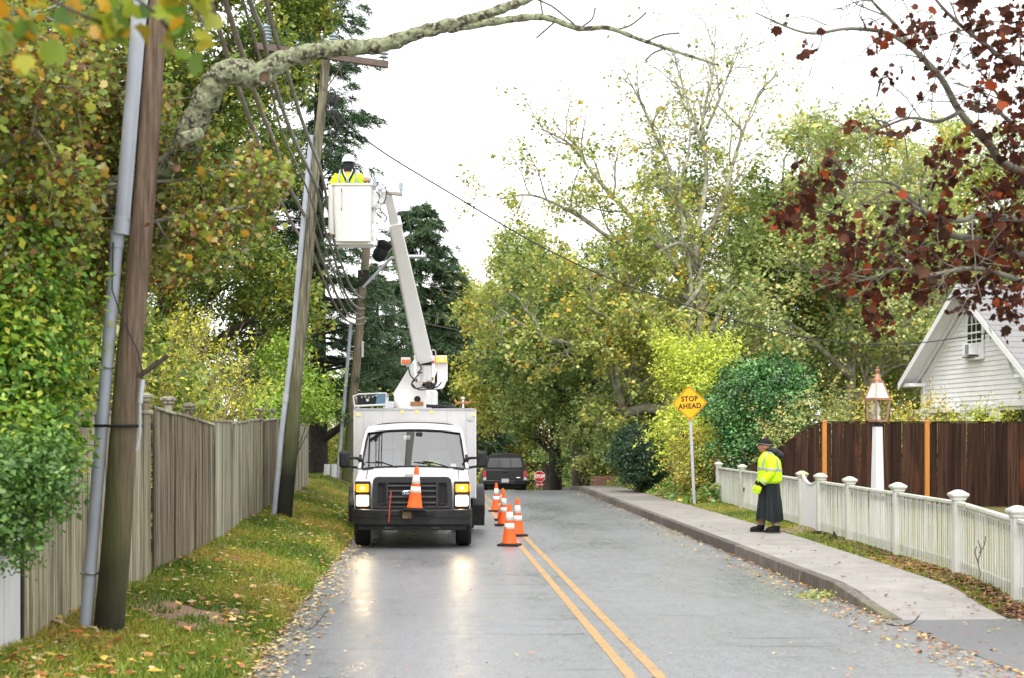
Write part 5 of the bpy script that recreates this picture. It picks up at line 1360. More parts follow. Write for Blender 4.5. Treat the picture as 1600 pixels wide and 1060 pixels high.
# elbow frame with hoses and rust
el = obj('elbow_frame', MB().box(tl(664, 582, 28.05), (.37, .30, .36)), MAT['boom_white'], TK, bevel=.02)
for x in (649, 677): obj('elbow_plate', MB().prism([tl(x - 2.2, y, 27.85) for y in (556, 598)] + [tl(x + 2.2, y, 27.85) for y in (598, 556)], (0, .36, 0)), MAT['boom_white'], el, bevel=.006)
for px, py in ((651, 560), (677, 566), (651, 596), (664, 598), (676, 592), (655, 582), (671, 597)): obj('bolt', MB().ell(tl(px, py, 27.83), (.022, .02, .03), 8, 5), MAT['rust'], el)
obj('cylinder', MB().tube([tl(664, 574, 27.85), tl(662, 597, 27.85)], .06, 12), MAT['clean_white'], el, smooth=60)
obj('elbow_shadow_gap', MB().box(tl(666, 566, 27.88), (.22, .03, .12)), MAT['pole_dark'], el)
for k, pp in enumerate([[(652, 592), (643, 600), (649, 607), (662, 605), (676, 600)], [(655, 585), (644, 598), (654, 609), (670, 607), (682, 598)], [(662, 605), (674, 607), (684, 604), (690, 597)], [(653, 566), (658, 576), (653, 583), (660, 582)], [(664, 604), (668, 600), (674, 606), (680, 600)], [(638, 573), (641, 586), (648, 594)]]):
    obj('hose', MB().tube(smooth_path([tl(x, y, 27.75) for x, y in pp]), .013, 6), MAT['cable_black'], el, smooth=60)
obj('counter_box', MB().prism([tl(x, y, 28.0) for x, y in ((683, 568), (699.5, 568), (699.5, 592), (692, 607), (678, 608), (683, 598))], (0, .34, 0)), MAT['boom_white'], TK, bevel=.012)
obj('counter_plate', MB().prism([tl(x, y, 27.97) for x, y in ((679, 566), (690, 569), (683, 580), (679, 590))], (0, .03, 0)), MAT['boom_white'], TK)
obj('lamp_bracket', MB().prism([tl(x, y, 28.0) for x, y in ((632, 569), (648, 569), (648, 584), (643, 580))], (0, .05, 0)), MAT['boom_white'], TK)
for px, py, w, lit in ((634, 565, 15, 0), (689.5, 562, 18.5, 1)):
    h = obj('strobe_housing', MB().box(tl(px, py, 27.95), (w * 28 / F, .16, .15)), MAT['clean_white'], TK, bevel=.015)
    if lit: obj('strobe_lens', MB().box(tl(px, py, 27.84), (w * 28 / F * .9, .06, .11)), MAT['strobe_lit'], h, bevel=.012); obj('strobe_core', MB().ell(tl(px, py, 27.80), (.05, .02, .03), 12, 8), MAT['amber_core'], h)
    else:
        for dx in (-3.6, 3.6): obj('strobe_lens', MB().box(tl(px + dx, py + .4, 27.84), (.075, .04, .085)), MAT['amber_off'], h, bevel=.008)
# upper boom
ua, um, ub = tl(663, 560, 27.95), tl(617, 350, 25.3), tl(605.5, 302, 24.72)
bm_ = obj('upper_boom', MB().beam(ua, um, .33, .30, .215, .20, up=(0, 1, 0)), MAT['boom_white'], TK, bevel=.025, seg=3, smooth=40)
obj('boom_collar', MB().beam(um + (um - ub) * .02, um + (ub - um) * .09, .245, .23, .245, .23, up=(0, 1, 0)), MAT['boom_white'], bm_, bevel=.012)
obj('inner_boom', MB().beam(um, ub, .165, .16, .145, .15, up=(0, 1, 0)), MAT['boom_white'], TK, bevel=.02, seg=3, smooth=40)
d_ = (ua - um).normalized()
obj('hose_guide', MB().tube([lerp(ua, um, t) + Vector((-.17 + .05 * t, -.02, .0)) for t in (0.0, .3, .6, .95)], .018, 6), MAT['clean_white'], bm_)
obj('boom_saddle', MB().box(tl(662, 556, 27.9), (.34, .34, .10)), MAT['boom_white'], TK, bevel=.01)
obj('boom_hook', MB().tube(smooth_path([tl(673, 553, 27.8), tl(676, 547, 27.8), tl(680, 549, 27.8), tl(681, 556, 27.8)]), .011, 5), MAT['galv'], TK)
# tip gear and jib
tp = obj('tip_bracket', MB().box(tl(597, 303, 24.66), (.13, .16, .36)), MAT['boom_white'], TK, bevel=.02)
for px, py, r in ((594, 293, .05), (600, 299, .04), (596, 315, .045), (591, 323, .05), (602, 291, .035)): obj('tip_pulley', MB().lathe([(.001, 0), (r, 0), (r, .06), (.001, .06)], 12, tl(px, py, 24.5), R=Matrix.Rotation(math.pi / 2, 3, 'X')), MAT['galv'], tp, smooth=40)
for k, pp in enumerate([[(590, 290), (596, 300), (594, 315), (600, 325)], [(588, 300), (594, 308), (590, 320), (597, 332), (604, 340), (600, 348)], [(598, 288), (604, 300), (600, 318)]]):
    obj('hose', MB().tube(smooth_path([tl(x, y, 24.46) for x, y in pp]), .012, 5), MAT['cable_black'] if k else MAT['galv'], tp)
jb = obj('jib_arm', MB().beam(tl(605, 302, 24.6), tl(629, 304, 24.6), .10, .055), M('jib', (.30, .27, .24), .6), TK, bevel=.008)
insulator(TK, tl(626.5, 302, 24.6), .16, .036)
insulator(TK, tl(585.5, 296, 24.5), .16, .034)
# bucket (open top, with inner wall and rounded lip)
def bring(px0, px1, py, Dn, dep, inset=0):
    a = tl(px0, py, Dn); b = tl(px1, py, Dn); i = inset
    return rounded_poly([(a.x + i, a.y + i, a.z), (b.x - i, a.y + i, a.z), (b.x - i, a.y + dep - i, a.z), (a.x + i, a.y + dep - i, a.z)], .06, 3)
Db = 24.25
rings = [bring(526, 580, 380, Db, .56, .05), bring(524, 580, 377, Db, .60), bring(521.5, 580, 330, Db, .60), bring(520, 580.5, 290, Db, .62), bring(518.5, 582, 289.2, Db - .02, .66), bring(518.5, 582, 286.5, Db - .02, .66), bring(518.5, 582, 286.5, Db - .02, .66, .04), bring(522, 580, 370, Db, .6, .04)]
bk = obj('bucket', MB().loft(rings), MAT['bucket_white'], TK, bevel=0, smooth=35)
obj('bucket_step', MB().loft([bring(515, 524, 366, Db + .08, .45, .0), bring(513, 523, 360, Db + .06, .48), bring(512.6, 522, 294, Db + .06, .48), bring(513.5, 522, 290, Db + .08, .44)]), MAT['bucket_white'], bk, smooth=35)
obj('bucket_floor_bar', MB().box(tl(556, 382.5, Db + .3), (.62, .5, .05)), MAT['boom_white'], TK, bevel=.01)
obj('bucket_hanger', MB().box(tl(585.5, 354, Db + .35), (.055, .10, .66)), MAT['boom_white'], TK, bevel=.01)
obj('bucket_hanger', MB().box(tl(583, 381.5, Db + .35), (.14, .12, .055)), MAT['boom_white'], TK, bevel=.01)
obj('bucket_mount', MB().box(tl(588, 312, Db + .35), (.17, .20, .32)), MAT['boom_white'], TK, bevel=.02)
obj('control_head', MB().box(tl(574, 281, Db + .3), (.13, .14, .09), R=Matrix.Rotation(.2, 3, 'Y')), M('control_grey', (.35, .33, .31), .6), TK, bevel=.03)
obj('control_knob', MB().ell(tl(572, 283, Db + .2), (.05, .03, .03), 10, 6), MAT['rust'], TK)
for py in (297, 327): obj('rust_stain', MB().box(tl(533.6, py, Db - .008), (.018, .006, .05)), MAT['rust'], bk)
obj('rust_streak', MB().box(tl(534.2, 311, Db - .006), (.006, .004, .34)), MAT['rust'], bk)
obj('pin', MB().tube([tl(516, 366, Db + .1), tl(521, 367, Db + .1)], .02, 6), MAT['rust'], bk)
tb = thing('tool_bag', 'black wrapped bag hanging under the bucket beside the far pole', 'bag', at(596, 392, 25.0))
obj('bag', MB().loft([[Matrix.Rotation(.38, 3, 'Y') @ Vector((r * math.cos(a) * (1 + .12 * math.sin(3 * a + z * 9)), r * math.sin(a), z)) for a in [2 * math.pi * k / 14 for k in range(14)]] for r, z in ((.05, -.20), (.11, -.15), (.125, -.02), (.10, .03), (.135, .07), (.13, .15), (.06, .19))]), MAT['black_cloth'], tb, smooth=50)
obj('strap', MB().tube([(-.05, 0, .15), (-.10, 0, .22), (-.14, 0, .16)], .012, 5), MAT['black_cloth'], tb)

# ------------------------------------------------------------------ traffic cones
def make_cone(label, loc, rot=(0, 0, 0), h=.74):
    c_ = thing('traffic_cone', label, 'cone', loc, 0, 'orange traffic cones'); c_.rotation_euler = rot
    if 'cone_shell' not in make_cone.__dict__:
        def r(z): return lerp(.135, .028, (z - .03) / (.74 - .03))
        me = {}
        b = MB(); b.prism(rounded_poly([(-.19, -.19, 0), (.19, -.19, 0), (.19, .19, 0), (-.19, .19, 0)], .05), (0, 0, .032))
        b.lathe([(.165, .03), (.14, .045)], 24)
        me['base'] = b.mesh('base'); fix_normals(me['base']); me['base'].materials.append(MAT['rubber'])
        s = MB().lathe([(.150, .033), (r(.06), .06), (r(.3), .3), (r(.5), .5), (r(.7), .7), (.026, .735), (.018, .74), (.012, .73)], 28)
        me['shell'] = s.mesh('shell'); fix_normals(me['shell']); me['shell'].shade_smooth(); me['shell'].materials.append(MAT['cone_orange'])
        for nm, z0, z1 in (('collar', .30, .40), ('collar_b', .45, .60)):
            s = MB().lathe([(r(z0), z0), (r(z0) + .0035, z0 + .001), (r(z1) + .0035, z1 - .001), (r(z1), z1)], 28)
            me[nm] = s.mesh('collar'); fix_normals(me[nm]); me[nm].shade_smooth(); me[nm].materials.append(MAT['cone_white'])
        make_cone.cone_shell = me
    me = make_cone.cone_shell
    for nm in ('base', 'shell', 'collar', 'collar_b'): link(nm.replace('_b', ''), me[nm], c_)
    return c_
for lab, px, py, D_ in [('frontmost orange traffic cone standing beside the yellow line', 796, 853, 25.2), ('orange traffic cone on the yellow line, right of the front one', 808.5, 838, 27.7),
                    ('orange traffic cone standing directly behind the front cone', 787, 822, 31.0), ('orange traffic cone half hidden behind the one before it', 785.5, 814, 33.0), ('farthest of the orange road cones, closest to the black pickup', 775.5, 800, 37.0)]:
    make_cone(lab, (at(px, py, D_).x, D_, road_z(D_) + .003), (0, 0, random.uniform(-.3, .3)))
make_cone('orange traffic cone mounted on the front bumper of the bucket truck', (TK.location.x + .045, 24.35 - .15, TK.location.z + .684), (0, .05, .1))

# ------------------------------------------------------------------ black pickup beyond the crest
PK = thing('pickup_truck', 'black pickup truck with bed cap seen from behind near the crest', 'pickup', (at(789, 760, 60).x, 60.0, road_z(61.5) + .02))
PK.rotation_euler = (-.05, 0, 0)
bl = MAT['truck_black']
def pring(y, pts): return [(x, y, z) for x, z in pts]
low = [(-.92, .55), (-.95, .8), (-.94, 1.02), (-.90, 1.10), (.90, 1.10), (.94, 1.02), (.95, .8), (.92, .55)]
obj('body', MB().loft([pring(0, low), pring(3.6, low), pring(5.2, [(x * .95, z * .95) for x, z in low])]), bl, PK, bevel=.03, seg=2, smooth=40)
capp = [(-.86, 1.10), (-.80, 1.45), (-.72, 1.66), (-.60, 1.73), (0, 1.765), (.60, 1.73), (.72, 1.66), (.80, 1.45), (.86, 1.10)]
obj('bed_cap', MB().loft([pring(.05, capp), pring(1.7, capp), pring(3.3, capp), pring(4.2, [(x, min(z, 1.12)) for x, z in capp])]), bl, PK, bevel=.015, smooth=40)
obj('rear_window', MB().prism(rounded_poly([(-.74, .045, 1.18), (.74, .045, 1.18), (.66, .045, 1.58), (-.66, .045, 1.58)], .08), (0, -.012, 0)), M('pickup_glass', (.05, .055, .06), .08, spec=.8), PK)
for x in (-.24, .24): obj('window_bar', MB().box((x, .028, 1.38), (.025, .012, .40)), bl, PK)
obj('roof_bar', MB().box((0, .10, 1.76), (.7, .1, .05)), bl, PK, bevel=.015)
tg = obj('tailgate', MB().prism(rounded_poly([(-.74, -.01, .66), (.74, -.01, .66), (.74, -.01, 1.06), (-.74, -.01, 1.06)], .04), (0, -.025, 0)), bl, PK, bevel=.01)
obj('gate_handle', MB().box((0, -.045, .98), (.24, .02, .07)), MAT['black_plastic'], tg, bevel=.01)
obj('badge', MB().box((.56, -.04, .75), (.16, .006, .03)), MAT['chrome'], tg)
for s in (-1, 1):
    t_ = obj('tail_light', MB().box((s * .855, -.02, .90), (.15, .06, .28)), MAT['red_lens'], PK, bevel=.015)
    obj('reverse_lens', MB().box((s * .855, -.045, .70), (.13, .03, .11)), MAT['clean_white'], t_)
    for y in (.95, 4.2):
        wh = obj('wheel', MB().lathe([(.22, -.12), (.36, -.12), (.385, -.08), (.385, .08), (.36, .12), (.22, .12)], 22, (s * .82, y, .385), R=Matrix.Rotation(math.pi / 2, 3, 'Y')), MAT['rubber'], PK, smooth=40)
        obj('rim', MB().lathe([(.02, -.08), (.22, -.10), (.22, .10), (.02, .08)], 14, (s * .82, y, .385), R=Matrix.Rotation(math.pi / 2, 3, 'Y')), MAT['steel'], wh)
    obj('side_mirror', MB().box((s * 1.06, 3.3, 1.16), (.20, .10, .16)), bl, PK, bevel=.03)
obj('rear_bumper', MB().loft([[(x, y, .46), (x, y, .64), (x, y + .16, .64), (x, y + .16, .46)] for x, y in ((-.95, .04), (-.9, -.10), (-.4, -.14), (.4, -.14), (.9, -.10), (.95, .04))]), bl, PK, bevel=.02)
obj('license_plate', MB().box((0, -.165, .62), (.31, .012, .16)), M('plate_white', (.55, .52, .53), .5), PK)
obj('underbody', MB().box((0, 2.4, .42), (1.5, 4.4, .2)), MAT['black_plastic'], PK)

# ------------------------------------------------------------------ people
def person_body(root, joints, radii, mat, name='body', vox=.016, head=None):
    mb = MB()
    for chain, rr in zip(joints, radii):
        mb.tube(smooth_path(chain, 4), list(np.interp(np.linspace(0, len(chain) - 1, 4 * (len(chain) - 1) + 1), range(len(chain)), rr)), 12)
    if head: head(mb)
    return obj(name, mb, mat, root, remesh=vox)
def tapered(chain, rr, flat=(1, 1), mb=None, n=16):
    mb = mb or MB(); pts = smooth_path(chain, 4); r = np.interp(np.linspace(0, len(chain) - 1, len(pts)), range(len(chain)), rr)
    rings = []
    for p, q in zip(pts, r): rings.append([(p.x + q * flat[0] * math.cos(2 * math.pi * k / n), p.y + q * flat[1] * math.sin(2 * math.pi * k / n), p.z) for k in range(n)])
    return mb.loft(rings)
def head_fn(c, f):
    """head with face, looking along f (unit, horizontal)"""
    f = Vector(f).normalized(); s = Vector((0, 0, 1)).cross(f); c = Vector(c)
    R = Matrix((f, s, Vector((0, 0, 1)))).transposed()
    def fn(mb):
        mb.ell(c + Vector((0, 0, .01)), (.098, .078, .118), 16, 12, R)
        mb.ell(c + R @ Vector((.035, 0, -.065)), (.062, .056, .055), 12, 8, R)      # jaw
        mb.ell(c + R @ Vector((.108, 0, -.022)), (.026, .017, .028), 8, 6, R)       # nose
        mb.ell(c + R @ Vector((.088, 0, -.068)), (.018, .026, .010), 8, 6, R)       # lips
        mb.ell(c + R @ Vector((.080, 0, .012)), (.022, .058, .014), 8, 6, R)        # brow
        for q in (-1, 1): mb.ell(c + R @ Vector((-.005, q * .082, -.015)), (.022, .012, .034), 8, 6, R)   # ears
        for q in (-1, 1): mb.ell(c + R @ Vector((.072, q * .036, -.03)), (.024, .022, .018), 8, 6, R)     # cheeks
    return fn, R
# flagger on the pavement; local front = -X, left hand towards the camera
FG = thing('person', 'person in yellow safety jacket, long black raincoat and knit cap on the pavement', 'person', (at(1201, 838, 26.3).x, 26.3, road_z(26.3) + walk_h(26.3) + .005), math.radians(-6))
hc_ = Vector((-.075, 0, 1.585)); fn, RH = head_fn(hc_, (-1, 0, 0))
body_chains = [[(0, 0, .85), (0, 0, 1.05), (.0, 0, 1.25), (.0, 0, 1.40), (-.02, 0, 1.46)], [(-.02, 0, 1.42), (-.045, 0, 1.5), (-.06, 0, 1.56)]]
body_r = [[.13, .135, .145, .12, .07], [.06, .056, .056]]
for s, ft in ((-1, .12), (1, -.13)):
    body_chains += [[(0, s * .09, .88), (ft * .5 - .02, s * .10, .48), (ft, s * .10, .09)]]; body_r += [[.085, .058, .045]]
    body_chains += [[(0, s * .17, 1.38), (.0, s * .24, 1.12), (-.16, s * .24, .90)], [(-.16, s * .24, .90), (-.20, s * .235, .80)]]; body_r += [[.06, .045, .033], [.035, .03]]
    body_chains += [[(ft + .04, s * .10, .06), (ft - .10, s * .11, .045), (ft - .17, s * .115, .04)]]; body_r += [[.04, .04, .03]]
person_body(FG, body_chains, body_r, MAT['skin'], vox=.014, head=fn)
for q in (-1, 1): obj('eye', MB().ell(hc_ + RH @ Vector((.088, q * .033, -.004)), (.010, .013, .009), 8, 6), MAT['sign_black'], FG)
# beanie
mb = MB(); rings = []
for r, z, dx in ((.098, .022, .010), (.106, .024, .010), (.109, .04, .006), (.109, .065, .006), (.102, .095, .010), (.080, .128, .014), (.045, .150, .016), (.004, .158, .016)):
    rings.append([hc_ + RH @ Vector(((r * 1.03) * math.cos(2 * math.pi * k / 20) - dx, r * .88 * math.sin(2 * math.pi * k / 20), z)) for k in range(20)])
bn = obj('knit_cap', MB().loft(rings), MAT['knit'], FG, smooth=60)
obj('cap_stripe', MB().tube([hc_ + RH @ Vector((.1115 * math.cos(a) - .006, .0945 * math.sin(a), .040 + .012 * math.cos(a))) for a in [2 * math.pi * k / 20 for k in range(21)]], .005, 5), MAT['reflective'], bn)
# jacket: torso, collar and sleeves in one
mb = MB()
tapered([(.0, 0, .90), (.02, 0, .96), (.02, 0, 1.12), (.01, 0, 1.30), (.0, 0, 1.39), (-.015, 0, 1.44), (-.025, 0, 1.485)], [.195, .228, .222, .212, .17, .108, .092], (1.0, 1.08), mb)
for s in (-1, 1):
    a = [(.0, s * .15, 1.385), (.015, s * .245, 1.27), (.01, s * .27, 1.12), (-.06, s * .262, 1.01), (-.155, s * .245, .905)]
    mb.tube(smooth_path(a, 4), list(np.interp(np.linspace(0, 4, 17), range(5), [.105, .098, .088, .080, .066])), 12)
jk = obj('jacket', mb, MAT['hivis'], FG, remesh=.016)
def ring_band(c, rx, ry, z, h, mat, parent, tilt=0.0, name='reflective_band'):
    rg = []
    for zz, k_ in ((z - h / 2, 1.0), (z - h / 2, 1.02), (z + h / 2, 1.02), (z + h / 2, 1.0)):
        rg.append([(c[0] + rx * k_ * math.cos(2 * math.pi * k / 24), c[1] + ry * k_ * math.sin(2 * math.pi * k / 24), zz + tilt * math.cos(2 * math.pi * k / 24)) for k in range(24)])
    return obj(name, MB().loft(rg, caps=False), mat, parent, smooth=60)
ring_band((.018, 0), .222, .240, 1.16, .045, MAT['reflective'], jk, -.02)
for s in (-1, 1):
    obj('reflective_band', MB().tube(smooth_path([(-.13, s * .185, 1.17), (-.11, s * .18, 1.34), (.0, s * .15, 1.472), (.11, s * .18, 1.34), (.15, s * .185, 1.17)], 5), .020, 6), MAT['reflective'], jk)
    for p, q, r in (((.012, s * .262, 1.17), (.008, s * .272, 1.125), .099), ((-.108, s * .252, .955), (-.133, s * .248, .93), .078)):
        obj('reflective_band', MB().tube([p, q], r, 14), MAT['reflective'], jk, smooth=60)
    obj('cuff', MB().tube([(-.15, s * .246, .915), (-.185, s * .24, .868)], [.064, .055], 12), MAT['black_cloth'], FG, smooth=60)
# gloves with five fingers
for s in (-1, 1):
    mb = MB()
    p0 = Vector((-.185, s * .24, .86)); dr_ = Vector((-.28, 0, -.96)).normalized(); fw = Vector((-.96, 0, .28))
    mb.tube([p0, p0 + dr_ * .04, p0 + dr_ * .09], [.04, .044, .042], 10)
    for k, (o, l) in enumerate(((-.030, .070), (-.010, .082), (.011, .078), (.030, .062))):
        a = p0 + dr_ * .085 + fw * o * -1 + Vector((0, 0, 0))
        mb.tube([a, a + dr_ * l * .5 + Vector((0, -s * .008, 0)), a + dr_ * l * .85 + Vector((0, -s * .030, 0))], [.013, .012, .009], 8)
    a = p0 + dr_ * .03 + fw * .035
    mb.tube([a, a + dr_ * .035 + fw * .02, a + dr_ * .068 + fw * .022 + Vector((0, -s * .012, 0))], [.015, .013, .010], 8)
    obj('glove', mb, MAT['hivis'], FG, remesh=.008)
# long raincoat
rings = []
for z, rx, ry, cx, fold in ((1.08, .17, .185, .01, 0), (1.0, .185, .195, .0, .015), (.90, .188, .195, .0, .03), (.78, .195, .20, .0, .05), (.66, .20, .205, .0, .07), (.54, .218, .215, .0, .075), (.42, .232, .222, .0, .085), (.28, .245, .228, .0, .095), (.22, .247, .229, .0, .10), (.22, .236, .218, .0, .10), (.6, .185, .19, 0, .07), (.9, .165, .175, 0, .02)):
    rings.append([(cx + .03 * (1 - z) * math.sin(2 * z) + rx * (1 + fold * (.6 * math.sin(5 * a + 2.2 * z + .8) + .4 * math.sin(11 * a - 3 * z))) * math.cos(a), ry * (1 + fold * (.6 * math.cos(6 * a - 1.5 * z) + .4 * math.sin(13 * a + 2 * z))) * math.sin(a), z + (.03 * math.sin(2 * a + .5) + .012 * math.sin(5 * a) if z < .35 else 0)) for a in [2 * math.pi * k / 72 for k in range(72)]])
obj('raincoat', MB().loft(rings, caps=False), MAT['rain_cloth'], FG, smooth=60)
# hood bunched behind the neck
mb = MB(); mb.ell((.105, 0, 1.475), (.10, .125, .085), 14, 10, Matrix.Rotation(.5, 3, 'Y')); mb.ell((.19, 0, 1.415), (.10, .115, .085), 14, 10, Matrix.Rotation(.7, 3, 'Y')); mb.ell((.0, 0, 1.52), (.10, .10, .035), 12, 8, Matrix.Rotation(.25, 3, 'Y'))
obj('hood', mb, MAT['rain_cloth'], FG, remesh=.018)
for s, ft in ((-1, .12), (1, -.13)):
    tapered([(ft * .7, s * .10, .46), (ft * .9, s * .10, .28), (ft * 1.0, s * .10, .13)], [.075, .072, .078], (1, 1))
    obj('trouser_leg', tapered([(ft * .4, s * .09, .55), (ft * .8, s * .095, .32), (ft, s * .10, .13)], [.075, .07, .078]), MAT['khaki'], FG, smooth=60)
    mb = MB(); mb.tube([(ft, s * .10, .19), (ft + .005, s * .10, .10), (ft + .01, s * .10, .05)], [.068, .068, .062], 12)
    mb.ell((ft - .06, s * .108, .058), (.135, .056, .052), 14, 8); mb.ell((ft - .13, s * .112, .045), (.075, .052, .042), 12, 8)
    bt = obj('boot', mb, MAT['black_cloth'], FG, remesh=.012)
    obj('sole', MB().prism(rounded_poly([(ft - .20, s * .11 - .05, 0), (ft + .08, s * .10 - .05, 0), (ft + .08, s * .10 + .05, 0), (ft - .20, s * .11 + .05, 0)], .045), (0, 0, .028)), MAT['rubber'], bt)

# lineman standing in the bucket, back to the camera
wl = at(544, 286, 24.6); wz_ = wl.z - 1.08
LM = thing('person', 'lineman in yellow vest, harness and white hard hat standing in the raised bucket', 'person', (wl.x, 24.62, at(544, 372, 24.6).z))
top_z = at(544, 241, 24.6).z - LM.location.z     # top of the hat above the bucket floor
k_ = top_z / 1.46
hc2 = Vector((.0, .05, top_z - .135)); fn2, RH2 = head_fn(hc2, (0, 1, 0)); sh = top_z - .33
ch = [[(0, 0, .60), (0, 0, sh - .35), (0, 0, sh - .12), (0, .01, sh - .02), (0, .02, sh + .04)], [(0, .01, sh), (0, .03, sh + .08), (0, .05, sh + .16)]]
cr = [[.13, .13, .15, .13, .07], [.06, .056, .056]]
for s in (-1, 1):
    ch += [[(s * .18, 0, sh - .04), (s * .225, .02, sh - .28), (s * .15, .22, sh - .40)], [(s * .15, .22, sh - .40), (s * .12, .30, sh - .38)]]; cr += [[.06, .045, .035], [.036, .03]]
    ch += [[(s * .09, 0, .64), (s * .10, .12, .36), (s * .10, .0, .08)], [(s * .10, -.04, .05), (s * .10, .14, .045)]]; cr += [[.085, .062, .05], [.045, .04]]
person_body(LM, ch, cr, MAT['skin'], vox=.016, head=fn2)
mb = MB()
tapered([(0, 0, sh - .50), (0, 0, sh - .36), (0, 0, sh - .16), (0, .0, sh - .05), (0, .01, sh + .02), (0, .02, sh + .05)], [.19, .20, .215, .19, .12, .085], (1.08, .78), mb)
for s in (-1, 1):
    a = [(s * .15, .0, sh - .05), (s * .222, .01, sh - .15), (s * .238, .02, sh - .25)]
    mb.tube(smooth_path(a, 4), list(np.interp(np.linspace(0, 2, 9), range(3), [.10, .092, .084])), 12)
vs_ = obj('vest', mb, MAT['hivis'], LM, remesh=.016)
for s in (-1, 1):
    a = [(s * .235, .02, sh - .22), (s * .24, .04, sh - .32), (s * .17, .20, sh - .41), (s * .14, .27, sh - .40)]
    obj('sleeve', MB().tube(smooth_path(a, 4), list(np.interp(np.linspace(0, 3, 13), range(4), [.07, .066, .055, .05])), 10), MAT['black_cloth'], LM, smooth=60)
    mb = MB(); p0 = Vector((s * .13, .29, sh - .395)); mb.tube([p0, p0 + Vector((-s * .02, .09, .01))], [.036, .042], 10)
    for k in range(4): a = p0 + Vector((-s * .02 + (k - 1.5) * .021, .085, .012)); mb.tube([a, a + Vector((0, .045, -.008)), a + Vector((0, .06, -.04))], [.012, .011, .009], 8)
    a = p0 + Vector((-s * .055, .03, .01)); mb.tube([a, a + Vector((-s * .02, .035, 0)), a + Vector((-s * .018, .06, -.01))], [.014, .012, .01], 8)
    obj('glove', mb, MAT['khaki'], LM, remesh=.009)
    # harness straps crossing on the back, vest stripes
    obj('harness_strap', MB().tube(smooth_path([(s * .105, -.05, sh + .055), (s * .085, -.135, sh - .03), (s * .02, -.178, sh - .17), (-s * .0, -.172, sh - .24), (s * .06, -.165, sh - .40)], 5), .019, 6), MAT['black_cloth'], LM, smooth=60)
    obj('harness_strap', MB().tube(smooth_path([(s * .080, -.08, sh + .05), (s * .062, -.152, sh - .04), (s * .012, -.190, sh - .16), (s * .04, -.178, sh - .38)], 5), .010, 6), MAT['galv'], LM, smooth=60)
    obj('vest_stripe', MB().tube(smooth_path([(s * .135, -.03, sh + .045), (s * .145, -.125, sh - .06), (s * .15, -.150, sh - .20), (s * .15, -.148, sh - .30)], 5), .019, 6), MAT['reflective'], vs_)
    obj('vest_stripe', MB().tube([(s * .236, .02, sh - .21), (s * .238, .022, sh - .245)], .09, 12), MAT['reflective'], vs_, smooth=60)
rg = []
for zz, k2 in ((sh - .345, 1.0), (sh - .345, 1.02), (sh - .295, 1.02), (sh - .295, 1.0)): rg.append([(.219 * k2 * math.cos(2 * math.pi * k / 24), .162 * k2 * math.sin(2 * math.pi * k / 24), zz) for k in range(24)])
obj('vest_stripe', MB().loft(rg, caps=False), MAT['reflective'], vs_, smooth=60)
obj('collar', MB().lathe([(.12, sh - .02), (.118, sh + .05), (.10, sh + .11), (.09, sh + .17)], 16, (0, .02, 0)), MAT['black_cloth'], LM, smooth=60)
mb = MB(); mb.ell(hc2 + Vector((0, -.01, -.02)), (.088, .105, .115), 14, 10); obj('balaclava', mb, MAT['black_cloth'], LM, smooth=60)
mb = MB(); rings = []
for r, z in ((.118, .012), (.128, .008), (.122, .022), (.115, .06), (.10, .10), (.07, .13), (.03, .145), (.003, .147)): rings.append([hc2 + Vector((r * .95 * math.cos(2 * math.pi * k / 22), r * 1.12 * math.sin(2 * math.pi * k / 22), z - .008)) for k in range(22)])
ht = obj('hard_hat', MB().loft(rings), MAT['clean_white'], LM, smooth=60)
obj('hat_ridge', MB().tube([hc2 + Vector((0, y, z)) for y, z in ((-.12, .06), (-.07, .125), (0, .142), (.07, .125), (.12, .06))], .012, 6), MAT['clean_white'], ht)
# ------------------------------------------------------------------ trees and shrubs
def A(v): return np.array(v, float)
def projx(P_): return PX0 + F * P_[:, 0] / P_[:, 1], PY0 + F * (EYE - P_[:, 2]) / P_[:, 1]
def single_leaves(parent, pts, size, mat, droop=.8, up=.2):
    """the largest leaves, one object each, sharing a few meshes"""
    mes = []
    for k in range(5):
        V, Fc, r = leaves(np.zeros((1, 3)), 1.0, 0, .5, 'maple', up=50, droop=0)
        x = MAPLE2D; c = RNG.uniform(-.3, .5); f = RNG.uniform(0, .6)
        pts2 = np.concatenate([[[0, .3]], MAPLE2D]); V = np.stack([pts2[:, 0], pts2[:, 1], f * np.abs(pts2[:, 0]) - abs(c) * (pts2[:, 1] - .2) ** 2], 1)
        me = np_mesh('leaf', V, Fc); me.materials.append(mat); mes.append(me)
    a, b, nr = leaf_frames(len(pts), up, droop)
    for i, p in enumerate(pts):
        s = size * RNG.uniform(.6, 1.3)
        R = Matrix((Vector(b[i]), Vector(a[i]), Vector(nr[i]))).transposed().to_4x4()
        o = link('leaf', mes[i % 5], parent); o.matrix_local = Matrix.Translation(Vector(p)) @ R @ Matrix.Diagonal((s, s, s, 1))

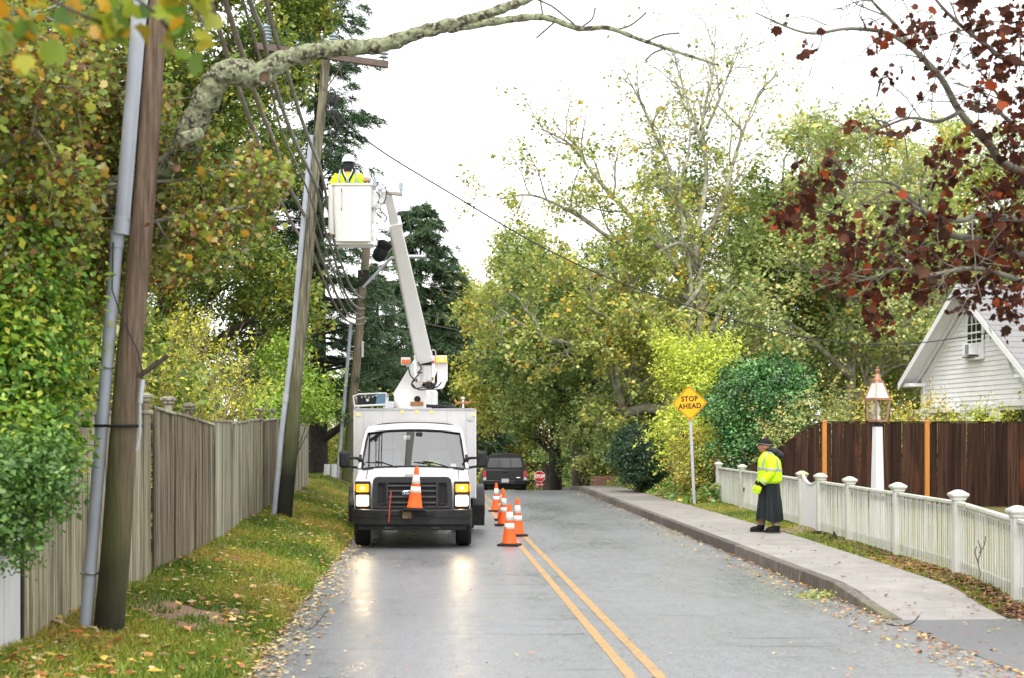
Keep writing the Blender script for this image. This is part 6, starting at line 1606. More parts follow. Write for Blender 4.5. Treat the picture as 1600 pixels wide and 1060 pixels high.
def deciduous(name, label, base, limbs, cfg, leafcfg, bark, leafmat, cat='tree', group=None, extra=None):
    """limbs: list of (points, r0, r1); grown out to twigs that carry the leaves"""
    root = thing(name, label, cat, base, group=group)
    W = Wood(); tips = []
    for pts, r0, r1 in limbs:
        q = np.array([A(p) - A(base) for p in smooth_path(pts, 4)]); rr = np.linspace(r0, r1, len(q))
        W.tube(q, rr, 9)
        if r1 < 900: spread(W, tips, q, rr, 0, cfg)
    me = W.mesh('trunk'); me.materials.append(bark); link('trunk', me, root)
    p, cl = tip_points(tips, leafcfg['per'], leafcfg['sigma'])
    wx_, wy_ = projx(p + A(base)); kk = ~((wx_ > 818) & (wx_ < 868) & (wy_ > 722) & (wy_ < 775) & (p[:, 1] + base[1] < 99)); p, cl = p[kk], cl[kk]
    if 'keep' in leafcfg:
        k = leafcfg['keep'](p + A(base)); p, cl = p[k], cl[k]
    sh = leafcfg.get('shape', 'rhomb')
    leaf_obj('crown', leaves(p, leafcfg['size'], .35, leafcfg.get('aspect', .62), sh, up=leafcfg.get('up', .3), droop=.5, clump=cl), leafmat, root)
    return root, tips

def auto_limbs(base, height, spread_r, nl, r0, lean=(0, 0), fork=.25, rise=.75):
    """trunk and nl main limbs for a round-headed tree"""
    b = A(base); out = []
    topp = b + A((lean[0], lean[1], height))
    out.append(([b + A((0, 0, -.3)), b + (topp - b) * .3 + A((RNG.normal(0, .1), RNG.normal(0, .1), 0)), b + (topp - b) * .6, b + (topp - b) * .95], r0, r0 * .15))
    for i in range(nl):
        t = fork + (rise - fork) * i / max(1, nl - 1)
        s = b + (topp - b) * t
        a = i * 2.4 + RNG.uniform(-.4, .4)
        rr = spread_r * (1.05 - .55 * max(0, t - .35)) * RNG.uniform(.8, 1.1)
        e = s + A((math.cos(a) * rr, math.sin(a) * rr, height * RNG.uniform(.10, .28)))
        m = s + (e - s) * .5 + A((0, 0, height * .03))
        out.append(([s, m, e], r0 * .5 * (1.1 - t * .6), .03))
    return out

CFG_MID = dict(levels=3, kids=[7, 5, 4], len=[2.6, 1.3, .7], seg=[4, 3, 2], r=[.05, .022, .009], ang=(30, 65), wander=.13, trop=(0, 0, .03))
CFG_BIG = dict(levels=3, kids=[9, 6, 4], len=[3.2, 1.7, .8], seg=[5, 4, 3], r=[.06, .028, .011], ang=(25, 60), wander=.14, trop=(0, 0, .05))

# -- foreground maple on the left, with the long lichen-covered limb over the road
mb0 = A((-4.9, 13.2, .5))
root = thing('maple_tree', 'autumn maple at upper left whose lichen covered limb arches over the road', 'tree', mb0)
W = Wood(); tips = []
def rel(pts): return [A(p) - mb0 for p in pts]
trunk = smooth_path([mb0 + A((0, 0, -.3)), mb0 + A((.1, -.1, 1.6)), mb0 + A((.25, -.3, 3.0)), mb0 + A((.2, -.7, 5.0)), mb0 + A((0, -1.2, 7.5))], 4)
q = np.array(rel(trunk)); W.tube(q, np.linspace(.34, .16, len(q)), 12)
cfgm = dict(levels=2, kids=[8, 5], len=[.9, .5], seg=[4, 3], r=[.016, .008], ang=(30, 70), wander=.16, trop=(0, 0, -.03))
br = []
for px, py, D0, D1 in [(30, 60, 12, 10.5), (120, 120, 12.4, 12.8), (60, 200, 12.5, 10.8), (190, 200, 12.8, 13.0), (20, 300, 12.5, 11), (150, 300, 12.8, 12.9), (110, 400, 12.8, 12.6), (230, 110, 12.8, 13.2), (40, 400, 12.5, 11.5), (330, 330, 12.8, 12.4), (400, 320, 12.8, 12.3), (300, 280, 13, 12.6), (360, 260, 13, 12.6),
                       (200, 380, 12.8, 13.0), (90, 10, 12, 11.5), (0, 130, 12, 10), (170, 30, 12, 12.8), (70, 340, 12.8, 11.6), (160, 230, 12.8, 12.8), (230, 260, 13, 13.3)]:
    e = A(at(px, py, D1)); s = A(trunk[min(len(trunk) - 1, int(len(trunk) * min(.95, max(.35, (e[2] - .2) / 8))))])
    m = (s + e) / 2 + A((RNG.normal(0, .12), RNG.normal(0, .15), .15))
    br.append(([s, m, e], .05, .012))
for pts, r0, r1 in br:
    q = np.array(rel(smooth_path(pts, 5))); rr = np.linspace(r0, r1, len(q)); W.tube(q, rr, 6)
    spread(W, tips, q, rr, 0, cfgm)
me = W.mesh('trunk'); me.materials.append(MAT['bark_pale']); link('trunk', me, root)
# the limb itself
limb = smooth_path([mb0 + A((.25, -.3, 2.9)), at(262, 262, 12.6), at(292, 215, 12.3), at(325, 150, 12.1), at(345, 118, 12.0), at(372, 112, 12.0), at(405, 118, 12.0), at(450, 92, 12.0), at(520, 76, 12.0), at(590, 72, 12.0), at(640, 56, 12.0), at(690, 42, 12.0), at(745, 28, 12.0), at(790, 12, 12.1), at(830, -4, 12.2), at(880, -40, 12.4)], 6)
rad = list(np.interp(np.linspace(0, 1, len(limb)), [0, .1, .2, .3, .36, .45, .55, .75, 1], [.13, .12, .118, .105, .122, .084, .070, .055, .030]))
rad = [r * (1 + .10 * math.sin(i * 1.9) + RNG.normal(0, .04)) for i, r in enumerate(rad)]
o = obj('limb', MB().tube([p - Vector(mb0) for p in limb], rad, 16), MAT['lichen'], root, smooth=180)
d_ = o.modifiers.new('knobs', 'DISPLACE'); tx = bpy.data.textures.new('knobs', 'CLOUDS'); tx.noise_scale = .07; d_.texture = tx; d_.strength = .035; d_.texture_coords = 'LOCAL'
o.modifiers.move(0, 0)
sb = o.modifiers.new('sub', 'SUBSURF'); sb.levels = 1; sb.render_levels = 1; o.modifiers.move(1, 0)
lb2 = smooth_path([at(700, 46, 12.0), at(760, 36, 12.0), at(830, 27, 11.9), at(862, 30, 11.9), at(905, 45, 11.9), at(950, 44, 11.9), at(1000, 62, 12.0), at(1060, 82, 12.0), at(1123, 102, 12.1)], 5)
o = obj('limb', MB().tube([p - Vector(mb0) for p in lb2], [r * (1 + .12 * math.sin(i * 2.3)) for i, r in enumerate(np.linspace(.038, .010, len(lb2)))], 10), MAT['lichen'], root, smooth=180)
for pp in ([(850, 28), (845, 5), (848, -20)], [(840, 0), (862, 10), (880, 24), (905, 45)], [(1010, 65), (1035, 55), (1062, 52)], [(1040, 75), (1020, 84), (1008, 96)], [(905, 45), (925, 30), (930, 12)], [(870, 32), (855, 45), (838, 60)], [(960, 47), (985, 40), (1010, 20)]):
    obj('twig', MB().tube(smooth_path([at(x, y, 11.95) - Vector(mb0) for x, y in pp], 4), .008, 5), MAT['bark'], root)
stub = obj('stub', MB().tube([at(310, 210, 12.0) - Vector(mb0), at(293, 214, 11.85) - Vector(mb0), at(284, 218, 11.8) - Vector(mb0)], [.06, .055, .05], 12), MAT['lichen'], root, smooth=60)
cut = obj('cut_face', MB().lathe([(.001, 0), (.05, 0), (.045, .012), (.001, .004)], 14, at(413, 121, 11.84) - Vector(mb0), R=Matrix.Rotation(math.pi / 2, 3, 'X')), MAT['bark_red'], root)
obj('cut_rim', MB().tube([at(413, 121, 11.83) - Vector(mb0) + Vector((.055 * math.cos(a), 0, .055 * math.sin(a))) for a in [2 * math.pi * k / 14 for k in range(15)]], .014, 6), MAT['lichen'], root, smooth=60)
p, cl = tip_points(tips, 74, .085)
vis = (PX0 + F * (p[:, 0] + mb0[0]) / (p[:, 1] + mb0[1])); viy = PY0 + F * (EYE - p[:, 2] - mb0[2]) / (p[:, 1] + mb0[1])
polex = 163 + (1005 - viy) * .0868
k = ~((np.abs(vis - polex + 8) < 52) & (p[:, 1] + mb0[1] < 12.6) & (RNG.uniform(0, 1, len(p)) < .95)) & ~((vis > 285) & (viy < 205 - (vis - 285) * .1)) & ~((vis > 300) & (viy < 200)) & ~((vis > 455)) & ~((vis > 250) & (vis < 420) & (viy < 130)) & (viy < 560)
p, cl, vis, viy = p[k], cl[k], vis[k], viy[k]
order = np.argsort(p[:, 1]); near = order[:1600][::9][:150]
mask = np.ones(len(p), bool); mask[near] = False
o = leaf_obj('crown', leaves(p[mask], .044, .5, .6, 'maple', up=.1, droop=.9), LEAF['maple'], root); o['kind'] = 'stuff'
single_leaves(root, p[near], .054, LEAF['maple_obj'])
# nearest twigs hanging into the top left corner
tw = []
for pp in ([(-60, -60), (40, -20), (120, 20), (170, 40)], [(60, -70), (160, -30), (230, 10), (262, 45)], [(150, -60), (240, -30), (300, 10), (318, 40)], [(-80, 0), (0, 20), (40, 60)], [(240, -60), (290, -30), (310, 0)]):
    q = smooth_path([at(x, y, 4.9 + .2 * RNG.uniform(-1, 1)) for x, y in pp], 5); tw.append(q)
    obj('twig', MB().tube([v - Vector(mb0) for v in q], .006, 5), MAT['bark'], root)
lp_ = []
for q in tw:
    for i in range(24):
        v = q[int(RNG.integers(3, len(q)))]; lp_.append(A(v) - mb0 + RNG.normal(0, .055, 3))
single_leaves(root, np.array(lp_), .085, LEAF['overhang_obj'], droop=1.2, up=.0)
obj('twig', MB().tube(smooth_path([v - Vector(mb0) for v in (tw[0][0], tw[0][0] + Vector((-.5, 1.5, .4)), mb0_ if False else Vector(mb0) + Vector((.2, -.7, 5.0)))], 4), .012, 5), MAT['bark'], root)

# -- hedge overhanging the fence at the left edge
def shrub(name, label, base, blobs, size, mat, cat='shrub', stems=12, stem_mat=None, sigma=.1, per=30, aspect=.6, up=.3, group=None, shell=.55, stem_r=.015, sprays=0, slen=.6):
    root = thing(name, label, cat, base, group=group); b = A(base)
    Ps, Cs, ctrs, outs = [], [], [], []
    for c, r, n in blobs:
        p, cl, ct, od = blob_points(A(c) - b, r, n, per, sigma, shell); Ps.append(p); Cs.append(cl); ctrs.append(ct); outs.append(od)
    p = np.concatenate(Ps); cl = np.concatenate(Cs); ct = np.concatenate(ctrs); od = np.concatenate(outs)
    W = Wood()
    for i in RNG.choice(len(ct), min(stems, len(ct)), replace=False):
        e = ct[i]; s = A((e[0] * .15 + RNG.normal(0, .05), e[1] * .15 + RNG.normal(0, .05), -.1))
        m = s + (e - s) * .5 + RNG.normal(0, .08, 3)
        q = np.array([A(v) for v in smooth_path([s, m, e], 4)]); W.tube(q, np.linspace(stem_r, stem_r * .3, len(q)), 5)
    if sprays:
        mid_ = ct.mean(0); sp, sc_, so = [], [], []
        for i in RNG.choice(len(ct), sprays):
            dd = unit(ct[i] - mid_ + A((0, 0, .35 * abs(ct[:, 2]).max())) * RNG.uniform(.2, 1) + RNG.normal(0, .15, 3)); ln = slen * RNG.uniform(.5, 1.3)
            q, _ = crooked(ct[i], dd, ln, 4, .12, (0, 0, -.02)); W.tube(q, np.linspace(.007, .003, 5), 3)
            n = int(14 * ln / size * .12) + 6; tt = RNG.uniform(0, 3.99, n); ii = tt.astype(int)
            sp.append(q[ii] + (q[ii + 1] - q[ii]) * (tt - ii)[:, None] + RNG.normal(0, size * .5, (n, 3))); sc_.append(np.full(n, RNG.uniform(.4, 1))); so.append(np.repeat(dd[None], n, 0))
        p = np.concatenate([p] + sp); cl = np.concatenate([cl] + sc_); od = np.concatenate([od] + so)
    k = ((p[:, 2] + b[2]) > (.02 if b[1] < 58 else -6)) & ~((p[:, 0] + b[0] > -3.5) & (p[:, 0] + b[0] < 0) & (p[:, 1] + b[1] < 40) & (p[:, 1] + b[1] > 13) & (p[:, 2] + b[2] < 2.3))
    me = W.mesh('stems'); me.materials.append(stem_mat or MAT['bark']); link('stems', me, root)
    wx_, wy_ = projx(p + b); k &= ~((wx_ > 818) & (wx_ < 868) & (wy_ > 722) & (wy_ < 775) & (p[:, 1] + b[1] < 99))
    leaf_obj('foliage', leaves(p[k], size, .4, aspect, 'rhomb', up=up, droop=.4, clump=cl[k], out=od[k]), mat, root)
    return root
shrub('hedge', 'bright green leafy hedge spilling over the fence at the left edge', (-3.9, 10.6, .3),
      [(at(10, 480, 11.4), (.60, .8, .75), 520), (at(-10, 620, 11.2), (.62, .8, .6), 420), (at(35, 690, 11.0), (.36, .6, .30), 200), (at(10, 330, 11.8), (.5, .7, .4), 170), (at(75, 570, 11.8), (.28, .4, .45), 150), (at(-90, 540, 11), (.6, .8, .9), 300)],
      .058, LEAF['hedge'], sigma=.10, per=17, stems=40, shell=.45, up=.3, sprays=170, slen=.34)
shrub('hedge', 'darker small leaved branches hanging below the bright hedge at the left edge', (-4.6, 10.6, .3),
      [(at(15, 740, 10.4), (.36, .5, .34), 210), (at(75, 735, 10.4), (.20, .3, .24), 90), (at(0, 835, 10.3), (.26, .4, .16), 70), (at(52, 815, 10.3), (.14, .2, .14), 30), (at(90, 790, 10.4), (.06, .15, .12), 12), (at(30, 870, 10.3), (.1, .2, .06), 12)],
      .042, LEAF['hedge_dark'], sigma=.06, per=20, stems=5, shell=.35, stem_r=.006)

# -- twiggy yellowing shrub behind the board fence
fb = A((-5.0, 23.5, .4)); root = thing('forsythia_shrub', 'twiggy shrub with small yellow leaves rising behind the board fence', 'shrub', fb)
W = Wood(); tips = []
for i in range(300):
    s = A((RNG.uniform(-.9, .9), RNG.uniform(-4.8, 4.6), -.1)); hgt = RNG.uniform(2.2, 4.0) * (1.08 - .05 * abs(s[1]))
    d = A((RNG.normal(.09, .12), RNG.normal(-.02, .24), 1))
    q, _ = crooked(s, d, hgt, 6, .05, (.02, 0, .01)); W.tube(q, np.linspace(.011, .004, 7), 4)
    tips.append(q[2:])
    for j in range(3):
        t = RNG.integers(2, 6); q2, _ = crooked(q[t], side_dir(unit(q[t + 1] - q[t]), RNG.uniform(.3, .7)), RNG.uniform(.4, 1.0), 3, .07, (0, 0, .03)); W.tube(q2, np.linspace(.006, .003, 4), 3); tips.append(q2)
me = W.mesh('stems'); me.materials.append(MAT['stem']); link('stems', me, root)
p, cl = tip_points(tips, 24, .05)
kf = ~((p[:, 0] + fb[0] > -3.5) & (p[:, 2] + fb[2] < 2.35)); p = p[kf]
leaf_obj('foliage', leaves(p, .06, .4, .55, up=.2, droop=.3), LEAF['forsythia'], root)
shrub('green_shrub', 'light green shrub leaning over the far end of the board fence', (-3.9, 33.0, .5), [(at(470, 625, 33), (.75, 1.2, .65), 260), (at(440, 560, 34), (.5, .8, .5), 110), (at(418, 640, 31), (.5, 1.2, .4), 120)], .075, LEAF['green_shrub'], sigma=.13, per=17, sprays=80, slen=.5)

# -- big green tree behind, and its neighbours
base = A((-7.3, 38.5, .5))
deciduous('green_tree', 'tall dense green tree rising behind the middle pole', base, auto_limbs(base, 16.5, 3.5, 15, .34, fork=.16, rise=.93), dict(CFG_MID, kids=[8, 6, 4], len=[2.2, 1.3, .7]), dict(per=44, sigma=.18, size=.13, keep=lambda P_: P_[:, 0] < -2.75 + .25 * np.sin(P_[:, 2] * 3)), MAT['bark'], LEAF['green_tree'])
base = A((-12.5, 33, .6))
deciduous('green_tree', 'broad green tree filling the gap behind the foreground maple', base, auto_limbs(base, 14, 5.0, 13, .34, fork=.14, rise=.93), CFG_MID, dict(per=40, sigma=.2, size=.16), MAT['bark'], LEAF['green_tree'])
base = A((-7.4, 21.5, .5))
deciduous('green_tree', 'smaller green tree just behind the near board fence panels', base, auto_limbs(base, 7.5, 2.3, 10, .16, fork=.2), dict(CFG_MID, len=[1.5, .9, .5]), dict(per=22, sigma=.12, size=.10), MAT['bark'], LEAF['green_tree'])
base = A((-9.5, 52, .6))
deciduous('green_tree', 'dark green tree low behind the lawn, left of the pine trunk', base, auto_limbs(base, 11, 4.2, 11, .28, fork=.10, rise=.9), CFG_MID, dict(per=34, sigma=.2, size=.15), MAT['bark'], LEAF['green_tree'])
shrub('lawn_shrub', 'yellow green bush at the back of the lawn beyond the fence', (-4.2, 56, .2), [(A((-4.6, 56, 1.3)), (2.2, 1.2, 1.3), 260), (A((-2.6, 57, 1.1)), (1.4, 1.2, 1.2), 160)], .12, LEAF['far_yellow'], sigma=.18, per=22)

# -- conifers
def conifer(name, label, base, height, radius, nb, mat, bark, r0, z0=.12, droop=-.25, dens=26, nl=.22, nw=.035, shape=1.0, lean=0, cat='tree', sub=9, low=None, keep=None, flare=0.0):
    root = thing(name, label, cat, base); W = Wood(); pts = []; dirs = []
    ax = np.array([[lean * (k / 8) , 0, height * k / 8] for k in range(9)]); ax[0][2] = -.4
    W.tube(ax, np.linspace(r0, .02, 9), 10)
    for i in range(nb):
        t = z0 + (1 - z0) * (i + RNG.uniform(0, 1)) / nb
        a = RNG.uniform(0, 2 * math.pi)
        L = radius * ((1 - t) ** shape * .95 + .06) * RNG.uniform(.62, 1.12)
        s = A((lean * t, 0, height * t)); d = A((math.cos(a), math.sin(a), RNG.uniform(.0, .25)))
        q, _ = crooked(s, d, L, 5, .06, (0, 0, droop * .25)); q[-1][2] += L * .05
        W.tube(q, np.linspace(max(.012, r0 * .16 * (1 - t) + .01), .006, 6), 4)
        for j in range(sub):
            u = RNG.uniform(.15, 1) * 4.99; ii = int(u); p0 = q[ii] + (q[ii + 1] - q[ii]) * (u - ii)
            hd = unit(q[-1] - q[0]); sd = unit(np.cross(hd, A((0, 0, 1)))) * RNG.choice([-1, 1])
            dd = unit(hd * RNG.uniform(.4, 1) + sd * RNG.uniform(.3, 1) + A((0, 0, RNG.uniform(-.5, .05))))
            ln = L * RNG.uniform(.16, .36) * (1.15 - .12 * u)
            n = max(4, int(dens * max(.3, ln)))
            tt = RNG.uniform(0, 1, n)[:, None]
            pp = p0 + dd * ln * tt + A((0, 0, -1)) * (ln * .25 * tt ** 2) + RNG.normal(0, .025 + nl * .08, (n, 3))
            pts.append(pp); dirs.append(np.repeat((dd + A((0, 0, -.25)))[None], n, 0))
    p = np.concatenate(pts); d = np.concatenate(dirs)
    if keep is not None:
        k = keep(p + A(base)); p, d = p[k], d[k]
    me = W.mesh('trunk'); me.materials.append(bark); link('trunk', me, root)
    leaf_obj('crown', needles(p, d, nl, nw), mat, root)
    return root
def keep_pine(P_):
    return (P_[:, 0] < -1.25)
pine = conifer('pine_tree', 'dark pine with thick black trunk at the end of the board fence', (at(497, 740, 47).x, 47, .7), 18.5, 3.4, 210, LEAF['pine'], MAT['bark_dark'], .34, z0=.12, dens=72, nl=.20, nw=.03, shape=.45, droop=-.12, sub=11)
lq = np.array([A(v) - A(pine.location) for v in smooth_path([at(503, 688, 46.9), at(520, 676, 46.6), at(535, 665, 46.4), at(546, 650, 46.2)], 4)])
W = Wood(); W.tube(lq, np.linspace(.15, .08, len(lq)), 8); me = W.mesh('low_limb'); me.materials.append(MAT['bark_dark']); link('low_limb', me, pine)
conifer('spruce_tree', 'tall dark spruce standing beyond the crest behind the boom', (at(657, 700, 104).x, 104, -4.0), 23.2, 7.4, 260, LEAF['spruce'], MAT['bark_dark'], .42, z0=.03, dens=34, nl=.46, nw=.085, shape=.55, droop=-.35, sub=13)
conifer('spruce_tree', 'shorter dark spruce to the right of the boom, beyond the crest', (at(716, 700, 110).x, 110, -4.2), 15.5, 6.4, 170, LEAF['spruce'], MAT['bark_dark'], .36, z0=.03, dens=26, nl=.42, nw=.08, shape=.8, droop=-.35, sub=12)
conifer('spruce_tree', 'dark spruce partly hidden between the far pole and the pine', (at(590, 700, 92).x, 92, -2.6), 16.0, 5.2, 150, LEAF['spruce'], MAT['bark_dark'], .36, z0=.03, dens=28, nl=.4, nw=.075, shape=.8, droop=-.3, sub=12)

# -- the large maple at the right of the road, limbs traced at their own depths
gb_ = A((at(1045, 700, 51).x, 51, .3))
def L3(pp, D0, D1): 
    n = len(pp); return [at(x, y, lerp(D0, D1, i / (n - 1))) for i, (x, y) in enumerate(pp)]
limbs = [([gb_ + A((0, 0, -.3)), at(1047, 690, 51), at(1044, 655, 51), at(1050, 625, 51)], .42, .30),
         (L3([(1046, 640), (1010, 638), (978, 642), (968, 615), (962, 570), (960, 520)], 51, 49), .20, .05),
         (L3([(1047, 628), (1025, 600), (1000, 575), (960, 556), (915, 543), (860, 530), (812, 505), (790, 490)], 51, 48), .17, .03),
         (L3([(1050, 625), (1072, 560), (1068, 515), (1030, 494), (985, 482), (982, 450), (975, 400)], 51, 50), .18, .04),
         (L3([(1050, 625), (1084, 560), (1097, 470), (1088, 380), (1104, 280), (1098, 190), (1114, 110), (1118, 40)], 51, 54), .17, .02),
         (L3([(1066, 560), (1080, 470), (1072, 380), (1062, 300), (1078, 220), (1070, 140)], 51, 53), .12, .02),
         (L3([(1062, 590), (1120, 500), (1140, 420), (1130, 330), (1150, 240)], 51, 55), .13, .02),
         (L3([(1092, 470), (1060, 420), (1005, 360), (960, 310), (925, 270), (890, 225), (840, 200)], 52, 50), .15, .02),
         (L3([(1092, 480), (1040, 440), (1000, 400), (950, 370), (890, 330), (830, 305), (780, 312)], 52, 49), .13, .02),
         (L3([(1096, 400), (1070, 330), (1045, 260), (1010, 180), (975, 110)], 53, 53), .12, .02),
         (L3([(1100, 380), (1130, 310), (1150, 240), (1175, 170), (1200, 130)], 53, 55), .12, .02),
         (L3([(1090, 500), (1150, 440), (1200, 350), (1240, 260), (1262, 190)], 52, 55), .15, .025),
         (L3([(1075, 560), (1140, 520), (1200, 480), (1262, 420), (1310, 360), (1340, 300)], 51, 54), .16, .03),
         (L3([(1100, 440), (1070, 480), (1030, 500), (980, 510), (920, 480)], 51, 48), .10, .02),
         (L3([(1095, 420), (1060, 380), (990, 420), (930, 430), (870, 440)], 52, 50), .09, .02),
         (L3([(1103, 250), (1085, 190), (1062, 120), (1050, 75)], 54, 55), .07, .012), (L3([(1105, 200), (1130, 140), (1150, 80), (1160, 50)], 54, 55), .06, .012)]
cfgG = dict(CFG_BIG, kids=[11, 6, 4], len=[2.3, 1.25, .65], r=[.045, .020, .009], wander=.16, trop=(0, 0, .04), t0=[.22, .2, .2, .2])
def keepG(P_):
    x, y = projx(P_)
    return RNG.uniform(0, 1, len(P_)) < np.interp(y, [60, 130, 230, 330, 430], [.03, .09, .28, .55, .80])
deciduous('big_maple', 'large half bare maple with pale branches and yellow green leaves beside the road', gb_, limbs, cfgG, dict(per=17, sigma=.10, size=.125, keep=keepG, aspect=.85), MAT['bark_pale'], LEAF['big_maple'])
# darker low limbs of its twin trunk
tb_ = A((at(1028, 700, 54).x, 54, .2))
deciduous('gnarled_tree', 'gnarled dark trunk with reddish bent limbs beneath the large maple', tb_, [([tb_ + A((0, 0, -.3)), at(1030, 680, 54), at(1020, 650, 53.5), at(1000, 640, 53), at(975, 648, 52.5)], .28, .16), (L3([(1032, 660), (1046, 620), (1030, 580), (1000, 540)], 54, 53), .18, .05), (L3([(1035, 660), (1060, 600), (1080, 560)], 54, 54), .16, .05), (L3([(985, 645), (966, 610), (950, 560), (930, 510)], 52.6, 52), .11, .03)],
          dict(CFG_MID, kids=[6, 5, 4], len=[2.2, 1.2, .6]), dict(per=16, sigma=.2, size=.14), MAT['bark_red'], LEAF['far_green'])

# -- trees along the far road
for nm, lab, px, D_, h, sr, mat, per, nl in [
    ('road_tree', 'dense green tree leaning over the road left of the large maple', 905, 66, 10.6, 4.2, 'far_green', 24, 14),
    ('road_tree', 'dark trunked tree with yellowing leaves just right of the stop sign', 868, 74, 11.0, 4.4, 'far_yellow', 22, 13),
    ('road_tree', 'yellow green tree at the road end above the pickup', 790, 118, 17.5, 6.0, 'far_yellow', 26, 14),
    ('road_tree', 'yellow green tree at the road end left of the stop sign', 742, 126, 17.0, 5.6, 'far_yellow', 24, 13),
    ('road_tree', 'orange tinged tree at the road end behind the stop sign', 855, 112, 14.5, 4.6, 'far_orange', 24, 12),
    ('road_tree', 'muted green tree far beyond the stop sign', 925, 120, 17.0, 6.0, 'far_green', 24, 13),
    ('road_tree', 'pale green tree behind the bucket truck and the pickup', 700, 134, 15.0, 6.0, 'far_green', 24, 12)]:
    b = A(((px - PX0) * D_ / F, D_, road_z(D_) - .1 if D_ > 60 else .2))
    deciduous(nm, lab, b, auto_limbs(b, h, sr, nl, .30 if '74' not in str(D_) else .42, fork=.12 if D_ > 100 else .18, rise=.9), dict(CFG_MID, len=[2.4, 1.3, .7]), dict(per=per, sigma=.24, size=.20 if D_ > 100 else .16, aspect=.75), MAT['bark_dark'] if D_ == 74 else MAT['bark'], LEAF[mat], group='trees along the far road')
ivy = A((at(906, 700, 70).x, 70, road_z(70)))
rt = thing('ivy_trunk', 'pale straight trunk wrapped in ivy to the right of the stop sign', 'tree', ivy)
W = Wood(); W.tube(np.array([[0, 0, -.3], [0.02, 0, 2], [0, 0, 5], [.1, 0, 8]]), [.26, .24, .22, .18], 10); me = W.mesh('trunk'); me.materials.append(MAT['bark_pale']); link('trunk', me, rt)
a_ = RNG.uniform(0, 2 * math.pi, 1800); zz = RNG.uniform(0, 7, 1800); P_ = np.stack([np.cos(a_) * .28, np.sin(a_) * .28, zz], 1) + RNG.normal(0, .04, (1800, 3))
leaf_obj('crown', leaves(P_, .10, .4, .7, up=.1), LEAF['far_yellow'], rt)
b = A((at(930, 700, 64).x, 64, road_z(64)))
deciduous('small_tree', 'small dull green tree with forked dark trunk left of the dark yew', b, [([b, b + A((-.3, 0, .6)), b + A((-.1, 0, 1.4)), b + A((.3, 0, 3.2))], .12, .03), ([b, b + A((.25, 0, .7)), b + A((.2, 0, 1.5)), b + A((-.8, 0, 3.0))], .10, .03), ([b + A((0, 0, .9)), b + A((1.0, 0, 2.2))], .06, .02)], dict(CFG_MID, len=[1.4, .8, .5]), dict(per=30, sigma=.16, size=.12), MAT['bark_dark'], LEAF['dull_green'])

# -- trees behind the house and the dark fence
for lab, px, D_, h, sr, mat, per in [
    ('dull green tree directly behind the picket fence lantern', 1330, 50, 9.6, 3.8, 'dull_green', 22),
    ('yellow green tree rising behind the gable of the white house', 1440, 58, 11.4, 4.6, 'big_maple', 22),
    ('tall pale green tree behind the red leaves at the right edge', 1570, 62, 12.6, 5.2, 'dull_green', 22),
    ('green tree between the large maple and the holly bush', 1190, 56, 10.0, 4.2, 'far_green', 22),
    ('pale yellow green tree far behind between maple and house', 1290, 74, 13.0, 5.5, 'far_green', 20),
    ('green tree at the right edge behind the main roof', 1690, 56, 11.5, 5.0, 'dull_green', 20)]:
    b = A(((px - PX0) * D_ / F, D_, .4))
    deciduous('garden_tree', lab, b, auto_limbs(b, h, sr, 13, .26, fork=.12, rise=.92), dict(CFG_MID, len=[2.4, 1.3, .7]), dict(per=per, sigma=.2, size=.15, aspect=.75), MAT['bark_pale'], LEAF[mat], group='trees behind the house')

# -- shrubs on the right
shrub('lime_shrub', 'yellow green shrub rising behind the STOP AHEAD sign', (at(1080, 700, 42).x, 42.5, .3), [(at(1085, 585, 42.5), (1.0, 1.0, 1.1), 280), (at(1050, 545, 43), (.5, .6, .45), 70), (at(1120, 560, 42.8), (.6, .8, .7), 110), (at(1070, 680, 41.5), (.9, .8, .9), 220)], .085, LEAF['lime'], sigma=.15, per=15, stem_mat=MAT['stem'], sprays=170, slen=.8)
shrub('holly_bush', 'rounded glossy dark green holly bush behind the flagger', (at(1182, 700, 39.5).x, 39.5, .3), [(at(1185, 640, 39.5), (1.42, 1.3, 1.35), 620), (at(1180, 720, 39), (1.5, 1.2, .9), 300), (at(1215, 600, 39.8), (.8, .8, .7), 130)], .085, LEAF['holly'], sigma=.12, per=22, shell=.62, sprays=110, slen=.4)
shrub('yew_bush', 'dense dark yew bush beside the pavement left of the sign', (at(1003, 740, 46).x, 46.0, .25), [(at(1003, 716, 46), (.92, .9, .95), 520), (at(985, 690, 46.2), (.5, .6, .55), 130)], .11, LEAF['yew'], sigma=.09, per=40, aspect=.22, shell=.6)
shrub('mixed_shrub', 'low shrub with yellow and red leaves at the end of the picket fence', (at(1100, 740, 39).x, 39.4, .25), [(at(1098, 740, 39.4), (.55, .7, .7), 190), (at(1075, 715, 40), (.5, .6, .8), 140)], .07, LEAF['mixed_shrub'], sigma=.12, per=16, sprays=60, slen=.5)
for lab, px, D_, w, top, mat in [('tangled green shrub between the holly bush and the lantern', 1265, 38, 1.5, 610, 'dull_green'), ('brownish green shrub behind the lantern', 1345, 39, 1.3, 612, 'mixed_shrub'), ('yellow leaved shrub along the dark fence below the house', 1440, 36.2, 1.3, 628, 'mixed_shrub'), ('yellow flowering shrub under the house windows', 1525, 36.0, 1.1, 636, 'lime'), ('green shrub at the right edge under the house windows', 1595, 36.0, 1.2, 640, 'mixed_shrub')]:
    tz = at(px, top, D_).z
    shrub('garden_shrub', lab, (at(px, 700, D_).x, D_, .4), [(A(at(px, 700, D_)) * A((1, 1, 0)) + A((0, 0, tz * .55)), (w, .8, tz * .46), 300)], .075, LEAF[mat], sigma=.15, per=18, group='shrubs behind the dark fence', sprays=70, slen=.6)
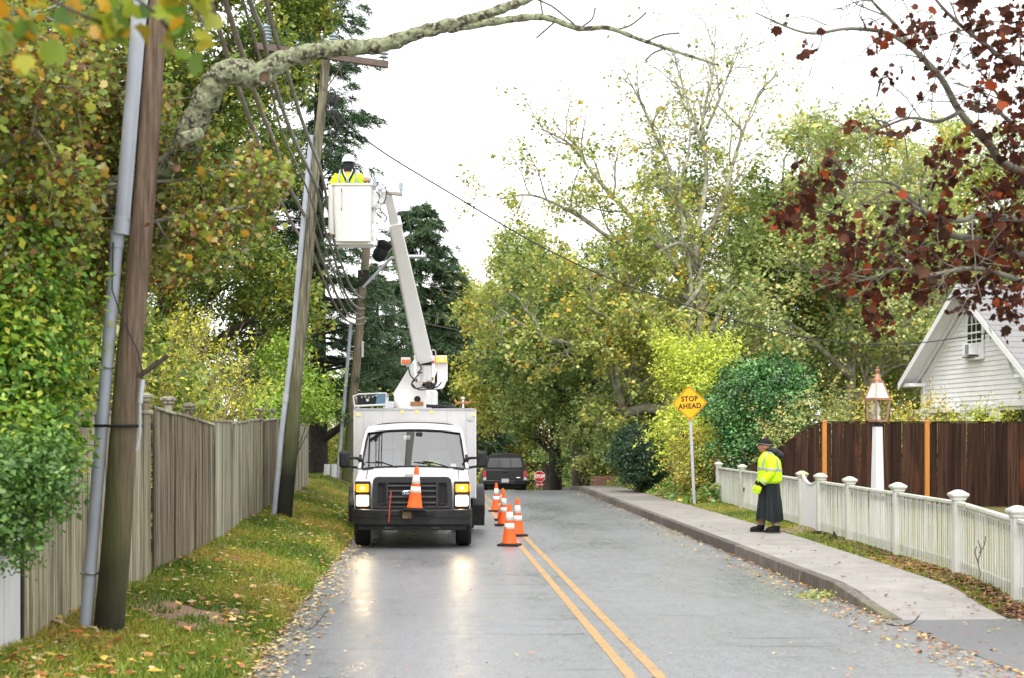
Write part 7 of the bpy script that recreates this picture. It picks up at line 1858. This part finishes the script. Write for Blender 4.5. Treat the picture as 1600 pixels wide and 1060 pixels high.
# ground cover along the pavement
gp = scatter(16000, lambda d, t: lerp(walk_right(d) + .0, walk_right(d) + 1.5, t), 37.5, 58, 1.2)
gp[:, 2] += RNG.uniform(.02, 1, len(gp)) * .5 * np.clip((gp[:, 0] - np.array([walk_right(d) for d in gp[:, 1]])) * 1.2 + .12, .1, 1)
tag(leaf_obj('ground_cover', leaves(gp, .09, .4, .7, up=.5), LEAF['vine']), 'leafy green ground cover beside the pavement below the yew', 'ground cover', kind='stuff')
wl_ = thing('brick_wall', 'short brick step wall far behind the yew bush', 'wall', (at(955, 755, 62).x, 62, .0))
for r_ in range(4):
    for k in range(6): obj('brick', MB().box((-.75 + k * .3 + (.15 if r_ % 2 else 0), 0, .0 + r_ * .11), (.285, .2, .095)), MAT['brick'], wl_)

# understory along the far road
for lab, px, D_, w, h, mat in [('low green thicket on the left beyond the crest', 600, 84, 5.0, 4.0, 'far_green'), ('yellowing thicket behind the truck beyond the crest', 700, 100, 6.0, 4.5, 'far_yellow'), ('dark green thicket at the road end behind the pickup', 800, 132, 7.0, 6.0, 'far_green'), ('dull thicket right of the stop sign', 895, 92, 4.0, 4.5, 'far_green'), ('green thicket under the large maple', 985, 70, 4.0, 4.0, 'far_green'), ('thicket behind the yellow sign and lime shrub', 1110, 60, 4.5, 4.5, 'far_green'), ('leafy thicket behind the white house', 1420, 66, 8.0, 5.0, 'far_green'), ('leafy thicket left behind the lawn', 470, 66, 6.0, 5.0, 'green_tree'), ('thicket far left behind the fence', 180, 40, 5.0, 5.0, 'green_tree'), ('thicket close behind the near fence panels', 120, 20, 2.0, 3.2, 'green_tree')]:
    bz_ = ground_z((px - PX0) * D_ / F, D_)
    c_ = A(((px - PX0) * D_ / F, D_, bz_))
    shrub('thicket', lab, tuple(c_), [(c_ + A((0, 0, h * .45)), (w, 2.0, h * .55), 420)], .16 if D_ > 50 else .09, LEAF[mat], sigma=.3 if D_ > 50 else .15, per=30, stems=16, stem_r=.04, group='thickets beyond the gardens', shell=.25)

# -- red maple hanging in from the right
rb = A((6.6, 12.2, .2)); root = thing('red_maple', 'maple with dark red leaves hanging in from the right edge', 'tree', rb)
W = Wood(); tips = []
mains = [([rb, rb + A((.1, 0, 2.2)), rb + A((0, 0, 4.0)), rb + A((-.2, .2, 6.5))], .20, .10),
         ([rb + A((0, 0, 3.6)), at(1600, 270, 12), at(1545, 225, 11.9), at(1500, 175, 11.8), at(1465, 115, 11.7), at(1400, 58, 11.6), at(1330, 45, 11.5), at(1260, 52, 11.4), at(1180, 20, 11.3)], .055, .007),
         ([rb + A((-.05, 0, 2.9)), at(1600, 400, 11.5), at(1530, 375, 11.4), at(1480, 365, 11.3), at(1430, 318, 11.2), at(1385, 285, 11.2), at(1290, 290, 11.1)], .05, .008),
         ([rb + A((-.05, 0, 3.3)), at(1570, 340, 11.3), at(1500, 345, 11.2), at(1440, 330, 11.1), at(1390, 300, 11.0), at(1340, 330, 11.0)], .04, .006),
         ([at(1466, 118, 11.7), at(1440, 90, 11.6), at(1395, 35, 11.6), at(1370, 10, 11.6), at(1345, -20, 11.6)], .03, .010),
         ([at(1500, 175, 11.8), at(1465, 190, 11.6), at(1420, 185, 11.4), at(1360, 205, 11.3), at(1310, 200, 11.2)], .025, .006),
         ([rb + A((0, 0, 4.6)), at(1600, 100, 11.8), at(1540, 70, 11.7), at(1480, 20, 11.6), at(1440, -30, 11.6)], .04, .01),
         ([rb + A((-.1, 0, 2.6)), at(1600, 440, 11.2), at(1520, 420, 11.0), at(1450, 430, 10.9), at(1400, 420, 10.8), at(1370, 440, 10.8)], .035, .006),
         ([rb + A((-.1, 0, 3.4)), at(1590, 200, 11.5), at(1560, 150, 11.5), at(1530, 110, 11.5)], .03, .008)]
cfgr = dict(levels=2, kids=[9, 4], len=[.62, .36], seg=[4, 3], r=[.007, .004], ang=(30, 75), wander=.20, trop=(0, 0, -.04))
for pts, r0, r1 in mains:
    q = np.array([A(v) - rb for v in smooth_path(pts, 5)]); rr = np.linspace(r0, r1, len(q)); W.tube(q, rr * .8, 7)
    spread(W, tips, q, rr * .8, 0, cfgr)
me = W.mesh('trunk'); me.materials.append(MAT['bark_mid']); link('trunk', me, root)
# hanging leaf clusters where the photo carries them
clus = [(1240, 330, .16, 26), (1262, 300, .2, 40), (1225, 345, .14, 22), (1300, 275, .16, 26), (1330, 395, .2, 40), (1310, 345, .16, 24), (1345, 430, .22, 46), (1300, 435, .16, 26), (1375, 470, .24, 60), (1370, 510, .14, 24), (1340, 385, .2, 36), (1400, 350, .22, 50), (1440, 380, .22, 50), (1465, 340, .18, 36), (1420, 420, .22, 54), (1480, 410, .24, 60), (1500, 450, .2, 40), (1520, 400, .24, 60), (1550, 360, .24, 60), (1580, 420, .28, 80), (1560, 470, .22, 50), (1590, 500, .16, 30), (1510, 480, .12, 16), (1590, 340, .24, 56), (1585, 280, .2, 46), (1545, 300, .18, 34), (1480, 270, .18, 30), (1470, 240, .16, 26), (1500, 230, .14, 20), (1560, 220, .2, 36), (1590, 190, .22, 44), (1540, 160, .18, 28), (1580, 110, .22, 42), (1530, 80, .2, 34), (1570, 50, .2, 34), (1520, 30, .18, 26), (1590, 15, .2, 32), (1450, 60, .16, 22), (1420, 50, .12, 14), (1385, 55, .14, 18), (1360, 75, .1, 10), (1425, 25, .1, 10), (1500, 15, .14, 16), (1390, 110, .08, 6), (1450, 135, .08, 5), (1258, 70, .08, 8), (1220, 35, .06, 4), (1380, 125, .1, 9), (1385, 200, .1, 8), (1290, 250, .1, 7), (1430, 120, .06, 3), (1480, 100, .12, 12), (1550, 130, .14, 18), (1600, 60, .2, 30), (1600, 240, .2, 36), (1600, 150, .2, 30), (1330, 200, .1, 8), (1290, 40, .05, 2), (1410, 205, .07, 4), (1590, 450, .26, 60), (1540, 430, .2, 40), (1455, 440, .16, 22), (1440, 470, .10, 8), (1265, 370, .12, 12), (1215, 330, .08, 6), (1620, 380, .3, 80)]
LP = []
for x, y, s, n in clus:
    c_ = A(at(x, y, RNG.uniform(10.6, 11.8))) - rb
    n = int(n * 1.75 * (.72 if y < 260 else .85) * (.45 if (y > 440 and x > 1490) else 1)); LP.append(c_ + RNG.normal(0, 1, (n, 3)) * A((s * .40, .12, s * .46)))
    b0 = tips[int(np.argmin([np.linalg.norm(t[-1] - c_) for t in tips]))]
    q = np.array([A(v) for v in smooth_path([b0[-1], (b0[-1] + c_) / 2 + A((0, 0, .06)), c_], 3)])
    W2 = Wood(); W2.tube(q, np.linspace(.006, .003, len(q)), 4); me = W2.mesh('twig'); me.materials.append(MAT['bark']); link('twig', me, root)
LP = np.concatenate(LP)
idx = RNG.permutation(len(LP)); one, rest = idx[:300], idx[300:]
single_leaves(root, LP[one], .058, LEAF['red_obj'], droop=1.4, up=.0)
o = leaf_obj('crown', leaves(LP[rest], .058, .5, .6, 'maple', up=.0, droop=1.4), LEAF['red'], root); o['kind'] = 'stuff'

# -- small things lying by the pavement
def world_tube(name, label, cat, pts, r, mat):
    return tag(obj(name, MB().tube(smooth_path(pts, 4), r, 7), mat, smooth=60), label, cat)
world_tube('drain_pipe', 'short curved black pipe lying at the foot of the garden gate', 'pipe', [at(1255, 838, 25.9), at(1268, 833, 25.7), at(1282, 832, 25.4), at(1291, 835, 25.1)], .028, MAT['black_plastic'])
world_tube('pipe_stub', 'black stub sticking up from the grass strip by the picket fence', 'pipe', [at(1303, 832, 24.2), at(1306, 839, 24.1), at(1308, 846, 24.0)], .022, MAT['black_plastic'])
tr = thing('dead_twig', 'bare twig standing against the pickets near the driveway', 'twig', (at(1525, 895, 16.8).x, 16.8, ground_z(6.45, 16.8)))
for pp in ([(0, 0, 0), (.05, 0, .15), (.02, 0, .3), (.06, 0, .42), (.02, 0, .55)], [(.03, 0, .28), (-.02, -.02, .4), (.0, -.02, .48)], [(.04, 0, .4), (.1, 0, .5), (.11, 0, .6)]): obj('stem', MB().tube(smooth_path(pp, 3), .006, 5), MAT['bark'], tr)
world_tube('fallen_twig', 'small mossy twig lying on the road where the kerb ends', 'twig', [at(1385, 975, 14.5), at(1405, 978, 14.4), at(1425, 974, 14.45), at(1436, 962, 14.5)], .007, MAT['bark'])
world_tube('fallen_twig', 'curved twig lying at the left road edge among the leaves', 'twig', [at(478, 985, 13.8), at(492, 978, 14.0), at(505, 962, 14.5), at(512, 955, 14.8)], .006, MAT['bark'])
world_tube('marker_stake', 'thin red stake standing at the end of the picket fence', 'stake', [at(1115, 745, 38.6), at(1115, 715, 38.6)], .012, MAT['sign_red'])
ms = thing('moss_clump', 'green moss clump lying in the gutter near the kerb end', 'moss', (at(1278, 938, 17.0).x, 17.0, road_z(17)))
pm_ = RNG.normal(0, 1, (260, 3)) * A((.14, .12, .02)) + A((0, 0, .03)); leaf_obj('foliage', leaves(pm_, .05, .4, .5), LEAF['dull_green'], ms)
